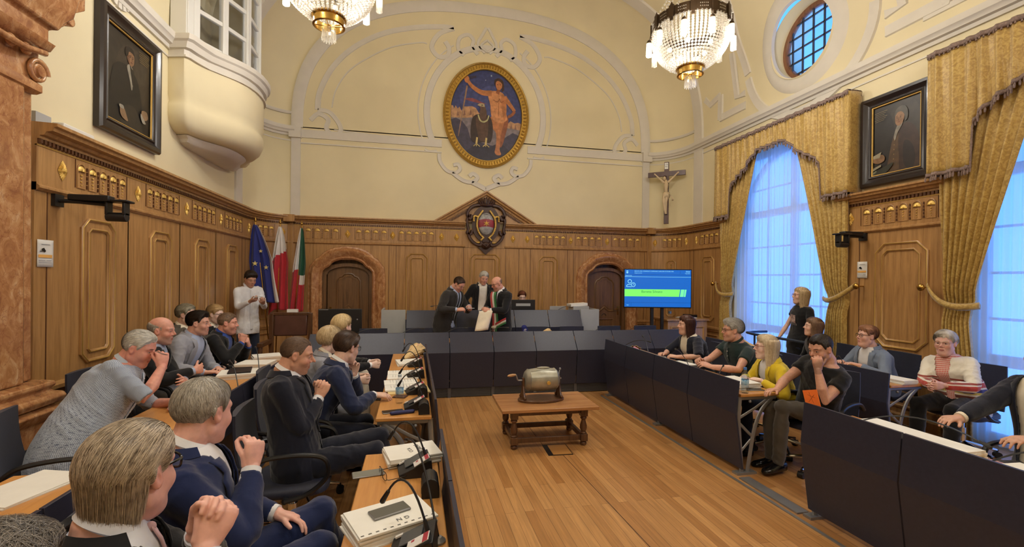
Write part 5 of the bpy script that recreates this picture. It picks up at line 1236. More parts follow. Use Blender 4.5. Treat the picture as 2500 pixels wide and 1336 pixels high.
# ------------------------------------------------------------------ office chairs
def make_chair():
    c = empty('office_chair')
    b = MB()
    g = []
    rg = [[(0.235 * math.copysign(abs(math.cos(t)) ** 0.45, math.cos(t)) * k, 0.23 * math.copysign(abs(math.sin(t)) ** 0.45, math.sin(t)) * k, z) for t in [2 * PI * i / 32 for i in range(32)]] for k, z in ((0.9, 0.395), (1.0, 0.41), (1.0, 0.44), (0.93, 0.46), (0.5, 0.465))]
    b.loft(rg); b.build('seat', NAVYF, c, sharp=60)
    b = MB(); g = []; rows = 9
    rings = []
    for i in range(rows):
        t = i / (rows - 1); z = 0.47 + 0.44 * t; y = -0.235 - 0.07 * t - 0.02 * math.sin(t * PI); w_ = 0.225 - 0.01 * t
        rings.append([(w_ * u, y + 0.03 * (u * u) + s_, z) for u, s_ in [(-1, 0.0), (-0.5, 0.014), (0, 0.016), (0.5, 0.014), (1, 0.0), (1, -0.015), (0.5, -0.02), (0, -0.022), (-0.5, -0.02), (-1, -0.015)]])
    b.loft(rings); b.build('backrest', NAVYF, c, sharp=60)
    for s_ in (-1, 1):
        b = MB(); P = spline([(-0.20, 0.60), (-0.12, 0.66), (0.05, 0.675), (0.19, 0.655), (0.235, 0.60), (0.22, 0.52), (0.12, 0.44), (0.0, 0.41)], 6)
        b.tube([(s_ * 0.275, p.x, p.y) for p in P], [0.018] * len(P), 8, flat=0.8); b.tube([(s_ * 0.275, 0.0, 0.41), (s_ * 0.15, 0, 0.40)], 0.018, 8); b.tube([(s_ * 0.275, -0.2, 0.60), (s_ * 0.22, -0.27, 0.60)], 0.016, 8); b.build('armrest', BLACK, c)
    b = MB(); b.lathe([(0.03, 0.12), (0.03, 0.28), (0.018, 0.28), (0.018, 0.39), (0.09, 0.395)], n=16); b.build('gas_column', CHROME, c)
    b = MB()
    for i in range(5):
        a = 2 * PI * i / 5 + 0.3; b.tube([(0.02 * math.cos(a), 0.02 * math.sin(a), 0.13), (0.28 * math.cos(a), 0.28 * math.sin(a), 0.075)], [0.02, 0.013], 8)
    sb_ = b.build('star_base', CHROME, c)
    for i in range(5):
        a = 2 * PI * i / 5 + 0.3; x, y = 0.285 * math.cos(a), 0.285 * math.sin(a); b = MB(); b.tube([(x - 0.012 * math.sin(a) * 2, y + 0.024 * math.cos(a), 0.03), (x + 0.024 * math.sin(a), y - 0.024 * math.cos(a), 0.03)], 0.03, 14); b.tube([(x, y, 0.03), (x, y, 0.08)], 0.008, 6); b.build('caster', BLACK, sb_)
    return c
CH0 = make_chair(); CH_USED = [False]
def place_chair(label, x, y, face, group=None, z=0):
    """face: heading in degrees of the sitter, 0 = +X"""
    c = CH0 if not CH_USED[0] else copy_tree(CH0)
    CH_USED[0] = True
    if 'group' in c: del c['group']
    c.location = (x, y, z); c.rotation_euler = (0, 0, R(face - 90)); tag(c, label, 'chair', group); return c
G7 = 'blue grey chairs lined up behind the front desk'
for x, w_ in ((-0.62, 'right below the left grey end board'), (0.10, 'left of the man bending over a phone'), (0.82, 'between the bending man and the sashed man'), (2.05, 'behind the blue broadcast microphone'), (2.72, 'below the laptop'), (3.42, 'right below the grey right end board'), (4.12, 'nearest to the display stand')):
    place_chair('blue grey chair back above the front desk, ' + w_, x, 7.36, -90, G7)
for x, w_ in ((0.15, 'empty chair behind the left part of the presidency desk'), (3.0, 'empty chair behind the laptop at the presidency desk')): place_chair(w_, x, 9.05, -90, None, 0.15)

# ------------------------------------------------------------------ low table with the raffle drum
WT = wood('walnut_table_top', s2l(156, 104, 62), s2l(194, 142, 92), axis='x', rough=0.25)
WD = wood('turned_dark_wood', s2l(66, 42, 28), s2l(108, 72, 46), rough=0.3)
tb = thing('low_table', 'low wooden table with turned legs standing in the middle of the floor', 'table', (1.385, 4.77, 0), R(-1))
b = MB(); b.bb((-0.51, -0.33, 0.385), (0.51, 0.33, 0.42)); b.build('table_top', WT, tb, bevel=0.006)
b = MB(); b.bb((-0.39, -0.25, 0.335), (0.39, -0.23, 0.385)); b.bb((-0.39, 0.23, 0.335), (0.39, 0.25, 0.385)); b.bb((-0.39, -0.25, 0.335), (-0.37, 0.25, 0.385)); b.bb((0.37, -0.25, 0.335), (0.39, 0.25, 0.385)); b.build('apron', WD, tb)
for sx in (-1, 1):
    for sy in (-1, 1):
        b = MB(); x, y = sx * 0.37, sy * 0.235
        b.box((x, y, 0.345), (0.075, 0.075, 0.08)); b.box((x, y, 0.085), (0.075, 0.075, 0.075))
        b.lathe([(0.026, 0), (0.034, 0.012), (0.034, 0.03), (0.02, 0.045)], (x, y, 0.0), 16)
        b.lathe([(0.025, 0.12), (0.036, 0.13), (0.022, 0.145), (0.03, 0.155), (0.037, 0.18), (0.036, 0.21), (0.024, 0.25), (0.02, 0.265), (0.034, 0.28), (0.034, 0.29), (0.022, 0.305)], (x, y, 0), 18); b.build('leg', WD, tb, bevel=0.004)
for s_ in (-1, 1):
    b = MB(); b.bb((-0.35, s_ * 0.235 - 0.018, 0.06), (0.35, s_ * 0.235 + 0.018, 0.11)); b.build('stretcher', WD, tb, bevel=0.004); b = MB(); b.bb((s_ * 0.37 - 0.018, -0.21, 0.06), (s_ * 0.37 + 0.018, 0.21, 0.11)); b.build('stretcher', WD, tb, bevel=0.004)
dr = thing('raffle_drum', 'old metal ballot drum with crank on an oval wooden stand', 'drum', (1.36, 4.78, 0.42), R(4))
PEW = mat('worn_pewter', s2l(172, 170, 156), 0.42, 0.6, 0.18, 9, bmp=0.25, bscale=30, bdist=0.004)
b = MB(); b.loft([[(0.26 * k * math.cos(2 * PI * i / 40), 0.15 * k * math.sin(2 * PI * i / 40), z) for i in range(40)] for k, z in ((0.98, 0.0), (1.0, 0.008), (1.0, 0.02), (0.97, 0.028))]); b.build('oval_base', WD, dr)
b = MB(); b.lathe([(0.02, -0.19), (0.07, -0.188), (0.095, -0.175), (0.112, -0.155), (0.118, -0.15), (0.113, -0.142), (0.122, -0.06), (0.125, 0), (0.122, 0.06), (0.113, 0.142), (0.118, 0.15), (0.112, 0.155), (0.095, 0.175), (0.07, 0.188), (0.02, 0.19)], (0, 0, 0.225), 36, axis='x')
b.build('drum', PEW, dr)
b = MB()
for a in (20, 62): b.loft([[(x, -0.126 * math.cos(R(a + q)), 0.225 + 0.126 * math.sin(R(a + q))) for q in (-1.2, 1.2)] + [(x, -0.121 * math.cos(R(a + q)), 0.225 + 0.121 * math.sin(R(a + q))) for q in (1.2, -1.2)] for x in (-0.14, 0.14)])
b.build('seam_strip', PEW, dr)
b = MB(); b.loft([[(0.02 + r * 1.7 * math.cos(2 * PI * i / 30), r * math.sin(2 * PI * i / 30), z) for i in range(30)] for r, z in ((0.042, 0.346), (0.042, 0.353), (0.036, 0.355), (0.034, 0.351))]); b.build('coin_plate', PEW, dr)
b = MB(); b.tube([(0.04, -0.12, 0.21), (0.04, -0.131, 0.209)], 0.02, 20); b.build('seal', GOLD, dr)
for s_ in (-1, 1):
    b = MB(); b.bb((s_ * 0.205 - 0.01, -0.02, 0.02), (s_ * 0.205 + 0.01, 0.02, 0.25))
    for sy in (-1, 1): b.tube([(s_ * 0.205, 0, 0.19), (s_ * 0.205, sy * 0.04, 0.09), (s_ * 0.205, sy * 0.075, 0.025)], [0.01, 0.012, 0.016], 8); b.sphere((s_ * 0.205, sy * 0.08, 0.045), 0.018, 8, 6)
    b.build('stand', WD, dr)
b = MB(); b.tube([(-0.18, 0, 0.225), (-0.26, 0, 0.225), (-0.27, -0.01, 0.235), (-0.29, -0.02, 0.285), (-0.30, -0.02, 0.29)], 0.008, 8); b.tube([(0.17, 0, 0.225), (-0.18, 0, 0.225)], 0.006, 6); b.tube([(0.18, 0, 0.225), (0.23, 0, 0.225)], 0.008, 8); b.tube([(0.2, 0.0, 0.225), (0.22, 0.02, 0.31), (0.23, 0.02, 0.32)], 0.006, 6); b.sphere((0.225, 0.02, 0.325), 0.013, 8, 6); ck = b.build('crank', GREYM, dr)
b = MB(); b.tube([(-0.30, -0.02, 0.29), (-0.33, -0.03, 0.29), (-0.37, -0.04, 0.288), (-0.385, -0.045, 0.287)], [0.010, 0.015, 0.014, 0.008], 10, roundcap=True); b.build('crank_handle', wood('pale_handle_wood', s2l(176, 130, 84), s2l(200, 156, 108)), ck)

# ------------------------------------------------------------------ things on the desks
DARKSCR = mat('unit_screen', s2l(84, 88, 92), 0.15, var=0.05)
CARD = mat('card_white', s2l(224, 220, 218), 0.6)
REDP = mat('card_red', s2l(170, 52, 66), 0.6)
def gooseneck(b, base, tip, lift=0.12, r=0.0045):
    base, tip = Vector(base), Vector(tip); mid = (base + tip) / 2 + Vector((0, 0, lift)); P = []
    for i in range(13):
        t = i / 12; P.append(base * (1 - t) ** 2 + mid * 2 * t * (1 - t) + tip * t * t)
    b.tube(P, r, 6); d = (P[-1] - P[-2]).normalized(); b.tube([P[-1] - d * 0.005, P[-1] + d * 0.04], [0.008, 0.011], 8, roundcap=True)
    d0 = (P[1] - P[0]).normalized(); b.tube([P[0] - d0 * 0.005, P[0] + d0 * 0.05], [0.009, 0.007], 8)
def make_unit():
    u = empty('conference_unit')
    b = MB(); b.add([(-0.10, -0.075, 0), (0.06, -0.085, 0), (0.06, 0.085, 0), (-0.10, 0.075, 0), (-0.11, -0.07, 0.018), (0.05, -0.08, 0.085), (0.05, 0.08, 0.085), (-0.11, 0.07, 0.018), (0.02, -0.085, 0.075), (0.02, 0.085, 0.075)],
                    [(0, 3, 2, 1), (0, 1, 5, 8, 4), (1, 2, 6, 5), (2, 3, 7, 9, 6), (3, 0, 4, 7), (4, 8, 9, 7), (8, 5, 6, 9)]); b.build('body', BLACK, u, sharp=20, bevel=0.004)
    sl = math.atan2(0.057, 0.13); rot = Matrix.Rotation(-sl, 3, 'Y')
    b = MB(); b.box((-0.035, 0.012, 0.0575), (0.085, 0.085, 0.004), rot); b.build('screen', DARKSCR, u)
    b = MB(); b.box((-0.085, 0.055, 0.035), (0.03, 0.014, 0.006), rot); b.build('pale_key', CARD, u)
    b = MB(); b.box((0.0, -0.075, 0.088), (0.085, 0.055, 0.002), Matrix.Rotation(R(-28), 3, 'Y')); cdd = b.build('name_card', CARD, u)
    b = MB(); b.box((0.025, -0.075, 0.1025), (0.02, 0.055, 0.001), Matrix.Rotation(R(-28), 3, 'Y')); b.box((-0.02, -0.06, 0.0788), (0.012, 0.012, 0.001), Matrix.Rotation(R(-28), 3, 'Y')); b.build('red_stripe', REDP, cdd)
    b = MB(); gooseneck(b, (0.03, -0.02, 0.08), (-0.13, 0.05, 0.20), 0.22); b.build('gooseneck_microphone', BLACK, u)
    return u
U0 = make_unit(); U_USED = [False]
def unit(label, x, y, z, rz, group=None):
    c = U0 if not U_USED[0] else copy_tree(U0); U_USED[0] = True
    c.location = (x, y, z); c.rotation_euler = (0, 0, R(rz)); tag(c, label, 'microphone unit', group)
    return c
unit('black conference unit beside the paper stack with a phone on top', 0.035, 1.70, 0.72, -8)
unit('black conference unit beside the reading glasses and phone', 0.04, 2.42, 0.72, 6)
unit('black conference unit on the desk corner beside the water bottle', 0.045, 3.62, 0.72, 4)
unit('black conference unit beside the open binder and brown wallet', 0.045, 4.10, 0.72, 10)
unit('black conference unit beside the open book with pens', 0.045, 4.75, 0.72, 12)
unit('black conference unit before the paper wrapped bouquet at the far left desk end', 0.045, 5.35, 0.72, 8)
def socket_box(label, x, y, z=0.72):
    s_ = thing('socket_box', label, 'socket box', (x, y, z))
    b = MB(); b.loft([[(px, yy, pz) for px, pz in [(-0.04, 0), (-0.04, 0.05)] + [(0.04 * math.cos(R(a)), 0.05 + 0.04 * math.sin(R(a))) for a in (150, 120, 90, 60, 30)] + [(0.04, 0.05), (0.04, 0)]] for yy in (-0.06, 0.06)]); b.build('housing', BLACK, s_, bevel=0.003)
    b = MB(); b.bb((-0.0415, -0.035, 0.015), (-0.039, 0.035, 0.045)); b.build('socket_face', BLACKG, s_)
socket_box('round topped black socket box next to the glasses and phone', 0.085, 2.17)
socket_box('round topped black socket box at the corner of the bottle desk', 0.085, 3.48)
socket_box('round topped black socket box behind the brown wallet', 0.085, 3.97)
def mic(label, base, tip, lift=0.15):
    m_ = thing('desk_microphone', label, 'microphone', base)
    b = MB(); gooseneck(b, (0, 0, 0.01), tuple(Vector(tip) - Vector(base)), lift); b.build('gooseneck', BLACK, m_)
    b = MB(); b.lathe([(0.03, 0), (0.03, 0.008), (0.015, 0.02)], n=14); b.build('mount', GREYM, m_); return m_
mic('gooseneck microphone arching over the near left paper stacks', (0.10, 1.76, 0.72), (-0.02, 2.30, 0.93), 0.22)
mic('gooseneck microphone crossing the lower left corner', (-1.45, 1.75, 0.72), (-1.82, 2.32, 0.92), 0.12)
mic('gooseneck microphone on the outer left desk by the white binders', (-1.46, 4.35, 0.72), (-1.66, 4.72, 0.93), 0.12)
mic('gooseneck microphone on the outer left desk nearer the flags', (-1.46, 4.9, 0.72), (-1.62, 5.3, 0.97), 0.12)
mic('gooseneck microphone before the woman in the navy cardigan', (2.90, 6.10, 0.72), (3.12, 5.70, 0.90), 0.12)
mic('gooseneck microphone before the man in the green polo', (2.90, 5.25, 0.72), (3.02, 5.65, 0.97), 0.10)
mic('gooseneck microphone over the black folder on the right desk', (2.90, 4.35, 0.72), (3.02, 4.85, 0.92), 0.10)
mic('gooseneck microphone reaching over the yellow jacket sleeve', (2.90, 3.95, 0.72), (3.15, 4.2, 0.84), 0.05)
mic('long gooseneck microphone on the near right desk with white papers', (2.90, 2.60, 0.72), (3.10, 1.95, 0.84), 0.22)
mic('gooseneck microphone at the lower right corner of the near right desk', (2.90, 1.86, 0.72), (3.12, 1.5, 0.88), 0.18)
mic('gooseneck microphone before the woman in the grey blazer', (4.64, 4.15, 0.72), (4.85, 4.45, 0.86), 0.14)
mic('gooseneck microphone on the presidency desk left of the standing men', (0.95, 8.4, 1.0), (0.35, 8.45, 1.22), 0.16)
mic('gooseneck microphone on the presidency desk before the laptop', (2.55, 8.4, 1.0), (3.05, 8.4, 1.22), 0.16)
for x, w_ in ((-0.95, 'nearest the black monitor'), (-0.30, 'below the left grey end board'), (0.35, 'below the bending man'), (1.0, 'below the cream paper sheet'), (2.75, 'right of the kraft bouquet'), (3.35, 'nearest the display stand')):
    m_ = mic('low microphone behind the front desk, ' + w_, (x, 6.98, 0.78), (x + 0.42, 7.02, 0.97), 0.12); m_['group'] = 'front row microphones'
def stack(label, x, y, z, w_, l_, h_, rz, lines=None, name='paper_stack', cat='papers', col=None, n=5, holes=False):
    s_ = thing(name, label, cat, (x, y, z), R(rz)); rnd = random.Random(hash(label) % 999 if False else len(label))
    for k in range(n):
        b = MB(); t = h_ / n; b.box((rnd.uniform(-1, 1) * 0.006, rnd.uniform(-1, 1) * 0.006, t * (k + 0.5)), (w_, l_, t * 0.93), Matrix.Rotation(R(rnd.uniform(-2.5, 2.5)), 3, 'Z')); b.build('sheets', col or PAPER, s_)
    for (txt, sz, tx, ty, rr) in (lines or []): text_mesh('handwriting', txt, sz, mat('pencil_grey', s2l(120, 120, 122), 0.8), s_, (tx, ty, h_ + 0.0008), (0, 0, R(rr)))
    if holes:
        b = MB()
        for k in range(11): b.box((-w_ / 2 + 0.012 if False else w_ / 2 * 0 - w_ / 2 + w_ * (k + 0.5) / 11, -l_ / 2 + 0.012, h_ + 0.0006), (0.012, 0.005, 0.0008))
        b.build('punched_holes', mat('hole_grey', s2l(96, 94, 92), 0.9), s_)
    return s_
stack('thick stack of punched papers under the dark phone on the near left desk', -0.085, 1.90, 0.72, 0.31, 0.225, 0.055, 24, [('R', 0.03, -0.01, 0.045, 180), ('G N', 0.03, 0.03, -0.055, 180)], holes=True, n=7)
stack('thick paper stack lettered DELIBERE CCA at the far end of the near left desk', 0.0, 2.60, 0.72, 0.28, 0.215, 0.05, 13, [('DELIBERE', 0.034, 0.055, 0.0, 97), ('CCA', 0.03, 0.0, 0.0, 97)], n=7)
def phone(label, x, y, z, rz, col, w_=0.075, l_=0.155, tilt=None, edge=None):
    p = thing('phone', label, 'phone', (x, y, z), R(rz)); b = MB(); b.bb((-w_ / 2, -l_ / 2, 0), (w_ / 2, l_ / 2, 0.009)); b.build('case', edge or GREYM, p, bevel=0.004)
    b = MB(); b.bb((-w_ / 2 + 0.003, -l_ / 2 + 0.003, 0.0085), (w_ / 2 - 0.003, l_ / 2 - 0.003, 0.0098)); b.build('glass', col, p, bevel=0.002); return p
PHG = mat('phone_grey_glass', s2l(92, 92, 88), 0.2, var=0)
phone('grey phone lying on the punched paper stack', -0.085, 1.915, 0.776, -64, PHG)
phone('silver edged phone lying under the reading glasses', -0.215, 2.43, 0.72, -80, mat('phone_pale_glass', s2l(120, 122, 118), 0.12, var=0))
phone('black phone on the end of the right inner desk', 3.10, 3.68, 0.72, 80, BLACKG)
phone('brown leather phone wallet on the desk near the bottle', -0.10, 3.97, 0.72, 70, mat('brown_leather', s2l(70, 42, 34), 0.5), 0.085, 0.11, edge=mat('brown_leather', s2l(70, 42, 34), 0.5))
phone('dark phone lying beside the blue spectacle case', -0.14, 3.53, 0.72, 102, BLACKG)
b = MB(); b.tube([(-0.075, 0, 0.014), (0.075, 0, 0.014)], 0.017, 12, flat=0.8, roundcap=True); o = b.build('spectacle_case', mat('navy_case', s2l(34, 40, 96), 0.35)); o.location = (-0.07, 3.47, 0.72); o.rotation_euler = (0, 0, R(12)); tag(o, 'slim navy blue spectacle case near the desk end', 'case')
LENS = glassmat('spectacle_lens', (0.97, 0.97, 0.97), 0.01)
def specs_obj(parent=None, loc=(0, 0, 0), rot=(0, 0, 0), col=None, name='spectacles', lens=True, w_=0.068, th=1.0):
    """local: x lateral, y forward, z up; temples run back along -y"""
    col = col or BLACKG; e = empty(name, loc, 0, parent); e.rotation_euler = rot; b = MB()
    for s_ in (-1, 1):
        c = [(s_ * 0.034 + 0.027 * math.copysign(abs(math.cos(t)) ** 0.7, math.cos(t)), -0.006 * abs(s_ * 0.034 + 0.027 * math.cos(t)) / 0.06, 0.020 * math.copysign(abs(math.sin(t)) ** 0.7, math.sin(t))) for t in [2 * PI * i / 20 for i in range(21)]]
        b.tube(c, 0.0017 * th, 5, cap=False)
        b.tube([(s_ * 0.061, -0.006, 0.01), (s_ * w_, -0.015, 0.011), (s_ * (w_ + 0.004), -0.06, 0.010), (s_ * (w_ + 0.003), -0.10, 0.008), (s_ * w_, -0.125, -0.014)], 0.0019 * th, 5)
    b.tube([(-0.009, 0, 0.004), (0, 0.003, 0.008), (0.009, 0, 0.004)], 0.0017, 5); b.build('frame', col, e)
    if lens:
        for s_ in (-1, 1): b = MB(); b.lathe([(0.0001, 0), (0.020, 0)], (s_ * 0.034, -0.003, 0), 16, axis='y', cap=False); b.v = [(s_ * 0.034 + (p[0] - s_ * 0.034) * 1.3, p[1], p[2]) for p in b.v]; b.build('lens', LENS, e)
    return e
g_ = specs_obj(None, (-0.145, 2.37, 0.745), (R(180), 0, R(-70)), BLACKG); tag(g_, 'folded black reading glasses lying beside the phone', 'glasses')
def bottle(label, x, y, z, cap=(90, 150, 210), blue=False):
    t = thing('water_bottle', label, 'bottle', (x, y, z))
    m_ = glassmat('blue_pet', (0.84, 0.93, 1.0), 0.14) if blue else CLEAR
    b = MB(); b.lathe([(0.026, 0), (0.031, 0.006), (0.032, 0.03), (0.029, 0.04), (0.032, 0.05), (0.032, 0.07), (0.031, 0.075), (0.031, 0.125), (0.032, 0.13), (0.032, 0.15), (0.026, 0.175), (0.014, 0.20), (0.0125, 0.215)], n=24); b.build('bottle_body', m_, t)
    b = MB(); b.lathe([(0.0315, 0.076), (0.0322, 0.077), (0.0322, 0.122), (0.0315, 0.123)], n=24, cap=False); b.build('label', mat('label_blue', s2l(70, 150, 205), 0.5, col2=s2l(200, 225, 240), nscale=40), t)
    b = MB(); b.lathe([(0.0145, 0.21), (0.0145, 0.228), (0.012, 0.23)], n=16); b.build('cap', mat('cap_blue' if blue else 'cap_clear', s2l(*cap), 0.4), t)
bottle('clear plastic water bottle on the left inner desk', -0.10, 3.78, 0.72, (200, 215, 225))
bottle('blue tinted plastic water bottle at the end of the right inner desk', 2.93, 3.60, 0.72, (70, 130, 210), True)
bottle('clear bottle on the sideboard under the display', 4.98, 8.25, 1.0, (200, 215, 225))
def open_book(label, x, y, z, rz, w_=0.21, l_=0.30, col=None, name='open_binder'):
    o = thing(name, label, 'binder', (x, y, z), R(rz))
    for s_ in (-1, 1):
        b = MB(); b.loft([[(s_ * u * w_, yy, 0.004 + h * 0.7) for u, h in ((0.02, 0.014), (0.3, 0.03), (0.7, 0.022), (1, 0.012))] + [(s_ * u * w_, yy, 0.0) for u in (1, 0.02)] for yy in (-l_ / 2, l_ / 2)]); b.build('pages', PAPER, o, sharp=60)
        b = MB()
        for k in range(9): b.box((s_ * w_ * 0.5, -l_ * 0.4 + k * l_ * 0.09, 0.0235), (w_ * 0.62, 0.004, 0.0006))
        b.build('print_lines', mat('print_grey', s2l(150, 150, 152), 0.8), o)
    return o
CREAMP = mat('cream_folder', s2l(226, 200, 140), 0.7)
stack('cream folder under the open binder on the left inner desk', -0.03, 4.18, 0.72, 0.36, 0.26, 0.012, 8, name='paper_folder', cat='folder', col=CREAMP, n=1)
open_book('open white binder nearest the brown wallet on the left inner desk', -0.10, 4.33, 0.733, 95)
open_book('open book with pens on the left inner desk beyond the binder', -0.10, 4.85, 0.72, 92)
stack('loose papers and dark folder at the far end of the left inner desk', -0.06, 5.5, 0.72, 0.24, 0.32, 0.03, 8, n=3)
def bouquet(label, x, y, z, rz, s_=1.0, flowers=True):
    o = thing('wrapped_bouquet', label, 'bouquet', (x, y, z), R(rz)); KR = mat('kraft_paper', s2l(206, 176, 128), 0.8, var=0.1, nscale=20)
    b = MB(); rg = []
    for i in range(9):
        t = i / 8; rr = s_ * (0.018 + 0.075 * t ** 1.2); rg.append([(s_ * (-0.16 + 0.30 * t) + 0.01 * math.sin(k * 2.3) * t, rr * math.cos(2 * PI * k / 22) * (1 + 0.14 * math.sin(k * 3.1 + i)), rr * 0.75 + rr * 0.75 * math.sin(2 * PI * k / 22) * (1 + 0.14 * math.cos(k * 2.7 + i * 0.8))) for k in range(22)])
    b.loft(rg, cap=False); b.build('wrapping', KR, o, sharp=25, solid=0.002, fix=False)
    if flowers:
        for i in range(9):
            a = i * 2.4; r = 0.045 * s_ * math.sqrt(i / 9 + 0.1); c = (s_ * (0.13 + 0.02 * (i % 3)), r * math.cos(a), s_ * 0.065 + r * math.sin(a)); b = MB()
            for k in range(3): b.sphere((c[0] + 0.006 * k, c[1], c[2]), s_ * (0.026 - 0.006 * k), 9, 6, (0.8, 1, 1))
            b.build('flower', mat('pink_petals', s2l(216, 150, 170), 0.7, var=0.15), o)
    return o
bouquet('kraft wrapped bouquet with pink flowers at the far end of the right inner desk', 3.0, 5.80, 0.72, 235, 0.9)
bouquet('kraft wrapped bouquet standing at the far end of the left inner desk', -0.02, 5.80, 0.74, 60, 1.15, True)
bouquet('kraft wrapped bouquet lying on the front row desk behind the blue microphone', 2.0, 7.05, 0.80, 15, 1.0, False)
bouquet('pink bouquet in paper between the polo shirt and yellow jacket on the outer desk', 4.78, 5.75, 0.72, 120, 1.3)
stack('white paper stack before the woman in the navy cardigan', 3.0, 5.40, 0.72, 0.22, 0.30, 0.04, 15)
stack('papers with green marker before the woman in the navy cardigan', 3.03, 5.02, 0.72, 0.21, 0.30, 0.012, -12, n=2)
b = MB(); b.box((3.0, 4.92, 0.74), (0.09, 0.05, 0.012)); tag(b.build('sticky_note_pad', mat('green_notes', s2l(130, 190, 110), 0.7)), 'green note pad on the papers by the navy cardigan', 'note pad')
stack('closed black folder before the man in the green polo', 3.04, 4.72, 0.72, 0.26, 0.33, 0.04, 6, name='paper_folder', cat='folder', col=BLACK, n=1)
stack('white paper pad lying on the black folder', 3.06, 4.80, 0.76, 0.20, 0.27, 0.01, 14, n=2)
stack('loose white sheets between the polo shirt and the yellow jacket', 3.03, 4.32, 0.72, 0.24, 0.32, 0.018, -8, n=3)
stack('thick white paper stack before the yellow jacket', 3.04, 3.88, 0.72, 0.30, 0.34, 0.055, 6, n=6)
stack('large paper bundle on the near right desk', 3.00, 2.25, 0.72, 0.26, 0.62, 0.075, 2, n=6)
stack('flat white documents at the near end of the right desk', 2.98, 1.62, 0.72, 0.26, 0.36, 0.07, -3, n=3)
phone('phone lying on the documents behind the orange card', 2.96, 2.66, 0.72, 30, BLACKG)
stack('grey paper booklets before the striped white jacket', 4.82, 3.76, 0.72, 0.20, 0.29, 0.04, 4, n=4)
stack('pale folder before the grey blazer', 4.80, 4.25, 0.72, 0.24, 0.32, 0.015, -6, name='paper_folder', cat='folder', col=CREAMP, n=1)
oc = thing('orange_card', 'orange card with a scribbled figure standing on the near right desk front', 'card', (2.835, 2.80, 0.83), R(96))
b = MB(); b.box((0, 0, 0.05), (0.115, 0.003, 0.12), Matrix.Rotation(R(16), 3, 'Y')); b.build('card', mat('orange_paper', s2l(244, 124, 48), 0.7, var=0.02), oc)
b = MB()
for p in ([(-0.02, 0.02), (0.0, 0.05), (0.02, 0.09)], [(0.02, 0.02), (0.0, 0.05), (-0.02, 0.08)], [(-0.03, 0.06), (0.03, 0.07)]): b.tube([(q[0], 0.002, q[1]) for q in p], 0.0012, 4)
b.build('scribble', mat('pencil_brown', s2l(150, 74, 36), 0.8), oc)
# binders on the outer left desk
stack('open white document stack nearest the grey suited man', -1.70, 5.05, 0.72, 0.34, 0.30, 0.05, 10, n=5)
stack('white document stack beside the blue shirted man', -1.72, 5.62, 0.72, 0.34, 0.30, 0.045, -6, n=4)
stack('black folder lying on the open white documents', -1.70, 5.08, 0.771, 0.20, 0.28, 0.012, 14, name='paper_folder', cat='folder', col=BLACK, n=1)
stack('crumpled white papers at the far end of the outer left desk', -1.72, 6.02, 0.72, 0.30, 0.26, 0.06, 22, n=3)
stack('sheet with writing at the lower left corner of the photo', -1.75, 2.55, 0.72, 0.26, 0.36, 0.012, -20, n=2)
stack('paper sheet at the very lower left, under the grey curly hair', -1.62, 1.75, 0.72, 0.26, 0.36, 0.008, 12, n=1)
# ------------------------------------------------------------------ far furniture
ac = thing('wooden_armchair', 'heavy wooden armchair with brown leather back below the flags', 'armchair', (-1.93, 7.75, 0), R(0))
LEA = mat('brown_leather_back', s2l(84, 54, 46), 0.25, var=0.12, nscale=5, bmp=0.1, coat=0.3)
b = MB(); b.box((0, 0.25, 0.95), (0.50, 0.06, 0.36), Matrix.Rotation(R(-6), 3, 'X')); b.build('leather_back', LEA, ac, bevel=0.02)
b = MB(); b.bb((-0.27, 0.0, 0.40), (0.27, 0.26, 0.47)); b.bb((-0.27, -0.28, 0.40), (0.27, 0.02, 0.48)); b.build('leather_seat', LEA, ac, bevel=0.02)
for s_ in (-1, 1):
    b = MB(); b.bb((s_ * 0.29 - 0.03, 0.22, 0), (s_ * 0.29 + 0.03, 0.28, 1.14)); b.bb((s_ * 0.31 - 0.04, -0.26, 0.66), (s_ * 0.31 + 0.04, 0.25, 0.72)); b.tube([(s_ * 0.31, -0.25, 0.0), (s_ * 0.31, -0.26, 0.35), (s_ * 0.31, -0.22, 0.68)], [0.03, 0.035, 0.03], 10); b.build('side_frame', WD, ac, bevel=0.006)
b = MB(); b.bb((-0.29, 0.23, 1.10), (0.29, 0.28, 1.15)); b.build('top_rail', WD, ac, bevel=0.008)
MB().bb((-1.99, 7.98, 1.15), (-1.83, 8.04, 1.20)).build('name_block', PAPER); tag(bpy.data.objects['name_block'], 'small white block on top of the wooden armchair', 'block')
mo = thing('monitor', 'black monitor seen from behind before the left marble doorway', 'monitor', (-1.14, 7.75, 0))
b = MB(); b.bb((-0.33, -0.02, 0.82), (0.33, 0.02, 1.22)); b.build('housing', BLACK, mo, bevel=0.008); b = MB(); b.bb((-0.05, 0.02, 0.05), (0.05, 0.06, 1.0)); b.bb((-0.3, -0.2, 0), (0.3, 0.25, 0.04)); b.build('stand', BLACK, mo)
b = MB(); b.tube([(0, -0.022, 1.09) for _ in (0, 1)] and [(0.035 * math.cos(R(a)), -0.023, 1.09 + 0.035 * math.sin(R(a))) for a in range(0, 361, 20)], 0.005, 6, cap=False); b.bb((-0.32, -0.024, 1.203), (-0.18, -0.02, 1.213)); b.sphere((0.26, -0.021, 1.05), 0.012, 10, 6, (1, 0.2, 1)); b.build('markings', mat('pale_mark', s2l(130, 130, 128), 0.5), mo)
m2 = thing('computer_monitor', 'black computer monitor hiding the seated clerk on the presidency desk', 'monitor', (2.03, 8.45, 1.0))
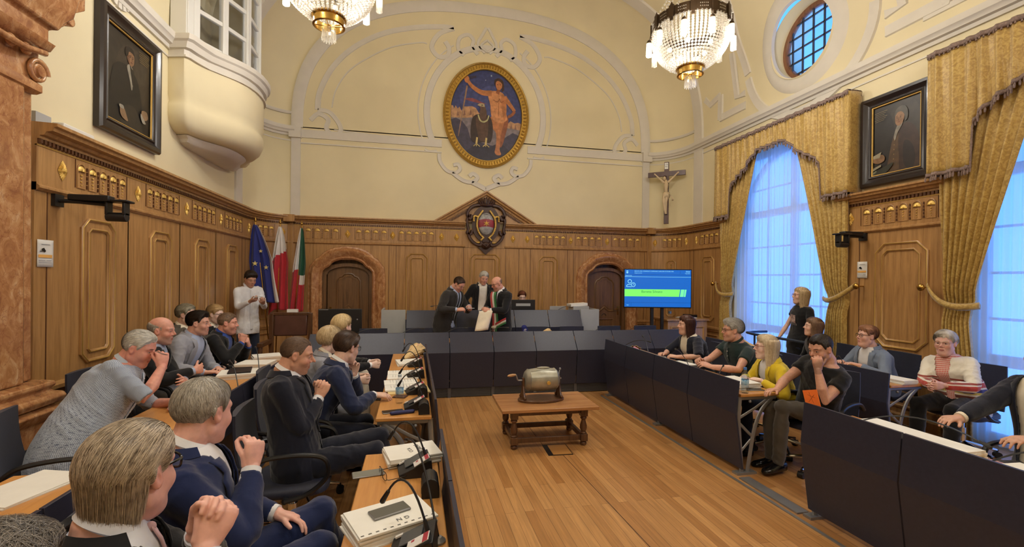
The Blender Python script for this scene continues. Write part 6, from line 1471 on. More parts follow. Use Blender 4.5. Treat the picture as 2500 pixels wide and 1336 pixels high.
b = MB(); b.bb((-0.235, -0.015, 0.06), (0.235, 0.015, 0.34)); b.build('housing', BLACK, m2, bevel=0.006); b = MB(); b.bb((-0.14, -0.022, 0.22), (0.14, -0.015, 0.27)); b.build('grey_plate', GREYB, m2); b = MB(); b.bb((-0.03, -0.01, 0), (0.03, 0.03, 0.1)); b.lathe([(0.1, 0), (0.1, 0.012)], (0, 0.02, 0), 20); b.build('stand', BLACK, m2)
lp = thing('laptop', 'silver laptop open on the presidency desk right of the clerk', 'laptop', (2.72, 8.5, 1.0))
b = MB(); b.bb((-0.16, 0, 0), (0.16, 0.22, 0.015)); b.build('keyboard_base', GREYM, lp); b = MB(); b.box((0, -0.03, 0.11), (0.32, 0.008, 0.22), Matrix.Rotation(R(12), 3, 'X')); b.build('lid', GREYB, lp, bevel=0.003)
pb = thing('document_tray', 'grey printer box with papers on the right end of the presidency desk', 'box', (3.16, 8.5, 1.0)); b = MB(); b.bb((-0.16, -0.15, 0), (0.16, 0.15, 0.22)); b.build('box', GREYB, pb, bevel=0.006); b = MB(); b.box((-0.03, 0, 0.245), (0.34, 0.25, 0.05), Matrix.Rotation(R(-4), 3, 'Y')); b.build('papers', PAPER, pb)
im = thing('broadcast_microphone', 'blue cubed broadcast microphone on the front row desk', 'microphone', (1.72, 6.98, 0.78)); b = MB(); b.tube([(0.04, -0.02, 0.0), (0.0, 0, 0.12)], 0.012, 10); b.build('handle', mat('brass_handle', s2l(190, 160, 90), 0.4), im); b = MB(); b.sphere((-0.02, 0, 0.19), 0.045, 14, 10, (1, 1, 0.9)); b.build('foam', mat('blue_foam', s2l(24, 34, 110), 0.8), im); b = MB(); b.box((-0.01, 0, 0.15), (0.08, 0.08, 0.06)); cb = b.build('cube', MATS['blue_foam'], im, bevel=0.006)
b = MB(); b.tube([(0.02 * math.cos(R(a)) - 0.01, -0.042, 0.15 + 0.02 * math.sin(R(a))) for a in range(30, 331, 20)], 0.004, 6); b.bb((-0.012, -0.044, 0.135), (-0.006, -0.04, 0.165)); b.build('logo', CARD, cb)
sbd = thing('sideboard', 'oak sideboard with papers standing right of the display', 'sideboard', (5.15, 8.15, 0), R(0))
b = MB(); b.bb((-0.42, -0.25, 0), (0.42, 0.25, 0.96)); b.build('body', OAK, sbd, bevel=0.006); b = MB(); b.bb((-0.45, -0.28, 0.96), (0.45, 0.28, 1.0)); b.build('top', OAK, sbd, bevel=0.008); b = MB(); frame_sweep(b, [(-0.36, 0.12), (0.36, 0.12), (0.36, 0.86), (-0.36, 0.86)], [(0, 0), (0, 0.014), (0.02, 0.02), (0.04, 0.002)], lambda u, v, h: (u, -0.25 - h, v)); b.build('panel_frame', OAK, sbd)
open_book('open book lying on the sideboard right of the display', 5.25, 8.1, 1.0, 20, 0.16, 0.26)
stack('dark document wallet on the sideboard under the open book side', 5.42, 8.25, 1.0, 0.12, 0.26, 0.06, 10, name='paper_folder', cat='folder', col=BLACK, n=1)
# ------------------------------------------------------------------ people
def smin(a, b, k):
    h = np.clip(0.5 + 0.5 * (b - a) / k, 0, 1); return b * (1 - h) + a * h - k * h * (1 - h)
def smax(a, b, k): return -smin(-a, -b, k)
def sd_ell(P, c, r):
    q = (P - np.array(c)) / np.array(r); k0 = np.linalg.norm(q, axis=1); k1 = np.linalg.norm(q / np.array(r), axis=1); return k0 * (k0 - 1) / np.maximum(k1, 1e-9)
def sd_cap(P, a, b, ra, rb):
    a = np.array(a); b = np.array(b); ba = b - a; h = np.clip((P - a) @ ba / (ba @ ba), 0, 1)
    return np.linalg.norm(P - a - h[:, None] * ba, axis=1) - (ra + (rb - ra) * h)
def head_sdf(P, q):
    P = P.copy(); P[:, 0] = np.abs(P[:, 0]); w_ = q.get('w', 1.0); ch = q.get('chub', 0.0); ns = q.get('nose', 1.0); fem = q.get('fem', 0)
    d = sd_ell(P, (0, -0.012, 0.035), (0.076 * w_, 0.097, 0.086))
    d = smin(d, sd_ell(P, (0, 0.020, -0.035), ((0.059 + 0.012 * ch) * w_, 0.069, 0.088)), 0.03)
    j = q.get('jaw', 1.0) * (0.9 if fem else 1)
    d = smin(d, sd_cap(P, (0.050 * w_ * j, -0.005, -0.058), (0.018 * j, 0.060, -0.098), 0.018 + 0.008 * ch, 0.018), 0.03)
    if ch > 0.4: d = smin(d, sd_ell(P, (0, 0.035, -0.105), (0.045, 0.045, 0.028)), 0.03)
    d = smin(d, sd_ell(P, (0.040 * w_, 0.055, -0.028 + 0.004 * fem), (0.022 + 0.006 * ch,) * 3), 0.025)
    d = smin(d, sd_ell(P, (0, 0.074, -0.100), (0.017, 0.016, 0.016)), 0.02)
    d = smin(d, sd_cap(P, (0.012, 0.082, 0.027), (0.048 * w_, 0.064, 0.030), 0.008 - 0.002 * fem, 0.008), 0.018)
    d = smax(d, -sd_ell(P, (0.033, 0.102, 0.008), (0.021, 0.020, 0.016)), 0.016)
    d = smin(d, sd_cap(P, (0, 0.083, 0.022), (0, 0.088 + 0.020 * ns, -0.017), 0.0055, 0.0095 * (0.7 + 0.3 * ns)), 0.010)
    d = smin(d, sd_ell(P, (0.0125, 0.092, -0.025), (0.0075, 0.009, 0.007)), 0.007)
    d = smin(d, sd_ell(P, (0.031, 0.0665, 0.008), (0.0165, 0.0155, 0.0140)), 0.005)
    d = smin(d, sd_ell(P, (0, 0.074, -0.060), (0.030, 0.019, 0.024)), 0.016)
    d = smin(d, sd_cap(P, (0, 0.0925, -0.053), (0.020, 0.083, -0.0575), 0.0046, 0.0028), 0.005)
    d = smin(d, sd_cap(P, (0, 0.0910, -0.0665), (0.016, 0.083, -0.064), 0.0058, 0.004), 0.005)
    d = smax(d, -sd_cap(P, (0, 0.0985, -0.0597), (0.024, 0.086, -0.0605), 0.0022, 0.0016), 0.004)
    if q.get('age', 0): d = smax(d, -sd_cap(P, (0.020, 0.091, -0.030), (0.031, 0.079, -0.064), 0.0022, 0.0014), 0.008)
    E_ = P.copy(); E_[:, 1] += 0.25 * E_[:, 2]
    d = smin(d, sd_ell(E_, (0.079 * w_, -0.010, 0.0), (0.009, 0.018, 0.031)), 0.008)
    d = smax(d, -sd_ell(E_, (0.091 * w_, -0.004, 0.002), (0.011, 0.010, 0.017)), 0.004)
    return d
def cube_sphere(n):
    vs = []; fs = []
    for ax in range(3):
        for sg in (-1, 1):
            b = len(vs); u = np.tan(np.linspace(-PI / 4, PI / 4, n + 1))
            for i in range(n + 1):
                for j in range(n + 1):
                    p = [0, 0, 0]; p[ax] = sg; p[(ax + 1) % 3] = u[i]; p[(ax + 2) % 3] = u[j]; vs.append(p)
            for i in range(n):
                for j in range(n):
                    q = (b + i * (n + 1) + j, b + (i + 1) * (n + 1) + j, b + (i + 1) * (n + 1) + j + 1, b + i * (n + 1) + j + 1); fs.append(q if sg > 0 else q[::-1])
    v = np.array(vs, float); return v / np.linalg.norm(v, axis=1)[:, None], fs
CS = {n: cube_sphere(n) for n in (26, 44)}
def radial(D, q, steps=34):
    ts = np.linspace(0.17, 0.03, steps); hit = np.full(len(D), 0.03); done = np.zeros(len(D), bool); prev = np.full(len(D), 0.17)
    for t in ts:
        idx = np.where(~done)[0]
        if len(idx) == 0: break
        s_ = head_sdf(D[idx] * t, q) < 0; ii = idx[s_]; hit[ii] = t; done[ii] = True; prev[idx[~s_]] = t
    lo, hi = hit.copy(), prev.copy()
    for _ in range(7):
        m_ = (lo + hi) / 2; ins = head_sdf(D * m_[:, None], q) < 0; lo = np.where(ins, m_, lo); hi = np.where(ins, hi, m_)
    return (lo + hi) / 2
class Head:
    def __init__(s, q, res):
        s.D, s.F = CS[res]; s.r = radial(s.D, q); s.q = q
        nb = 96; th = (np.arange(nb * 2) + 0.5) / (nb * 2) * 2 * PI - PI; ph = (np.arange(nb) + 0.5) / nb * PI
        T_, P_ = np.meshgrid(th, ph); DD = np.stack([np.sin(P_) * np.cos(T_), np.sin(P_) * np.sin(T_), np.cos(P_)], -1).reshape(-1, 3)
        s.tab = radial(DD, dict(q), 20).reshape(nb, nb * 2); s.nb = nb
    def rad(s, D):
        D = D / np.linalg.norm(D, axis=1)[:, None]; ph = np.arccos(np.clip(D[:, 2], -1, 1)) / PI * s.nb; th = (np.arctan2(D[:, 1], D[:, 0]) + PI) / (2 * PI) * s.nb * 2
        return s.tab[np.clip(ph.astype(int), 0, s.nb - 1), np.clip(th.astype(int), 0, 2 * s.nb - 1)]
def hair_mask(P, st):
    """1 inside the hair, 0 outside; P head-local surface points"""
    x, y, z = np.abs(P[:, 0]), P[:, 1], P[:, 2]; rec = st.get('recede', 0.0); nape = st.get('nape', -0.06) + 0.028
    zb = np.interp(y, [-0.12, -0.045, -0.030, -0.018, 0.010, 0.018, 0.030, 0.050, 0.075, 0.1], [nape, nape + 0.005, nape + 0.02, 0.030, 0.034, 0.010, 0.022, 0.052 + rec * 0.3, 0.068 + rec, 0.072 + rec])
    zb = zb + 0.004 * np.sin(P[:, 0] * 210 + 1.3) + 0.003 * np.sin(P[:, 0] * 97 + P[:, 1] * 160)
    if st.get('temple', 0): zb = zb + st['temple'] * np.exp(-((x - 0.045) / 0.018) ** 2) * (y > 0.03)
    m_ = np.clip((z - zb) / 0.026, 0, 1)
    if st.get('bald', 0):
        b = st['bald']; top = np.clip(((z - (0.088 - 0.05 * b)) + 0.25 * (y + 0.02) * b) / 0.016, 0, 1); front = np.clip((y - (0.045 - 0.04 * b)) / 0.02, 0, 1); m_ = m_ * (1 - np.maximum(top, front * (z > 0.02)))
    return m_
HAIRM = {}
def hair_mat(lo, hi):
    k = (lo, hi)
    if k in HAIRM: return HAIRM[k]
    m_ = bpy.data.materials.new('hair_%d_%d_%d' % lo); nt, bs = nodes_of(m_)
    g = nt.nodes.new('ShaderNodeNewGeometry'); f = noise(nt, coords(nt), 45, 3); ad = nt.nodes.new('ShaderNodeMath'); ad.operation = 'MULTIPLY_ADD'; nt.links.new(g.outputs['Random Per Island'], ad.inputs[0]); ad.inputs[1].default_value = 0.6
    sb_ = nt.nodes.new('ShaderNodeMath'); sb_.operation = 'MULTIPLY'; nt.links.new(f, sb_.inputs[0]); sb_.inputs[1].default_value = 0.6; nt.links.new(sb_.outputs[0], ad.inputs[2])
    nt.links.new(ramp(nt, ad.outputs[0], [(0.2, s2l(*lo)), (0.85, s2l(*hi))]), bs.inputs['Base Color']); bs.inputs['Roughness'].default_value = 0.42; bs.inputs['Specular IOR Level'].default_value = 0.35
    HAIRM[k] = m_; return m_
def skin_mat(base, stub=0.0, brow=(60, 44, 34), browa=0.8, lip=None, red=0.3, scalp=0.0):
    m_ = bpy.data.materials.new('skin'); nt, bs = nodes_of(m_)
    at = nt.nodes.new('ShaderNodeAttribute'); at.attribute_name = 'hl'; sp_ = nt.nodes.new('ShaderNodeSeparateXYZ'); nt.links.new(at.outputs['Vector'], sp_.inputs[0])
    def M(op, a, b=None, c=None, clamp=False):
        n = nt.nodes.new('ShaderNodeMath'); n.operation = op; n.use_clamp = clamp
        for i, v in enumerate((a, b, c)):
            if v is None: continue
            if isinstance(v, (int, float)): n.inputs[i].default_value = v
            else: nt.links.new(v, n.inputs[i])
        return n.outputs[0]
    X = M('ABSOLUTE', sp_.outputs[0]); Y = sp_.outputs[1]; Z = sp_.outputs[2]
    def el(cx, cz, rx, rz, hard, ymin=0.04):
        a = M('POWER', M('ABSOLUTE', M('DIVIDE', M('SUBTRACT', X, cx), rx)), 2.0); b = M('POWER', M('ABSOLUTE', M('DIVIDE', M('SUBTRACT', Z, cz), rz)), 2.0)
        k = M('MULTIPLY', M('SUBTRACT', 1.0, M('ADD', a, b)), hard, clamp=True); return M('MULTIPLY', k, M('GREATER_THAN', Y, ymin))
    nz = noise(nt, coords(nt), 38, 4); base_l = s2l(*base)
    col = ramp(nt, nz, [(0.3, tuple(c * 0.90 for c in base_l)), (0.7, tuple(min(1, c * 1.07) for c in base_l))])
    def mixc(col, f, c):
        mx = nt.nodes.new('ShaderNodeMix'); mx.data_type = 'RGBA'; nt.links.new(f, mx.inputs[0]) if not isinstance(f, float) else None; nt.links.new(col, mx.inputs[6]); mx.inputs[7].default_value = (*s2l(*c), 1); return mx.outputs[2]
    rc = (min(255, base[0] - 4), int(base[1] * 0.74), int(base[2] * 0.70))
    col = mixc(col, M('MULTIPLY', el(0.040, -0.024, 0.030, 0.026, 1.0), red), rc); col = mixc(col, M('MULTIPLY', el(0.0, -0.018, 0.016, 0.022, 1.2, 0.07), red * 0.9), rc)
    ear = M('MULTIPLY', M('GREATER_THAN', X, 0.076), M('LESS_THAN', M('ABSOLUTE', Z), 0.045)); col = mixc(col, M('MULTIPLY', M('MULTIPLY', ear, M('GREATER_THAN', 0.095, X)), red * 0.6), rc)
    if stub: 
        s1 = M('MULTIPLY', M('SUBTRACT', -0.028, Z), 40.0, clamp=True); s2_ = M('MULTIPLY', M('ADD', Y, -0.0), 30.0, clamp=True); s3 = M('LESS_THAN', M('ABSOLUTE', Z), 0.13); nn = M('MULTIPLY_ADD', noise(nt, coords(nt), 500, 1), 0.8, 0.5)
        col = mixc(col, M('MULTIPLY', M('MULTIPLY', M('MULTIPLY', s1, s2_), s3), M('MULTIPLY', nn, stub), clamp=True), tuple(brow))
    col = mixc(col, M('MULTIPLY', el(0.0, -0.0600, 0.024, 0.0105, 3.0), 0.75), lip or (int(base[0] * 0.86), int(base[1] * 0.60), int(base[2] * 0.60)))
    col = mixc(col, el(0.0, -0.0600, 0.024, 0.0012, 2.0), (90, 44, 40))
    col = mixc(col, M('MULTIPLY', el(0.031, 0.031, 0.020, 0.0052, 1.6), browa), tuple(brow))
    nt.links.new(col, bs.inputs['Base Color']); bs.inputs['Roughness'].default_value = 0.48; bs.inputs['Subsurface Weight'].default_value = 0.12; bs.inputs['Subsurface Radius'].default_value = (0.012, 0.004, 0.002); bs.inputs['Subsurface Scale'].default_value = 1.0
    bump(nt, bs, noise(nt, coords(nt), 260, 3), 0.12, 0.001); return m_
CLOTH = {}
def cloth(name, rgb, kind='plain', rgb2=None, rough=0.8, sheen=0.25, sc_=1.0):
    if name in CLOTH: return CLOTH[name]
    m_ = bpy.data.materials.new(name); nt, bs = nodes_of(m_); c = s2l(*rgb); v = coords(nt); n1 = noise(nt, v, 9, 4)
    if kind == 'plain': nt.links.new(ramp(nt, n1, [(0.3, tuple(k * 0.9 for k in c)), (0.7, tuple(min(1, k * 1.1) for k in c))]), bs.inputs['Base Color'])
    elif kind == 'check':
        at = nt.nodes.new('ShaderNodeAttribute'); at.attribute_name = 'garment'; outs = []
        for dr_ in ('X', 'Y'):
            wv = nt.nodes.new('ShaderNodeTexWave'); wv.bands_direction = dr_; wv.inputs['Scale'].default_value = 22 * sc_; wv.inputs['Distortion'].default_value = 0.0; wv.inputs['Detail'].default_value = 0; nt.links.new(at.outputs['Vector'], wv.inputs['Vector'])
            g = nt.nodes.new('ShaderNodeMapRange'); g.inputs['From Min'].default_value = 0.72; g.inputs['From Max'].default_value = 0.95; nt.links.new(wv.outputs['Fac'], g.inputs[0]); outs.append(g.outputs[0])
        a2 = nt.nodes.new('ShaderNodeMath'); a2.operation = 'MAXIMUM'; nt.links.new(outs[0], a2.inputs[0]); nt.links.new(outs[1], a2.inputs[1])
        nt.links.new(ramp(nt, a2.outputs[0], [(0.0, c), (1.0, s2l(*rgb2))]), bs.inputs['Base Color'])
    elif kind == 'stripe_z':
        sp_ = nt.nodes.new('ShaderNodeSeparateXYZ'); nt.links.new(v, sp_.inputs[0]); stops = rgb2
        mr = nt.nodes.new('ShaderNodeMapRange'); mr.inputs['From Min'].default_value = stops[0]; mr.inputs['From Max'].default_value = stops[1]; nt.links.new(sp_.outputs[2], mr.inputs[0])
        r = ramp(nt, mr.outputs[0], [(p, s2l(*k)) for p, k in stops[2]]); r.node.color_ramp.interpolation = 'CONSTANT'; nt.links.new(r, bs.inputs['Base Color'])
    bs.inputs['Roughness'].default_value = rough; bs.inputs['Sheen Weight'].default_value = sheen; bs.inputs['Specular IOR Level'].default_value = 0.2
    wv = noise(nt, v, 14, 3, 0.5, 1.2); bump(nt, bs, wv, 0.35, 0.008); CLOTH[name] = m_; return m_
def eval_mesh(me, voxel, smooth_it, name):
    o = bpy.data.objects.new('tmp', me); COL.objects.link(o)
    r = o.modifiers.new('r', 'REMESH'); r.mode = 'VOXEL'; r.voxel_size = voxel; r.adaptivity = 0
    if smooth_it: s_ = o.modifiers.new('s', 'SMOOTH'); s_.factor = 0.5; s_.iterations = smooth_it
    dg = bpy.context.evaluated_depsgraph_get(); out = bpy.data.meshes.new_from_object(o.evaluated_get(dg)); out.name = name
    bpy.data.objects.remove(o); bpy.data.meshes.remove(me); return out
def get_v(me):
    a = np.empty(len(me.vertices) * 3); me.vertices.foreach_get('co', a); return a.reshape(-1, 3)
def set_v(me, v): me.vertices.foreach_set('co', v.reshape(-1)); me.update()
def vnorm(me):
    a = np.empty(len(me.vertices) * 3); me.vertices.foreach_get('normal', a); return a.reshape(-1, 3)
def wrinkle(me, amp, seed, scale=1.0):
    v = get_v(me); n = vnorm(me); rs = np.random.RandomState(seed); d = np.zeros(len(v))
    for i in range(7):
        k = rs.normal(size=3); k /= np.linalg.norm(k); k *= (22 + 34 * rs.rand()) * scale; k2 = rs.normal(size=3) * 9; wv = v @ k + 2.2 * np.sin(v @ k2 + rs.rand() * 6); g = np.clip(np.sin(v @ (rs.normal(size=3) * 5) + rs.rand() * 6), 0, 1)
        d += (1 - np.abs(np.sin(wv))) ** 2 * g
    d = (d - d.mean()) * amp; set_v(me, v + n * d[:, None])
def hand(b, W, d, n, side, pose, s_=1.0):
    """W wrist, d finger direction, n back-of-hand normal; side +1 = right hand"""
    d = Vector(d).normalized(); n = Vector(n); n = (n - d * n.dot(d)).normalized(); x = d.cross(n); W = Vector(W)
    PO = {'relaxed': ((20, 28, 18), 20, 35), 'flat': ((4, 6, 4), 6, 30), 'curl': ((45, 55, 35), 30, 30), 'fist': ((72, 88, 50), 55, 10), 'clasp': ((52, 58, 34), 40, 18), 'chin': ((38, 62, 40), 20, 40), 'hold': ((35, 40, 25), 35, 22), 'pinch': ((50, 45, 25), 48, 18)}
    (c1, c2, c3), tc, to = PO[pose]
    q = lambda X, Y, Z: W + x * (X * s_) + d * (Y * s_) + n * (Z * s_)
    rings = []
    for Y, w_, t, zo in ((-0.02, 0.026, 0.020, 0), (0.0, 0.027, 0.019, 0), (0.025, 0.034, 0.018, 0), (0.055, 0.041, 0.0165, 0.001), (0.085, 0.042, 0.0135, 0.001), (0.096, 0.038, 0.010, 0.0)):
        rings.append([q(w_ * math.copysign(abs(math.cos(a)) ** 0.75, math.cos(a)), Y, zo + t * math.copysign(abs(math.sin(a)) ** 0.8, math.sin(a))) for a in [2 * PI * i / 16 for i in range(16)]])
    b.loft(rings)
    ts = -side
    b.tube([q(ts * 0.022, 0.012, -0.006), q(ts * 0.030, 0.045, -0.008)], [0.016 * s_, 0.014 * s_], 8, roundcap=True)
    Ls = (0.070, 0.078, 0.074, 0.058)
    for i in range(4):
        xi = ts * (0.0305 - 0.0205 * i); fan = ts * (0.10 - 0.065 * i) * (0.5 if pose in ('fist', 'clasp') else 1.0); L = Ls[i] * s_; p = q(xi, 0.088 - 0.004 * abs(i - 1), 0.0); a = R(c1 + (i - 1.5) * (4 if pose != 'clasp' else 2)); P = [q(xi, 0.066, 0.0), p]
        cum = a
        for k, (f_, dc) in enumerate(((0.46, R(c2)), (0.30, R(c3)), (0.24, 0))):
            p = p + (d * math.cos(cum) - n * math.sin(cum) + x * fan * math.cos(cum)).normalized() * (L * f_); P.append(p); cum += dc
        r = (0.0092, 0.0096, 0.0084, 0.0078, 0.0062) if i < 3 else (0.0085, 0.0086, 0.0074, 0.0068, 0.0056)
        b.tube(P, [k * s_ for k in r], 10, roundcap=True)
    td = (x * ts * math.cos(R(90 - to - 10)) + d * math.sin(R(90 - to - 10))); P = [q(ts * 0.024, 0.02, -0.006)]; p = q(ts * 0.036, 0.048, -0.010); P.append(p)
    for f_, g in ((0.034, 0.3), (0.028, 0.75)):
        v_ = (td * (1 - 0.012 * tc * g) - n * (0.012 * tc) + d * 0.25 * g - x * ts * (0.010 * tc * g)).normalized(); p = p + v_ * (f_ * s_); P.append(p)
    b.tube(P, [0.0135 * s_, 0.0118 * s_, 0.0108 * s_, 0.0085 * s_], 10, roundcap=True)
def ik(S, W, l1, l2, pole):
    S, W = Vector(S), Vector(W); dv = W - S; L = min(dv.length, (l1 + l2) * 0.995); u = dv.normalized(); W2 = S + u * L
    a = (l1 * l1 - l2 * l2 + L * L) / (2 * L); h = math.sqrt(max(0, l1 * l1 - a * a)); p = Vector(pole); p = (p - u * p.dot(u)); p = p.normalized() if p.length > 1e-5 else Vector((0, 0, -1))
    return S + u * a + p * h, W2
SEC = [(-0.30, 0.150, 0.118), (-0.18, 0.168, 0.128), (0.0, 0.180, 0.130), (0.22, 0.162, 0.118), (0.45, 0.158, 0.114), (0.68, 0.172, 0.120), (0.84, 0.184, 0.116), (0.92, 0.165, 0.100), (0.98, 0.105, 0.078), (1.03, 0.066, 0.062)]
SECF = [(-0.30, 0.155, 0.115), (-0.18, 0.172, 0.125), (0.0, 0.182, 0.128), (0.22, 0.150, 0.105), (0.45, 0.138, 0.100), (0.62, 0.150, 0.118), (0.72, 0.155, 0.126), (0.84, 0.158, 0.104), (0.92, 0.142, 0.088), (0.98, 0.092, 0.068), (1.03, 0.056, 0.054)]
def person(label, hip, face, head, hy, hp=0, hr=0, hands=(), q=None, skin=(214, 160, 130), hair=None, top='jacket', cl=None, near=1, glasses=None, gth=1.0, stand=False, s=1.0, fat=1.0, belly=0.0, fem=0, twist=0, legs=None, group=None, eyes=True, eye_open=1.0, shoes=None, stub=0.0, brow=(70, 52, 40), neckout=0.015, seed=1, vopen=None, sleeve=1.0, red=0.32, lip=None, cat='person'):
    cl = cl or {}; skin = (min(238, skin[0] + 8), skin[1] + 12, skin[2] + 15); q = dict(q or {}); q['fem'] = fem
    root = thing('person', label, cat, (hip[0], hip[1], 0), 0, group); O = Vector((hip[0], hip[1], 0))
    Lc = lambda p: Vector(p) - O
    F = Vector((math.cos(R(face)), math.sin(R(face)), 0)); Rr = Vector((F.y, -F.x, 0)); Z = Vector((0, 0, 1))
    hipv = Lc(hip); H = Lc(head)
    fh = Vector((math.cos(R(hy)), math.sin(R(hy)), 0)); rh = Vector((fh.y, -fh.x, 0))
    Mh = Matrix((rh, fh, Z)).transposed() @ Matrix.Rotation(R(-hp), 3, 'X') @ Matrix.Rotation(R(hr), 3, 'Y')
    hs = 0.97 if fem else 1.0
    toW = lambda p: H + Mh @ (Vector(p) * hs)
    body_up = (H - hipv).normalized()
    N = toW((0, -0.035, -0.085)) - (Z * 0.55 + body_up * 0.45).normalized() * (0.042 * s) - F * neckout
    # spine
    c1 = hipv + Z * 0.20 * s - F * 0.02; c2 = N - (Z * 0.5 + body_up * 0.5).normalized() * 0.2 * s + F * 0.015
    sec = SECF if fem else SEC
    tw = R(twist)
    def spine(t):
        tt = t
        if t < 0: return hipv + (c1 - hipv).normalized() * (t * 0.5), (c1 - hipv).normalized()
        if t > 1: dd_ = (N - c2).normalized(); return N + dd_ * ((t - 1) * 0.55), dd_
        p = hipv * (1 - tt) ** 3 + c1 * 3 * tt * (1 - tt) ** 2 + c2 * 3 * tt * tt * (1 - tt) + N * tt ** 3
        dv = (c1 - hipv) * 3 * (1 - tt) ** 2 + (c2 - c1) * 6 * tt * (1 - tt) + (N - c2) * 3 * tt * tt
        return p, dv.normalized()
    def fr(t):
        p, u = spine(t); a = tw * max(0, min(1, t)); r = Rr * math.cos(a) + F * math.sin(a); r = (r - u * u.dot(r)).normalized(); f = u.cross(r); return p, u, r, f
    ts_, aa, bb_ = [k[0] for k in sec], [k[1] for k in sec], [k[2] for k in sec]
    def ab(t, off):
        ft = fat if t < 0.8 else 1 + (fat - 1) * 0.5
        a = np.interp(t, ts_, aa) * s * ft + off; b_ = np.interp(t, ts_, bb_) * s * ft + off
        return a, b_, belly * math.exp(-((t - 0.22) / 0.25) ** 2)
    def surf(t, x, off, front=True):
        p, u, r, f = fr(t); a, b_, bl = ab(t, off); k = min(1, abs(x / a)); y = b_ * (1 - k ** 2.4) ** (1 / 2.4); return p + r * x + f * ((y + bl) if front else -y)
    def torso_rings(off, t0, t1, n=32, m_=22):
        rings = []
        for i in range(m_ + 1):
            t = t0 + (t1 - t0) * i / m_; p, u, r, f = fr(t); a, b_, bl = ab(t, off); ring = []
            for k in range(n):
                an = 2 * PI * k / n; cx, sy = math.cos(an), math.sin(an); x = a * math.copysign(abs(cx) ** (2 / 2.4), cx); y = b_ * math.copysign(abs(sy) ** (2 / 2.4), sy); ring.append(p + r * x + f * (y + (bl if sy > 0 else 0) * max(0, sy)))
            rings.append(ring)
        return rings
    sh = []
    for sd in (-1, 1):
        p, u, r, f = fr(0.875); sh.append(p + r * sd * (0.150 if fem else 0.170) * s * (1 + (fat - 1) * 0.5))
    l1, l2 = 0.285 * s, 0.250 * s
    arms = []
    spec = {1: None, -1: None}
    for h in hands: spec[h['side']] = h
    for i, sd in enumerate((-1, 1)):
        h = spec[sd] or {}
        w_ = h.get('w', (sd * 0.16, 0.30, hip[2] + 0.10 if not stand else hip[2] - 0.12)); wv = Vector(w_)
        if not h.get('world'): wv = O * 0 + Rr * wv.x + F * wv.y + Z * wv.z
        else: wv = Lc(wv)
        pole = h.get('pole'); pole = (Rr * pole[0] + F * pole[1] + Z * pole[2]) if pole else (Rr * sd * 0.7 - F * 0.35 - Z * 0.6)
        E_, W_ = ik(sh[i], wv, l1, l2, pole); fd = (W_ - E_).normalized()
        hd = h.get('d'); hd = (Rr * hd[0] + F * hd[1] + Z * hd[2]) if hd else fd
        hn = h.get('n'); hn = (Rr * hn[0] + F * hn[1] + Z * hn[2]) if hn else (Z * 0.9 + Rr * sd * 0.4)
        arms.append((sh[i], E_, W_, hd, hn, sd, h.get('pose', 'relaxed')))
    vox = {0: 0.0075, 1: 0.0046, 2: 0.0033}[near]
    # ---- body (one continuous surface)
    hd_ = Head(q, 44 if near else 26); b = MB(); P = hd_.D * hd_.r[:, None]
    vs = [toW(p) for p in P]; b.add(vs, hd_.F)
    nk = (0.049 if fem else 0.062) * s * q.get('neck', 1.0)
    b.tube([toW((0, -0.025, 0.0)), toW((0, -0.034, -0.07)), N + (N - c2).normalized() * 0.03, N - (N - c2).normalized() * 0.05], [nk * 0.9, nk, nk * 1.08, nk * 1.3], 20)
    b.loft(torso_rings(-0.016, -0.2, 1.02, 24, 14))
    for (S_, E_, W_, hdv, hn, sd, pose) in arms:
        k = (0.82 if fem else 1.0) * s
        b.tube([S_ - (S_ - spine(0.85)[0]) * 0.35, S_, S_.lerp(E_, 0.5), E_, E_.lerp(W_, 0.35), W_.lerp(E_, 0.12), W_], [0.045 * k, 0.050 * k, 0.047 * k, 0.039 * k, 0.042 * k, 0.029 * k, 0.027 * k], 14, roundcap=True)
        hand(b, W_, hdv, hn, sd, pose, 0.93 * s if fem else 1.02 * s)
    me = bpy.data.meshes.new('b'); me.from_pydata([tuple(p) for p in b.v], [], b.f); me = eval_mesh(me, vox, 2, 'body')
    Mi = np.array(Mh.transposed()); v = get_v(me); hl = (v - np.array(H)) @ Mi.T / hs
    at = me.attributes.new('hl', 'FLOAT_VECTOR', 'POINT'); at.data.foreach_set('vector', hl.reshape(-1))
    body = link_mesh('body', me, skin_mat(skin, stub, brow, 0.8, lip, red), root, None)
    # ---- eyes
    if eyes:
        for sx in (-1, 1):
            c = Vector((sx * 0.031, 0.0665, 0.008)); eb = MB(); ib = MB(); lb = MB()
            def ep(a, bq, r): return toW(c + Vector((r * math.sin(a) * 1.06, r * math.cos(a) * math.cos(bq), r * math.sin(bq) * 0.95)))
            g = []
            for i in range(9):
                a = -0.85 + 1.7 * i / 8; hgt = 0.30 * eye_open * math.sqrt(max(0, 1 - (a / 0.87) ** 2)) + 0.01
                g.append([ep(a, -0.04 - hgt * 0.8 + (hgt * 1.8) * j / 4 - (1 - eye_open) * 0.25, 0.0166) for j in range(5)])
            eb.grid(g); e = eb.build('eye', mat('eye_white', s2l(216, 208, 200), 0.25, var=0), root, sharp=None, fix=False)
            rr = 0.34 * min(1, eye_open + 0.15); ib.add([ep(0, -0.04, 0.0171)] + [ep(rr * math.cos(2 * PI * k / 14), -0.04 - (1 - eye_open) * 0.25 + rr * math.sin(2 * PI * k / 14) * min(1, 0.8 * eye_open + 0.1), 0.0170) for k in range(14)], [(0, k + 1, (k + 1) % 14 + 1) for k in range(14)]); ib.build('iris', mat('iris_brown', s2l(44, 30, 24), 0.15, var=0), e, fix=False)
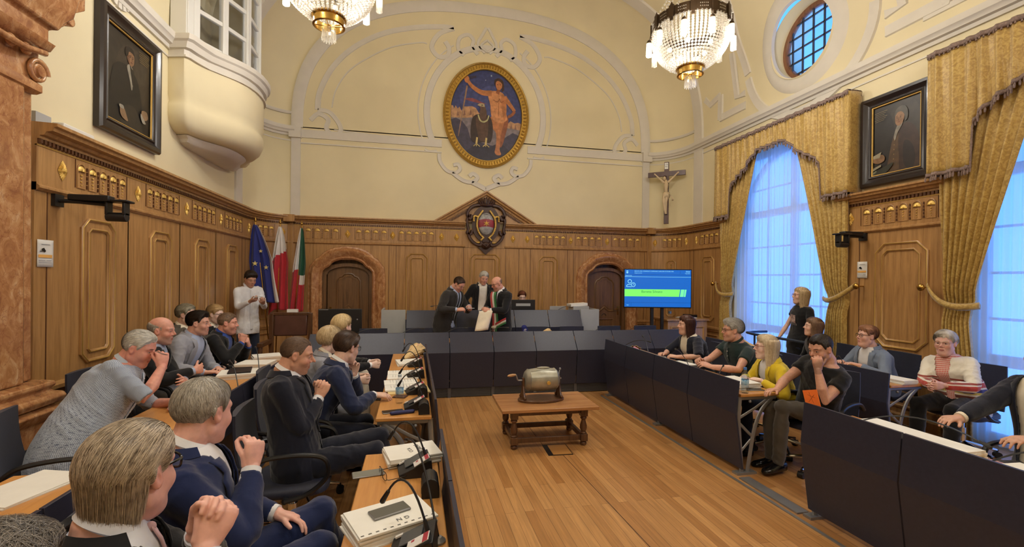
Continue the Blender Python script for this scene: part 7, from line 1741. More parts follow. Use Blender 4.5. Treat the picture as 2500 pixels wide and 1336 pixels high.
            lb.tube([ep(-0.9 + 1.8 * i / 8, -0.04 + 0.30 * eye_open * math.sqrt(max(0, 1 - ((-0.9 + 1.8 * i / 8) / 0.92) ** 2)) - (1 - eye_open) * 0.2, 0.0168) for i in range(9)], 0.0009, 5); lb.build('lash_line', mat('lash_dark', s2l(52, 36, 30), 0.6, var=0), e)
    # ---- hair
    if hair:
        st = hair; Ps = P; mk = hair_mask(Ps, st)
        if mk.max() > 0.1:
            side, topt = st.get('side', 0.006), st.get('top', 0.018); zf = np.clip((Ps[:, 2] - 0.0) / 0.09, 0, 1); th = side + (topt - side) * zf ** 1.3
            if 'quiff' in st: th = th + st['quiff'] * np.exp(-((Ps[:, 1] - 0.06) / 0.035) ** 2) * zf
            if 'back' in st: th = th + st['back'] * np.exp(-((Ps[:, 1] + 0.10) / 0.05) ** 2) * np.exp(-((Ps[:, 2] - 0.0) / 0.06) ** 2)
            rs = np.random.RandomState(seed); lump = sum(np.sin(Ps @ (rs.normal(size=3) * (45 if st.get('curly') else 28)) + rs.rand() * 6) for _ in range(5)) / 5
            th = th * (1 + (0.45 if st.get('curly') else 0.16) * lump)
            rad2 = hd_.r + np.where(mk > 0, th * mk ** 0.6, -0.004) - 0.0015; PV = hd_.D * rad2[:, None]
            keep = [f for f in hd_.F if max(mk[list(f)]) > 0.02]; used = sorted(set(i for f in keep for i in f)); mp = {u_: i for i, u_ in enumerate(used)}
            hb = MB(); hb.add([toW(PV[i]) for i in used], [tuple(mp[i] for i in f) for f in keep])
            hm = hair_mat(st['lo'], st['hi']); cap = hb.build('hair', hm, root, sharp=None, fix=False)
            ns_ = st.get('n', {0: 350, 1: 1100, 2: 5200}[near]); cand = np.where(mk > 0.25)[0]
            roots = rs.choice(cand, ns_); D0 = hd_.D[roots] + rs.normal(size=(ns_, 3)) * 0.03; D0 /= np.linalg.norm(D0, axis=1)[:, None]
            flow = st.get('flow', 'down'); ln = st.get('len', 0.05); K = 7 if near else 5; curr = D0.copy(); pts = []; jit = rs.normal(size=(ns_, 3)) * (0.9 if st.get('curly') else st.get('jit', 0.15)); lift = rs.rand(ns_) * st.get('lift', 0.004)
            for k in range(K):
                rr = hd_.rad(curr); Pk = curr * rr[:, None]; zf = np.clip(Pk[:, 2] / 0.09, 0, 1); tk = side + (topt - side) * zf ** 1.3
                if 'quiff' in st: tk = tk + st['quiff'] * np.exp(-((Pk[:, 1] - 0.06) / 0.035) ** 2) * zf
                if 'back' in st: tk = tk + st['back'] * np.exp(-((Pk[:, 1] + 0.10) / 0.05) ** 2) * np.exp(-((Pk[:, 2] - 0.0) / 0.06) ** 2)
                mr = hair_mask(Pk, st); mk2 = np.clip(mr, 0.0, 1); pts.append(curr * np.where(mr < 0.03, rr - 0.004, rr + tk * mk2 ** 0.6 + lift * mk2 * math.sin(PI * (k + 0.6) / K) - 0.0004)[:, None])
                if st.get('tail') and k:
                    fall = (fall if k > 1 else False) | ((Pk[:, 2] < 0.01) & (Pk[:, 1] < -0.035)); dn = pts[-2] * np.array([0.965, 0.972, 1]) + np.array([0, 0, -1.0]) * (st['tail'] / K * (0.55 + 0.6 * rs.rand(ns_)))[:, None] + jit * 0.006; pts[-1] = np.where(fall[:, None], dn, pts[-1])
                if flow == 'back': fl = np.array([0, -1.0, -0.35])[None] + np.stack([Pk[:, 0] * 3, 0 * Pk[:, 0], -np.abs(Pk[:, 0]) * 8], 1)
                elif flow == 'side': fl = np.stack([np.where(Pk[:, 0] > -0.03, 1.0, -0.9), 0 * Pk[:, 0] + 0.1, -0.2 - 6 * np.maximum(0, -Pk[:, 1])], 1)
                elif flow == 'front': fl = np.stack([Pk[:, 0] * 4, 0 * Pk[:, 0] + 1.0, -0.3 + 0 * Pk[:, 0]], 1)
                else: fl = Pk * np.array([8, 8, 0]) + np.array([0, 0.35, -0.8])[None]
                fl = fl + jit; fl = fl - curr * np.sum(fl * curr, 1)[:, None]; fl /= np.maximum(np.linalg.norm(fl, axis=1), 1e-6)[:, None]
                curr = curr + fl * (ln / K / 0.09); curr /= np.linalg.norm(curr, axis=1)[:, None]
            A_ = np.stack(pts, 1); T_ = np.gradient(A_, axis=1); Wd = np.cross(T_, A_); Wd /= np.maximum(np.linalg.norm(Wd, axis=2), 1e-9)[..., None]
            w0 = st.get('sw', {0: 0.0022, 1: 0.0014, 2: 0.0008}[near]); prof = w0 * np.sin(np.linspace(0.5, PI * 0.97, K))[None, :, None]
            L_, R_ = A_ - Wd * prof, A_ + Wd * prof; V_ = np.stack([L_, R_], 2).reshape(-1, 3) * hs; V_ = V_ @ np.array(Mh).T + np.array(H)
            fs_ = []
            for i in range(ns_):
                b0 = i * K * 2
                for k in range(K - 1): fs_.append((b0 + 2 * k, b0 + 2 * k + 1, b0 + 2 * k + 3, b0 + 2 * k + 2))
            me = bpy.data.meshes.new('strands'); me.from_pydata(V_.tolist(), [], fs_); so = link_mesh('strands', me, hm, cap, None); so['kind'] = 'stuff'
        if st.get('long'):
            Ld = st['long']; hb = MB(); rs = random.Random(seed); rows = 14; cols = 34; g = []
            cg = st.get('open', 62)
            def hp_(a, z, o=0.0, w_=0.0):                        # point of the hanging curtain of hair, a = angle from the front
                zz = max(z, -0.03); kx = 0.080 * math.sqrt(max(0.05, 1 - ((zz - 0.03) / 0.14) ** 2)) + 0.010; ky = 0.098 * math.sqrt(max(0.05, 1 - ((zz - 0.03) / 0.14) ** 2)) + 0.016
                if z < -0.03: f_ = (-0.03 - z) / 0.25; kx += (st.get('flare', 0.02) - 0.012) * f_; ky += -0.022 * min(1, f_ * 2)
                return (kx + o) * math.sin(a), -0.012 + (ky + o) * math.cos(a) - 0.0 , z
            for i in range(rows + 1):
                z0_ = st.get('z0', 0.085); z = z0_ - (z0_ + Ld) * i / rows; op = cg + (18 * (1 - i / rows)) * 0 ; row = []
                if z > 0.04: op = cg + (z - 0.04) * 0
                for j in range(cols + 1):
                    a = R(op + (360 - 2 * op) * j / cols); ed = (0.010 * math.sin(j * 1.9 + i * 0.35) + 0.006 * math.sin(i * 0.9 + j * 0.3)) * (i / rows); endz = z - (0.03 * math.sin(j * 2.7) * max(0, i / rows - 0.7) / 0.3)
                    x, y, z_ = hp_(a, endz, ed + 0.003 * math.sin(j * 2.3)); row.append(toW((x, y, z_)))
                g.append(row)
            hb.grid(g); hm = hair_mat(st['lo'], st['hi']); lo_ = hb.build('long_hair', hm, root, sharp=None, fix=False, solid=0.008)
            nb_ = {0: 420, 1: 1100, 2: 1500}[near]; sbm = MB()
            for i in range(nb_):
                a0 = R(cg - 4 + (368 - 2 * cg) * rs.random()); z0 = st.get('z0', 0.085) + 0.005 - 0.12 * rs.random() ** 2; L = Ld + z0 - rs.random() * 0.05; wv = rs.uniform(-1, 1); K = 8; o0 = rs.uniform(0.004, 0.014); pl, pr = [], []
                for k in range(K):
                    t = k / (K - 1); a = a0 + 0.09 * wv * math.sin(t * 4 + i); x, y, z_ = hp_(a, z0 - L * t, o0); da = (0.021, 0.014, 0.007)[near] * math.sin(0.3 + 2.6 * t); x2, y2, _ = hp_(a + da, z0 - L * t, o0); pl.append(toW((x, y, z_))); pr.append(toW((x2, y2, z_)))
                sbm.add(pl + pr, [(k, k + 1, K + k + 1, K + k) for k in range(K - 1)])
            so = sbm.build('strands', hm, lo_, sharp=None, fix=False); so['kind'] = 'stuff'
    if glasses is not None:
        g_ = specs_obj(root, (0, 0, 0), (0, 0, 0), glasses, th=gth); mm = Mh.to_4x4(); mm.translation = toW((0, 0.094, 0.010)); g_.matrix_local = mm
    # ---- clothes
    def cloth_mesh(name, off, t0, t1, frac, m_, amp, parent=root, vx_=None, extra=None, cuff=0.0):
        b = MB(); b.loft(torso_rings(off, t0, t1, 28, 20))
        for (S_, E_, W_, hdv, hn, sd, pose) in arms:
            if frac <= 0: continue
            k = (0.84 if fem else 1.0) * s; r = [0.045 * k + off, 0.052 * k + off, 0.047 * k + off, 0.040 * k + off, 0.038 * k + off, 0.031 * k + off * 0.6]
            pts = [S_ - (S_ - spine(0.85)[0]) * 0.45, S_, S_.lerp(E_, 0.5), E_, E_.lerp(W_, 0.4), W_.lerp(E_, 0.06 + cuff)]
            if frac < 1:
                n_ = 3 if frac <= 0.55 else 4; pts = pts[:n_]; r = r[:n_]
                if frac < 0.5: pts[2] = S_.lerp(E_, frac * 1.6)
                r[-1] += 0.008
            sp_ = spline(pts, 4); rs_ = list(np.interp(np.linspace(0, len(pts) - 1, len(sp_)), range(len(pts)), r)); b.tube(sp_, rs_, 16)
        if extra: extra(b)
        me = bpy.data.meshes.new('c'); me.from_pydata([tuple(p) for p in b.v], [], b.f); me = eval_mesh(me, vx_ or {0: 0.013, 1: 0.010, 2: 0.0075}[near], 5, name)
        if amp: wrinkle(me, amp, seed)
        return me
    def garment_uv(me):
        v = get_v(me); tt = np.linspace(-0.3, 1.03, 68); S_ = np.array([list(spine(t)[0]) for t in tt]); dd_ = ((v[:, None, :] - S_[None]) ** 2).sum(2); idx = np.argmin(dd_, 1); rel = v - S_[idx]
        fw_ = np.array([list(fr(k)[3]) for k in tt])[idx]; rt_ = np.array([list(fr(k)[2]) for k in tt])[idx]; x = (rel * rt_).sum(1); y = (rel * fw_).sum(1); U = np.arctan2(x, y) * 0.15; V_ = tt[idx] * 0.5; best = np.sqrt(dd_.min(1)) / 0.17
        up_ = np.array([list(fr(k)[1]) for k in tt])[idx]; V_ = V_ + (rel * up_).sum(1)
        for (A0, E_, W_, hdv, hn, sd, pose) in arms:
            base = 0.0
            for p, q_, r_ in ((A0, E_, 0.062), (E_, W_, 0.05)):
                p_ = np.array(p); ax = np.array(q_) - p_; L = np.linalg.norm(ax); ax /= L; h = (v - p_) @ ax; hc = np.clip(h, 0.0, L); dist = np.linalg.norm(v - p_ - hc[:, None] * ax, axis=1) / r_; e1 = np.cross(ax, [0.3, 0.2, 0.9]); e1 /= np.linalg.norm(e1); e2 = np.cross(ax, e1); rr = v - p_; u2 = np.arctan2(rr @ e2, rr @ e1) * 0.055
                mk_ = (dist < best * 0.95) & (h > 0.03 if base == 0 else h > -0.02); U = np.where(mk_, u2, U); V_ = np.where(mk_, base + h, V_); best = np.where(mk_, dist, best); base += L
        a_ = me.attributes.new('garment', 'FLOAT_VECTOR', 'POINT'); a_.data.foreach_set('vector', np.stack([U, V_, U * 0], 1).reshape(-1))
    def cut_front(me, wf, off):
        v = get_v(me); S_ = np.array([list(spine(t)[0]) for t in np.linspace(-0.3, 1.03, 68)]); tt = np.linspace(-0.3, 1.03, 68)
        idx = np.argmin(((v[:, None, :] - S_[None]) ** 2).sum(2), 1); t = tt[idx]; rel = v - S_[idx]
        fw_ = np.array([list(fr(k)[3]) for k in tt])[idx]; rt_ = np.array([list(fr(k)[2]) for k in tt])[idx]; x = (rel * rt_).sum(1); y = (rel * fw_).sum(1)
        lim = np.array([ab(k, off)[1] + ab(k, off)[2] for k in tt])[idx]; wv = np.array([wf(k) for k in tt])[idx]
        bad = (y > lim * 0.3) & (y < lim + 0.03) & (np.abs(x) < wv); bm = bmesh.new(); bm.from_mesh(me); bm.verts.ensure_lookup_table(); bmesh.ops.delete(bm, geom=[bm.verts[i] for i in np.where(bad)[0]], context='VERTS'); bm.to_mesh(me); bm.free()
    def collar(parent, m_, rr=1.0, gap=16, drop=0.045, spread=True):
        b = MB(); p0 = N; u = (toW((0, -0.03, -0.07)) - N).normalized(); f = (fh * 0.3 + fr(1)[3] * 0.7); f = (f - u * f.dot(u)).normalized(); r = f.cross(u); rings = []; n = 26
        for i in range(n + 1):
            a = R(gap + (360 - 2 * gap) * i / n); dirv = f * math.cos(a) + r * math.sin(a); fr_ = math.cos(a); k = nk * rr; fz = 0.010 * (1 - fr_) ; tip = drop * (0.50 + 0.95 * max(0, fr_) ** 4)
            rings.append([p0 + dirv * (k + 0.003) + u * (0.0 + fz), p0 + dirv * (k + 0.001) + u * (0.032 + fz), p0 + dirv * (k + 0.005) + u * (0.034 + fz), p0 + dirv * (k + 0.017 + 0.014 * max(0, fr_)) + u * (0.032 + fz - tip), p0 + dirv * (k + 0.013 + 0.012 * max(0, fr_)) + u * (0.030 + fz - tip)])
        b.loft(rings); return b.build('collar', m_, parent, sharp=50)
    off_s = 0.006; tmin = -0.2 if not stand else -0.12
    if top in ('jacket', 'cardigan'):
        jm, sm_ = cl['jacket'], cl['shirt']; tb_ = cl.get('button', 0.30); wm = cl.get('vw', 0.075); lowopen = cl.get('low', 0.03); j0 = -0.30 if not stand else -0.62
        b = MB(); b.loft(torso_rings(off_s, -0.15 if not stand else -0.1, 1.02, 36, 26)); shirt = b.build('shirt', sm_, root, sharp=None); garment_uv(shirt.data)
        if cl.get('collar', True): collar(shirt, sm_, 1.02, 14)
        def wf(t):
            if t < tb_: return lowopen + max(0, (tb_ - t)) * 0.12 if lowopen > 0 else 0
            k = (t - tb_) / (0.97 - tb_); return min(1.0, lowopen * (1 - k) / max(wm, 1e-3) + k) * wm if k < 1 else wm + (k - 1) * 0.1
        wff = (lambda t: wf(t) + 0.006)
        def ext(b):
            if stand:
                rr = torso_rings(0.02, -0.12, 0.0, 28, 4); p, u, r, f = fr(-0.12); a, b_, bl = ab(-0.12, 0.03)
                b.loft([[p - Z * dz + r * (a * (1 + dz * 0.3)) * math.cos(2 * PI * k / 28) + f * (b_ * (1 + dz * 0.5)) * math.sin(2 * PI * k / 28) for k in range(28)] for dz in (-0.05, 0.05, 0.12)])
        me = cloth_mesh('jacket', 0.019, -0.26 if not stand else -0.2, 0.985, sleeve, jm, 0.0045, extra=ext, cuff=0.03); cut_front(me, wff, 0.019); jo = link_mesh('jacket', me, jm, root, None); so = jo.modifiers.new('t', 'SOLIDIFY'); so.thickness = 0.004; so.offset = -1
        if top == 'jacket':
            for sd in (-1, 1):
                b = MB(); rows = []; t0, t1 = tb_, 0.955
                for i in range(15):
                    k = i / 14; t = t0 + (t1 - t0) * k; w0 = wf(t) + 0.003; lw = cl.get('lapel', 0.062) * min(1, 0.12 + k * 1.25) * (1 if k < 0.80 else (0.62 if k < 0.86 else 0.8)); rows.append([surf(t, sd * (w0 + lw * j / 4), 0.026 + 0.003 * math.sin(j / 4 * PI)) for j in range(5)])
                b.grid(rows); b.build('lapel', cl.get('lapelm', jm), jo, sharp=None, solid=0.004, fix=False)
            b = MB(); rings = []; u = (N - c2).normalized(); f = fr(0.97)[3]; r = fr(0.97)[2]; pc = spine(0.985)[0]
            for i in range(21):
                a = R(58 + 244 * i / 20); dv = f * math.cos(a) * (nk + 0.018) + r * math.sin(a) * (nk + 0.024); bk = 0.5 - 0.5 * math.cos(a)
                rings.append([pc + dv * 1.0 + u * (0.012 + 0.022 * bk), pc + dv * 1.10 + u * (0.026 + 0.022 * bk), pc + dv * 1.42 + u * (0.0 + 0.006 * bk), pc + dv * 1.36 + u * (-0.006 + 0.006 * bk)])
            b.loft(rings); b.build('jacket_collar', jm, jo, sharp=60)
            if lowopen <= 0.0:
                b = MB(); p = surf(tb_ - 0.02, 0.0, 0.027); b.sphere(p, 0.009, 10, 6); b.build('button', BLACK, jo)
        for (S_, E_, W_, hdv, hn, sd, pose) in arms:
            if sleeve < 1 or cl.get('nocuff'): continue
            b = MB(); k = (0.84 if fem else 1.0) * s; d_ = (W_ - E_).normalized(); b.tube([W_ - d_ * 0.05, W_ - d_ * 0.004], [0.031 * k + 0.006, 0.030 * k + 0.005], 16); b.build('shirt_cuff', cl.get('cuffm', sm_), shirt, solid=0.0)
        if cl.get('tie'):
            b = MB(); rows = []
            for i in range(16):
                t = 0.99 - i / 15 * 0.80; w_ = (0.014 if i == 0 else 0.012 + 0.022 * i / 15); rows.append([surf(t, w_ * j, 0.012 + 0.004 * (1 - abs(j))) for j in (-1, -0.5, 0, 0.5, 1)])
            b.grid(rows); tie = b.build('tie', cl['tie'], root, sharp=None, solid=0.003, fix=False); b = MB(); b.sphere(surf(0.985, 0, 0.008), 0.013, 10, 8, (1, 0.8, 1.1)); b.build('knot', cl['tie'], tie)
    else:
        sm_ = cl['shirt']; fr_ = {'shirt': 1.0, 'polo': 0.5, 'tshirt': 0.5, 'longsleeve': 1.0}[top]
        def ext(b):
            if stand or cl.get('untucked'):
                p, u, r, f = fr(-0.1); a, b_, bl = ab(-0.1, 0.012); hem = cl.get('hem', 0.10)
                b.loft([[p - Z * dz + r * (a * (1 + dz * 0.1)) * math.cos(2 * PI * k / 28) + f * (b_ * (1 + dz * 0.1)) * math.sin(2 * PI * k / 28) for k in range(28)] for dz in (-0.06, hem * 0.5, hem)])
        me = cloth_mesh('shirt' if top in ('shirt', 'longsleeve') else 'top', 0.010, -0.2, {'shirt': 0.985, 'polo': 1.005}.get(top, 0.965), fr_ if top != 'shirt' else (0.62 if cl.get('short') else 1.0), sm_, 0.0050 if top == 'shirt' else 0.0036, extra=ext)
        if cl.get('neckw'): cut_front(me, lambda t: cl['neckw'] * max(0, (t - 0.8) / 0.18) if t > 0.8 else 0, 0.010)
        garment_uv(me); so_ = link_mesh(me.name, me, sm_, root, None)
        if top in ('shirt', 'polo'):
            collar(so_, cl.get('collarm', sm_), 1.0, 20 if top == 'shirt' else 24); b = MB(); rows = [[surf(0.93 - i / 20 * (1.1 if top == 'shirt' else 0.22), x, 0.0155) for x in (-0.014, 0.014)] for i in range(21)]; b.grid(rows); b.build('placket', sm_, so_, sharp=None, solid=0.003, fix=False)
            for i in range(6 if top == 'shirt' else 2): b = MB(); b.sphere(surf(0.88 - i * (0.15 if top == 'shirt' else 0.08), 0, 0.018), 0.0055, 8, 6, (1, 1, 1)); b.build('button', CARD, so_)
    # ---- trousers and shoes
    tm = cl.get('trousers')
    if tm:
        b = MB(); kf = s * (1 + (fat - 1) * 0.6); ly = legs or {}
        b.loft(torso_rings(0.004, -0.30, 0.10, 28, 6)); feet = []
        for sd in (-1, 1):
            hj = hipv + Rr * sd * 0.088 * s - Z * 0.01
            if stand: kn = hj + Rr * sd * 0.02 - Z * 0.42 * s + F * ly.get('kf%d' % sd, 0.02); an = Vector((kn.x, kn.y, 0.09)) + Rr * sd * 0.01 - F * 0.02
            else:
                kd = Rr * sd * ly.get('spread', 0.12) + F * 1.0; kd = kd.normalized(); kn = hj + kd * 0.43 * s; kn.z = ly.get('kz', 0.52); an = kn + F * ly.get('ff', 0.02) - Z * 0.42; an.z = 0.10
                if ly.get('k%d' % sd): kn = Lc(ly['k%d' % sd])
                if ly.get('a%d' % sd): an = Lc(ly['a%d' % sd])
            rk = 0.066 * kf
            b.tube([hj - (kn - hj).normalized() * 0.03, hj.lerp(kn, 0.45), kn, kn.lerp(an, 0.35), an + Z * 0.0], [0.092 * kf, 0.084 * kf, rk, 0.062 * kf, 0.050 * kf], 18, roundcap=True); b.sphere(kn, rk * 1.02, 12, 8); feet.append((sd, an, kn))
        me = bpy.data.meshes.new('t'); me.from_pydata([tuple(p) for p in b.v], [], b.f); me = eval_mesh(me, 0.013 if near < 2 else 0.010, 5, 'trousers'); wrinkle(me, 0.0045, seed + 5, 0.8); link_mesh('trousers', me, tm, root, None)
        for sd, an, kn in feet:
            fd = (F + Rr * sd * 0.15).normalized(); rx = Vector((fd.y, -fd.x, 0)); b = MB(); rings = []; zf = an.z - 0.10
            for y, w_, h in ((-0.075, 0.02, 0.05), (-0.07, 0.032, 0.085), (-0.02, 0.036, 0.095), (0.04, 0.040, 0.075), (0.10, 0.046, 0.055), (0.15, 0.042, 0.042), (0.175, 0.025, 0.03)):
                c = Vector((an.x, an.y, zf)) + fd * y; rings.append([c + rx * (w_ * s * math.copysign(abs(math.cos(a)) ** 0.6, math.cos(a))) + Z * ((h * (0.5 + 0.5 * math.sin(a))) + 0.003) for a in [2 * PI * i / 14 for i in range(14)]])
            b.loft(rings); b.build('shoe', shoes or BLACKG, root, sharp=60)
            b = MB(); b.tube([Vector((an.x, an.y, zf + 0.06)), an + Z * 0.03], [0.037, 0.035], 12); b.build('sock', cl.get('sock', mat('dark_sock', s2l(26, 26, 30), 0.9)), root)
    root['_N'] = tuple(N + O)
    return root, dict(O=O, F=F, R=Rr, surf=surf, spine=spine, fr=fr, arms=arms, toW=toW, N=N, H=H)
# ------------------------------------------------------------------ who is in the hall
T_NAVY = cloth('navy_suit_wool', (22, 25, 40)); T_BLUE = cloth('blue_suit_wool', (26, 38, 78)); T_MIDB = cloth('mid_blue_wool', (34, 44, 76)); T_BLK = cloth('black_wool', (20, 20, 23)); T_DGREY = cloth('dark_grey_wool', (44, 41, 40))
T_WHITE = cloth('white_cotton', (226, 226, 230), rough=0.7); T_CREAM = cloth('cream_jersey', (226, 216, 196)); T_GREY = cloth('light_grey_wool', (146, 148, 158)); T_LBLUE = cloth('pale_blue_cotton', (168, 182, 212)); T_BLUSH = cloth('pink_silk', (214, 178, 186)); T_PWHITE = cloth('bluish_white_shirt', (214, 216, 226))
T_CHECK = cloth('check_cotton', (186, 198, 214), 'check', (104, 112, 136), sc_=2.6); T_BTEE = cloth('black_jersey', (18, 18, 21)); T_ROYAL = cloth('royal_blue_cotton', (40, 70, 148)); T_GREEN = cloth('dark_green_pique', (26, 44, 44)); T_YEL = cloth('yellow_blazer', (222, 194, 48)); T_GBLZ = cloth('blue_grey_blazer', (116, 128, 148))
T_JEANS = cloth('dark_jeans', (38, 46, 66)); T_BROWN = cloth('brown_check_trousers', (82, 76, 68)); T_BEIGE = cloth('beige_trousers', (206, 196, 178)); T_STRIPE = cloth('navy_white_stripe', (226, 228, 232), 'check', (40, 50, 96), sc_=2.2); T_PCREAM = cloth('linen_white', (222, 216, 204))
STR = [(0, (212, 204, 186)), (0.20, (54, 74, 140)), (0.27, (222, 214, 200)), (0.31, (110, 60, 50)), (0.38, (222, 214, 200)), (0.42, (196, 176, 90)), (0.47, (60, 60, 120)), (0.54, (222, 214, 200)), (0.58, (188, 70, 60)), (0.68, (222, 214, 200)), (0.71, (150, 70, 60)), (0.75, (228, 222, 208))]
T_STRJ = cloth('striped_white_jacket', (226, 220, 206), 'stripe_z', (0.47, 0.90, STR)); T_STRS = cloth('red_striped_jersey', (200, 80, 70), 'check', (226, 214, 200), sc_=1.0)
G_BLK = BLACKG; G_TOR = mat('brown_spectacle_frame', s2l(84, 46, 36), 0.3); G_RED = mat('red_spectacle_frame', s2l(140, 50, 60), 0.3); G_GLD = mat('pale_gold_frame', s2l(196, 168, 140), 0.3, 0.6)
def clasp(face, c, d=(0, 0.6, 0.8), sep=0.020, off=0.016, pose='clasp', poleR=None, poleL=None):
    F = Vector((math.cos(R(face)), math.sin(R(face)), 0)); Rr = Vector((F.y, -F.x, 0)); Z = Vector((0, 0, 1)); dv = (Rr * d[0] + F * d[1] + Z * d[2]).normalized(); side = dv.cross(Rr); out = []
    for sd in (1, -1):
        ds = (dv - Rr * sd * 0.28).normalized(); w_ = Vector(c) - ds * 0.075 + Rr * sd * sep + side * (sd * off / 2)
        out.append(dict(side=sd, w=tuple(w_), world=1, d=(ds.dot(Rr), ds.dot(F), ds.z), n=(sd * 1.0, 0.1, 0.1), pose=pose, pole=(poleR if sd > 0 else poleL)))
    return out
def Wd(*a): return dict(world=1, w=tuple(a))
HG = dict(lo=(112, 104, 94), hi=(192, 186, 176)); HW = dict(lo=(168, 164, 156), hi=(224, 220, 212)); HB = dict(lo=(34, 24, 20), hi=(78, 56, 44)); HD = dict(lo=(18, 14, 12), hi=(50, 38, 32)); HBL = dict(lo=(150, 122, 84), hi=(222, 200, 160)); HSB = dict(lo=(108, 92, 66), hi=(196, 178, 144))
SK = (214, 170, 148); SKT = (196, 146, 120); SKP = (224, 186, 168); SKR = (220, 164, 146)
KN = lambda sd, p: {'k%d' % sd: p}
# --- near left row, from the lower left corner
person('person with curly grey hair cut off by the lower left corner', (-0.84, 0.93, 0.52), 15, (-0.735, 1.0, 1.125), 40, 5, q=dict(w=1.02), skin=SK, hair=dict(lo=(50, 46, 44), hi=(142, 134, 126), side=0.018, top=0.026, curly=1, flow='down', len=0.045, n=11000, lift=0.008, sw=0.00045), near=1,
    cl=dict(jacket=T_BLK, shirt=T_WHITE, trousers=T_BLK, button=0.4, vw=0.06, low=0.02), seed=21)
person('person with swept grey blond hair, black glasses, black jacket and pink tie, hands clasped', (-0.82, 1.29, 0.52), 22, (-0.715, 1.38, 1.20), 70, 2, hr=2, q=dict(w=1.04, chub=0.5, age=1), skin=SKR,
    hair=dict(lo=(68, 52, 42), hi=(200, 184, 162), side=0.012, top=0.022, back=0.004, flow='back', len=0.085, nape=-0.085, n=17000, lift=0.005, jit=0.10, sw=0.0006, tail=0.13), near=2, glasses=G_BLK, gth=1.9, cl=dict(jacket=T_BLK, shirt=T_PWHITE, trousers=T_BLK, button=0.30, vw=0.085, low=0.06, tie=T_BLUSH), fat=1.12, belly=0.03,
    hands=clasp(20, (-0.50, 1.345, 1.10), (-0.05, 0.45, 0.9), poleR=(0.5, 0.1, -0.9), poleL=(-0.6, 0.1, -0.8)), seed=11)
person('grey haired person in a bright navy blue suit, one hand raised near his chin', (-0.78, 1.86, 0.52), 14, (-0.775, 1.95, 1.20), 60, 8, q=dict(w=1.03, chub=0.4, age=1), skin=SKR,
    hair=dict(HG, side=0.006, top=0.015, back=0.002, flow='down', len=0.045, nape=-0.062, n=8500), near=2, cl=dict(jacket=T_BLUE, shirt=T_WHITE, trousers=T_BLUE, button=0.34, vw=0.075, low=0.05), fat=1.12, belly=0.03,
    hands=[dict(side=1, w=(-0.60, 1.93, 0.985), world=1, pose='pinch', d=(-0.28, 0.1, 1), n=(0.7, 0.6, 0.1), pole=(0.6, 0.2, -0.9)), dict(side=-1, w=(-0.56, 2.14, 0.70), world=1, pose='relaxed')], seed=3, legs={'spread': 0.3, 'k1': (-0.36, 1.98, 0.62), 'a1': (-0.30, 2.0, 0.2), 'k-1': (-0.40, 2.20, 0.66), 'a-1': (-0.30, 2.25, 0.2)})
person('person in a black navy suit with receding short hair, clasped hands raised before his chest', (-0.72, 3.20, 0.52), 3, (-0.752, 3.28, 1.20), 8, 14, q=dict(w=1.0, nose=1.25, age=1), skin=(206, 150, 122),
    hair=dict(lo=(84, 66, 54), hi=(134, 108, 90), side=0.003, top=0.004, flow='back', len=0.02, recede=0.016, temple=0.02, nape=-0.06, n=3800, sw=0.0006), near=2, stub=0.35, cl=dict(jacket=T_NAVY, shirt=T_WHITE, trousers=T_NAVY, button=0.30, vw=0.07, low=0.0, tie=T_NAVY), fat=1.06,
    hands=clasp(3, (-0.595, 3.315, 0.985), (0, 0.35, 0.94), poleR=(0.55, 0.0, -0.9), poleL=(-0.55, 0.0, -0.9)), seed=7, legs={'k1': (-0.24, 3.16, 0.57), 'a1': (-0.20, 3.16, 0.12), 'k-1': (-0.22, 3.36, 0.60), 'a-1': (-0.12, 3.40, 0.14)})
h5 = person('person in a mid blue jacket with brown swept hair and glasses leaning on the desk', (-0.78, 3.82, 0.54), 8, (-0.525, 3.93, 1.145), 44, 12, q=dict(w=1.0), skin=SK,
    hair=dict(HB, side=0.014, top=0.024, quiff=0.006, flow='back', len=0.07, nape=-0.07, n=5200), near=1, glasses=G_BLK, cl=dict(jacket=T_MIDB, shirt=T_STRIPE, trousers=T_NAVY, button=0.32, vw=0.06, low=0.02),
    hands=[dict(side=1, w=(-0.30, 3.86, 0.775), world=1, d=(0, 1, -0.15), n=(0.2, 0, 1), pose='relaxed', pole=(0.7, -0.3, -0.5)), dict(side=-1, w=(-0.475, 3.98, 0.925), world=1, d=(0.1, 0.1, 1), n=(-0.8, 0.4, 0), pose='chin', pole=(-0.6, 0.2, -0.9))], seed=8)
person('person with short blond hair in grey, half hidden behind the mid blue jacket', (-0.95, 4.40, 0.54), 5, (-0.74, 4.47, 1.14), 45, 5, q=dict(w=0.96), skin=SKP, fem=1,
    hair=dict(HBL, side=0.022, top=0.028, back=0.010, flow='down', len=0.07, nape=-0.07, n=2600), near=1, cl=dict(jacket=T_GREY, shirt=T_CREAM, trousers=T_GREY, button=0.3, vw=0.06, low=0.03), hands=clasp(5, (-0.40, 4.36, 0.80), (0, 0.95, -0.1), pose='clasp'), seed=31, eyes=False)
person('blond person in a black jacket with white cuffs and white trousers', (-0.95, 5.18, 0.54), 8, (-0.745, 5.24, 1.185), 48, 5, q=dict(w=0.96), skin=SKP, fem=1,
    hair=dict(lo=(178, 148, 100), hi=(232, 208, 160), side=0.024, top=0.032, back=0.014, flow='down', len=0.09, nape=-0.07, n=2400), near=1, cl=dict(jacket=T_BLK, shirt=T_WHITE, trousers=T_BEIGE, button=0.3, vw=0.06, low=0.03), hands=clasp(8, (-0.36, 5.10, 0.80), (0, 0.95, -0.1)), seed=33, eyes=False, legs=dict(kz=0.64))
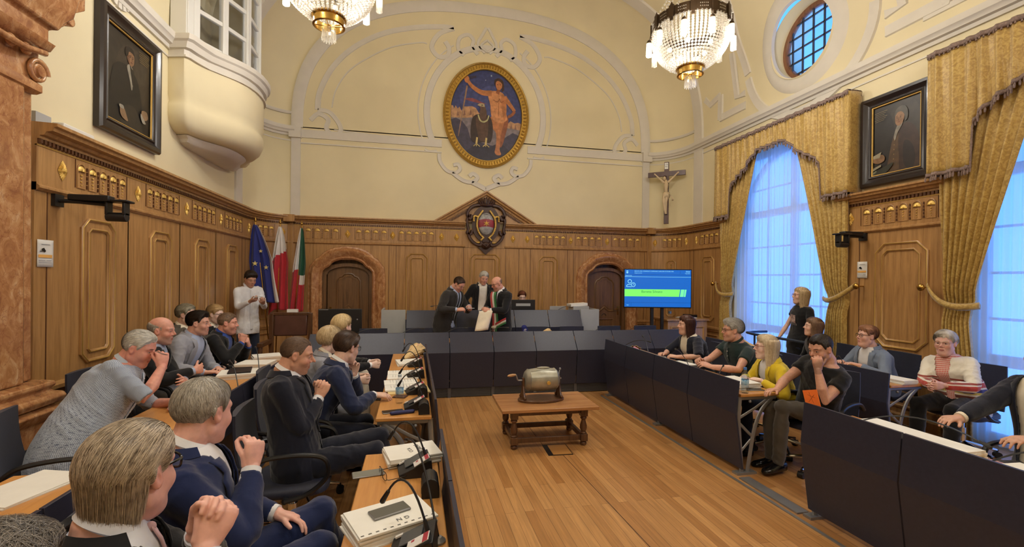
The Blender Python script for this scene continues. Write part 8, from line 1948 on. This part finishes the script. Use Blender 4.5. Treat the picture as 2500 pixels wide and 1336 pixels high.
# --- outer left row
person('person in a pale blue checked short sleeve shirt with white hair, hand at his nose', (-2.12, 3.42, 0.54), 8, (-1.90, 3.74, 1.20), 2, 24, q=dict(w=1.06, chub=0.9, age=1), skin=(214, 146, 126),
    hair=dict(HW, side=0.007, top=0.012, flow='back', len=0.04, recede=0.012, nape=-0.065, n=4200), near=1, top='shirt', cl=dict(shirt=T_CHECK, short=1, trousers=T_JEANS), fat=1.34, belly=0.05,
    hands=[dict(side=1, w=(-1.735, 3.70, 1.075), world=1, d=(-0.25, -0.1, 0.95), n=(0.75, 0.6, 0), pose='pinch', pole=(0.3, 0.6, -0.9)), dict(side=-1, w=(-1.75, 3.92, 0.77), world=1, d=(0.8, 0.5, 0), n=(0, 0, 1), pose='relaxed')], seed=14)
person('bald person with short grey beard in a black suit behind the checked shirt', (-2.42, 4.58, 0.55), 2, (-2.20, 4.67, 1.225), 5, 8, q=dict(w=1.0, age=1), skin=(208, 146, 124), stub=0.5, brow=(150, 144, 138),
    hair=dict(HG, side=0.004, top=0.004, flow='down', len=0.02, bald=1.0, nape=-0.06, n=700), near=1, cl=dict(jacket=T_BLK, shirt=T_LBLUE, trousers=T_BLK, button=0.3, vw=0.05, low=0.0), hands=[dict(side=1, w=(-1.93, 4.66, 0.86), world=1, d=(-1, 0.3, 0.1), n=(0, 1, 0.2), pose='relaxed'), dict(side=-1, w=(-1.96, 4.54, 0.80), world=1, d=(1, 0.3, 0.1), n=(0, 1, 0.2), pose='relaxed')], seed=15, fat=1.1)
person('person with dark quiff hair in a light grey suit jacket and pale blue shirt', (-2.42, 5.22, 0.54), -8, (-2.175, 5.33, 1.225), 6, 3, q=dict(w=0.96, nose=1.15), skin=(208, 152, 128), stub=0.2, brow=(40, 28, 24),
    hair=dict(HD, side=0.006, top=0.022, quiff=0.012, flow='back', len=0.04, temple=0.012, nape=-0.06, n=2200), near=1, cl=dict(jacket=T_GREY, shirt=T_LBLUE, trousers=T_GREY, button=0.22, vw=0.08, low=0.05), hands=[dict(side=1, w=(-2.0, 5.05, 0.77), world=1, d=(-0.4, 1, 0), n=(0, 0, 1), pose='relaxed'), dict(side=-1, w=(-1.98, 5.3, 0.76), world=1, pose='relaxed')], seed=16)
person('person in an open black jacket over a royal blue shirt, fist raised to his chin', (-2.36, 5.84, 0.54), -4, (-2.115, 5.93, 1.17), 8, 6, q=dict(w=1.02, chub=0.6, age=1), skin=(212, 148, 124), stub=0.25,
    hair=dict(lo=(96, 74, 58), hi=(150, 122, 98), side=0.004, top=0.008, flow='front', len=0.02, recede=0.01, nape=-0.06, n=1500), near=1, cl=dict(jacket=T_BLK, shirt=T_ROYAL, trousers=T_BLK, button=0.1, vw=0.07, low=0.06), fat=1.1,
    hands=[dict(side=1, w=(-1.93, 5.83, 0.955), world=1, d=(-0.1, 0.2, 1), n=(0.7, 0.7, 0), pose='fist', pole=(0.5, 0.2, -0.9)), dict(side=-1, w=(-1.92, 6.02, 0.90), world=1, d=(0.6, 0.1, 0.7), n=(-0.2, 1, 0), pose='curl', pole=(-0.4, 0.1, -0.9))], seed=17)
person('person with tousled grey hair leaning back against the oak wall, mostly hidden', (-2.66, 6.22, 0.56), -15, (-2.64, 6.16, 1.25), -5, 0, q=dict(w=1.0), skin=SK, hair=dict(lo=(96, 90, 74), hi=(170, 162, 140), side=0.016, top=0.024, flow='back', len=0.05, n=900, jit=0.4), near=0, cl=dict(jacket=T_BROWN, shirt=T_CREAM, trousers=T_JEANS, button=0.3, vw=0.05), seed=18)
person('person with light brown hair and black glasses partly hidden behind the blue shirt', (-2.68, 6.70, 0.54), -10, (-2.52, 6.66, 1.215), -12, 5, q=dict(w=0.98), fem=1, skin=SKP, hair=dict(lo=(130, 98, 62), hi=(196, 162, 112), side=0.016, top=0.026, flow='back', len=0.06, n=900), near=0, glasses=G_BLK, cl=dict(jacket=T_BLK, shirt=T_CREAM, trousers=T_BLK, button=0.3, vw=0.05), seed=19)
y14, d14 = person('person standing in a white shirt looking down at a phone by the flags', (-2.64, 8.24, 0.93), -52, (-2.585, 8.16, 1.675), -50, 24, q=dict(w=0.98), skin=(196, 142, 114), brow=(28, 20, 18), hair=dict(HD, side=0.012, top=0.030, quiff=0.012, flow='front', len=0.05, n=900), near=0, stand=True, top='shirt', s=0.99, fat=0.92,
    cl=dict(shirt=T_WHITE, trousers=T_JEANS, untucked=1), hands=[dict(side=1, w=(-2.51, 7.93, 1.33), world=1, d=(-0.5, 0.8, 0.3), n=(0.3, 0.3, -1), pose='hold', pole=(0.35, -0.2, -0.9)), dict(side=-1, w=(-2.36, 8.05, 1.30), world=1, d=(0.5, 0.7, 0.3), n=(-0.3, 0.3, -1), pose='hold', pole=(-0.35, -0.2, -0.9))], seed=20)
p_ = phone('white phone held by the young man in the white shirt', -2.41, 7.93, 1.395, -30, BLACKG, edge=FRAMEW)
# --- three men between the desk rows
person('person in a dark grey suit and tie bending over a small phone', (0.52, 7.78, 0.93), -38, (0.735, 7.64, 1.625), -42, 38, q=dict(w=1.0, age=1), skin=(204, 146, 122), stub=0.15, hair=dict(HB, side=0.008, top=0.012, flow='back', len=0.04, recede=0.022, n=1000), near=0, glasses=G_GLD, stand=True, s=1.06,
    cl=dict(jacket=T_DGREY, shirt=T_LBLUE, trousers=T_DGREY, button=0.10, vw=0.07, low=0.04, tie=T_BLK), fat=1.12, hands=[dict(side=1, w=(0.69, 7.37, 1.225), world=1, d=(-0.7, 0.7, 0.1), n=(0.4, 0.4, 0.8), pose='hold'), dict(side=-1, w=(0.90, 7.52, 1.27), world=1, d=(0.7, 0.6, -0.1), n=(-0.3, 0.5, 0.8), pose='hold')], seed=40)
phone('small white phone held between the three standing men', 0.90, 7.36, 1.245, -60, BLACKG, 0.06, 0.12, edge=FRAMEW)
person('person with white hair, open black jacket and pale shirt standing behind the presidency desk', (1.28, 8.86, 1.06), -88, (1.315, 8.72, 1.735), -84, 18, hr=-6, q=dict(w=1.0, age=1, chub=0.3), skin=(206, 150, 124), brow=(140, 134, 126), hair=dict(HW, side=0.014, top=0.024, flow='side', len=0.05, n=1000), near=0, stand=True, s=1.0,
    cl=dict(jacket=T_BLK, shirt=T_PCREAM, trousers=T_BLK, button=0.05, vw=0.075, low=0.075), hands=[dict(side=1, w=(1.06, 8.70, 1.12), world=1), dict(side=-1, w=(1.48, 8.66, 1.12), world=1)], seed=41, legs=dict())
may, dm = person('person in a black suit wearing a green white and red sash, bald with black glasses', (1.47, 7.72, 0.92), -142, (1.375, 7.63, 1.64), -158, 22, q=dict(w=0.98, age=1), skin=(206, 144, 118), stub=0.3, brow=(80, 66, 58), hair=dict(lo=(120, 96, 80), hi=(150, 124, 104), side=0.002, top=0.002, flow='down', len=0.01, bald=1.0, n=200), near=0, glasses=G_BLK, stand=True, s=1.0,
    cl=dict(jacket=T_BLK, shirt=T_WHITE, trousers=T_BLK, button=0.25, vw=0.05, low=0.0, tie=T_BLK), hands=[dict(side=1, w=(1.20, 7.62, 1.20), world=1, d=(-0.4, 0.9, 0.1), n=(0.9, 0.2, 0.3), pose='hold'), dict(side=-1, w=(1.22, 7.42, 1.21), world=1, d=(0.6, 0.7, 0.1), n=(-0.8, 0.5, 0.3), pose='hold')], seed=42)
b = MB(); sf = dm['surf']; SM = [CF('sash_green', s2l(52, 120, 66)), CF('sash_white', s2l(228, 220, 206)), CF('sash_red', s2l(200, 52, 60))]
for k in range(3):
    b.cur = k; rows = []
    for i in range(26):
        u = i / 25; t = 0.965 - 1.0 * u; x0 = 0.060 - 0.075 * u + (k - 1) * 0.044; rows.append([sf(t, x0 + j * 0.023, 0.034 + 0.002 * k) for j in (-1, 0, 1)])
    b.grid(rows); p0 = sf(-0.035, -0.045 + k * 0.036, 0.04); b.grid([[p0 + dm['R'] * (j * 0.020) + dm['F'] * 0.01 * math.sin(i * 0.9 + k) - Vector((0, 0, 0.035 * i)) for j in (-1, 0, 1)] for i in range(10)])
    rows = []
    for i in range(14):
        u = i / 13; rows.append([sf(-0.02 + 0.22 * u, -0.02 - 0.16 * u, 0.036 + 0.001 * k) + Vector((0, 0, (k - 1) * 0.034 + j * 0.017)) for j in (-1, 0, 1)])
    b.grid(rows)
b.build('sash', SM, may, sharp=None, solid=0.003, fix=False)
b = MB(); b.cur = 0; b.sphere(sf(-0.05, -0.0, 0.05), 0.035, 12, 8, (1.3, 1, 0.8)); b.build('sash_knot', SM[1], may)
pp = thing('paper_sheet', 'large cream paper held up by the man wearing the sash', 'paper', (1.10, 7.40, 1.02)); b = MB(); b.grid([[(-0.13 + 0.22 * i / 8 + 0.08 * (1 - j / 8), 0.02 * math.sin(i * 0.6 + j * 0.3) - 0.06 * (j / 8), 0.20 - 0.32 * (j / 8) - 0.02 * (1 - i / 8) + 0.03 * math.sin(j / 8 * PI) * 0) for i in range(9)] for j in range(9)]); b.build('sheet', mat('cream_paper', s2l(230, 220, 200), 0.8), pp, sharp=None, solid=0.001, fix=False)
person('person with brown bob and glasses seated behind the computer monitor', (2.20, 9.20, 0.68), -95, (2.175, 9.14, 1.355), -95, 12, q=dict(w=0.96), fem=1, skin=SKP, hair=dict(lo=(70, 36, 26), hi=(124, 72, 52), side=0.018, top=0.026, back=0.01, flow='side', len=0.07, n=900), near=0, glasses=G_BLK, cl=dict(jacket=T_BLK, shirt=T_CREAM, button=0.3, vw=0.05), hands=[dict(side=1, w=(2.08, 8.85, 1.05), world=1), dict(side=-1, w=(2.30, 8.85, 1.05), world=1)], seed=43)
# --- right inner row
person('person with dark shoulder length hair in a navy cardigan over a cream top', (3.66, 5.34, 0.54), 176, (3.45, 5.33, 1.155), 168, 2, q=dict(w=0.98, chub=0.5), fem=1, skin=(208, 158, 132), brow=(50, 32, 26), hair=dict(lo=(44, 26, 22), hi=(92, 58, 46), side=0.014, top=0.020, flow='down', len=0.08, n=1500, long=0.175, open=70, flare=0.0), near=1, top='cardigan', fat=1.1,
    cl=dict(jacket=T_NAVY, shirt=T_CREAM, trousers=T_NAVY, button=0.0, vw=0.075, low=0.07, collar=False, nocuff=1), hands=[dict(side=-1, w=(3.18, 5.10, 0.79), world=1, d=(0.5, 0.9, 0.1), n=(-0.3, 0, 1), pose='curl', pole=(-0.9, -0.1, -0.4)), dict(side=1, w=(3.16, 5.34, 0.79), world=1, d=(-0.3, 0.9, 0.1), n=(0.3, 0, 1), pose='curl', pole=(0.9, -0.1, -0.4))], seed=50, sleeve=0.9)
person('person with thick grey hair, moustache and glasses in a dark green polo shirt', (3.74, 4.56, 0.55), 172, (3.505, 4.52, 1.17), 160, 2, q=dict(w=1.0, age=1), skin=(204, 148, 122), stub=0.25, brow=(120, 110, 100), hair=dict(lo=(120, 114, 106), hi=(192, 188, 180), side=0.014, top=0.030, back=0.01, quiff=0.012, flow='back', len=0.06, n=2600), near=1, glasses=G_TOR, top='polo', fat=1.1,
    cl=dict(shirt=T_GREEN, trousers=T_JEANS), hands=[dict(side=-1, w=(3.16, 4.38, 0.80), world=1, d=(0.4, 0.9, 0.3), n=(-0.5, 0.1, 1), pose='relaxed', pole=(-0.9, -0.2, -0.5)), dict(side=1, w=(3.18, 4.58, 0.82), world=1, d=(-0.4, 0.9, 0.4), n=(0.6, 0.1, 0.8), pose='curl', pole=(0.9, -0.2, -0.5))], seed=51)
b = MB(); b.tube([(-0.022, 0, 0), (0, 0.004, 0.004), (0.022, 0, 0)], [0.003, 0.007, 0.003], 8)
person('person with long platinum blond hair and red glasses in a yellow blazer', (3.66, 3.98, 0.50), 168, (3.43, 3.93, 1.07), 152, 0, q=dict(w=0.96), fem=1, s=0.95, skin=SKP, brow=(150, 120, 90), lip=(170, 84, 84), hair=dict(lo=(176, 152, 116), hi=(236, 220, 190), side=0.014, top=0.022, quiff=0.006, flow='down', len=0.08, n=2200, long=0.23, open=74, flare=0.02), near=1, glasses=G_RED,
    cl=dict(jacket=T_YEL, shirt=T_WHITE, trousers=T_JEANS, button=0.12, vw=0.065, low=0.045, collar=False, lapel=0.045, nocuff=1), hands=[dict(side=-1, w=(3.26, 3.80, 0.78), world=1, d=(0.8, 0.5, 0), n=(0, 0.2, 1), pose='relaxed'), dict(side=1, w=(3.26, 4.02, 0.77), world=1, d=(-0.8, 0.5, 0), n=(0, 0.2, 1), pose='relaxed')], seed=52)
person('person in a black t-shirt and brown trousers with one hand over his mouth', (3.62, 3.52, 0.53), 178, (3.475, 3.345, 1.14), 184, 16, q=dict(w=1.0, nose=1.1), skin=(196, 142, 116), stub=0.5, brow=(36, 26, 22), hair=dict(HD, side=0.004, top=0.012, flow='front', len=0.025, temple=0.014, n=2400), near=1, top='tshirt', fat=1.06,
    cl=dict(shirt=T_BTEE, trousers=T_BROWN), hands=[dict(side=-1, w=(3.335, 3.235, 0.985), world=1, d=(0.15, -0.1, 1), n=(-0.9, 0.35, 0.1), pose='chin', pole=(-0.3, 0.5, -0.9)), dict(side=1, w=(3.14, 3.46, 0.775), world=1, d=(-0.2, 1, 0), n=(0.2, 0, 1), pose='relaxed', pole=(0.9, -0.1, -0.5))], seed=53,
    legs={'spread': 0.1, 'k-1': (3.20, 3.46, 0.62), 'a-1': (3.22, 3.52, 0.12), 'k1': (3.22, 3.62, 0.56), 'a1': (3.28, 3.68, 0.10)})
person('person reclining in a black jacket and cream top, cut off by the right edge', (3.86, 2.02, 0.54), 172, (3.86, 2.10, 1.28), 160, 0, q=dict(w=1.0), skin=SKT, hair=dict(HD, side=0.01, top=0.02, flow='back', len=0.04, n=800), near=1, fat=1.1, belly=0.02,
    cl=dict(jacket=T_NAVY, shirt=T_CREAM, trousers=T_BLK, button=0.05, vw=0.10, low=0.10, collar=False), hands=[dict(side=-1, w=(3.30, 1.90, 0.80), world=1, d=(0.1, 1, 0), n=(0, 0, 1), pose='relaxed', pole=(-0.6, -0.2, -0.6)), dict(side=1, w=(3.28, 2.28, 0.80), world=1, d=(-0.1, 1, 0), n=(0, 0, 1), pose='relaxed', pole=(0.6, -0.2, -0.6))], seed=54)
# --- outer right row and standing woman
t23, d23 = person('person standing by the window in a black printed t-shirt, long blond hair and glasses', (5.42, 5.58, 0.88), 168, (5.40, 5.54, 1.53), 158, -2, q=dict(w=0.95), fem=1, s=0.95, skin=(214, 170, 148), brow=(130, 100, 74), hair=dict(lo=(150, 122, 86), hi=(214, 190, 150), side=0.012, top=0.018, flow='down', len=0.08, n=1200, long=0.19, open=64), near=0, glasses=G_RED, stand=True, top='tshirt',
    cl=dict(shirt=T_BTEE, trousers=T_JEANS, untucked=1, hem=0.16), hands=[dict(side=-1, w=(5.30, 5.26, 0.84), world=1), dict(side=1, w=(5.26, 5.82, 0.84), world=1)], seed=60)
b = MB(); sf = d23['surf']; b.grid([[sf(0.72 - 0.22 * i / 6, -0.055 + 0.11 * j / 4, 0.021) for j in range(5)] for i in range(7)]); b.build('shirt_print', mat('print_picture', s2l(206, 184, 176), 0.8, col2=s2l(120, 90, 86), nscale=30), t23, fix=False)
p_t, u_t, r_t, f_t = d23['fr'](0.42); pos = sf(0.44, 0.0, 0.023); mm = Matrix((-r_t, u_t, f_t)).transposed().to_4x4(); mm.translation = pos
tx = text_mesh('shirt_lettering', 'SUPERIOR', 0.042, mat('print_grey_dark', s2l(120, 112, 112), 0.8), t23, (0, 0, 0), (0, 0, 0)); tx.matrix_local = mm
person('person with long wavy brown hair in a black top looking left, outer desk', (5.28, 5.02, 0.53), 165, (5.11, 5.04, 1.14), 150, -4, q=dict(w=0.95, nose=1.1), fem=1, skin=(216, 170, 146), hair=dict(lo=(74, 52, 40), hi=(140, 110, 86), side=0.012, top=0.020, flow='down', len=0.08, n=1200, long=0.33, open=66, flare=0.04), near=0, top='longsleeve', cl=dict(shirt=T_BTEE, trousers=T_BLK, neckw=0.05), seed=61)
person('person with short auburn hair and dark glasses in a blue grey blazer', (5.34, 4.34, 0.54), 172, (5.14, 4.33, 1.105), 162, -2, q=dict(w=0.98, chub=0.5), fem=1, skin=(212, 160, 138), hair=dict(lo=(96, 62, 44), hi=(168, 120, 88), side=0.009, top=0.024, quiff=0.006, flow='back', len=0.04, n=1300), near=1, glasses=G_BLK, fat=1.12,
    cl=dict(jacket=T_GBLZ, shirt=T_WHITE, trousers=T_BLK, button=0.12, vw=0.075, low=0.05, collar=False, nocuff=1), hands=[dict(side=-1, w=(4.90, 4.22, 0.80), world=1, d=(0.6, 0.8, 0.2), n=(0, 0, 1), pose='relaxed'), dict(side=1, w=(4.92, 4.44, 0.80), world=1, d=(-0.6, 0.8, 0.2), n=(0, 0, 1), pose='relaxed')], seed=62)
person('person with white bob and pink glasses in a white jacket with red and blue stripes', (5.40, 3.56, 0.54), 188, (5.24, 3.60, 1.125), 196, 3, q=dict(w=1.0, chub=0.6, age=1), fem=1, skin=(212, 160, 142), brow=(160, 140, 124), lip=(176, 90, 90), hair=dict(lo=(170, 160, 150), hi=(226, 220, 210), side=0.018, top=0.026, back=0.006, quiff=0.004, flow='side', len=0.08, n=2200, nape=-0.055), near=1, glasses=G_GLD, fat=1.18, belly=0.02, top='cardigan',
    cl=dict(jacket=T_STRJ, shirt=T_STRS, trousers=T_BLK, button=0.15, vw=0.055, low=0.02, collar=False, nocuff=1), hands=clasp(188, (4.86, 3.44, 0.745), (0, 0.95, -0.05), pose='relaxed', sep=0.028), seed=63)
# chairs under the seated people
for x, y, f_, l_ in ((-0.90, 0.95, 12, 'office chair of the curly haired person at the lower left corner'), (-0.90, 1.27, 20, 'office chair of the grey blond haired person with the pink tie'), (-0.80, 1.86, 12, 'office chair with black armrest under the man in the bright blue suit'), (-0.74, 3.16, 4, 'office chair with large black armrest loop under the bald suited man'),
    (-0.84, 3.84, 6, 'office chair under the person in the mid blue jacket'), (-1.0, 4.42, 3, 'office chair under the short blond person in grey'), (-0.98, 5.2, 6, 'office chair under the blond person in white trousers'),
    (-2.06, 3.30, 18, 'office chair under the man in the checked shirt'), (-2.46, 4.6, 0, 'office chair under the bald bearded man'), (-2.44, 5.24, -6, 'office chair under the man in the light grey jacket'), (-2.42, 5.86, -4, 'office chair under the man in the royal blue shirt'),
    (3.68, 5.36, 176, 'office chair under the woman in the navy cardigan'), (3.76, 4.6, 172, 'office chair under the man in the green polo'), (3.70, 4.0, 168, 'office chair under the woman in the yellow blazer'), (3.62, 3.50, 200, 'office chair with chrome column and caster under the man in the black t-shirt'), (3.92, 2.02, 172, 'office chair under the reclining person at the right edge'),
    (5.32, 5.04, 165, 'office chair under the long brown haired woman'), (5.38, 4.36, 172, 'office chair under the woman in the grey blazer'), (5.44, 3.58, 188, 'office chair with blue lit seat edge under the woman in the striped jacket'), (2.22, 9.22, -92, 'office chair of the clerk behind the monitor')):
    place_chair(l_, x, y, f_, None, 0.15 if y > 9 else 0)
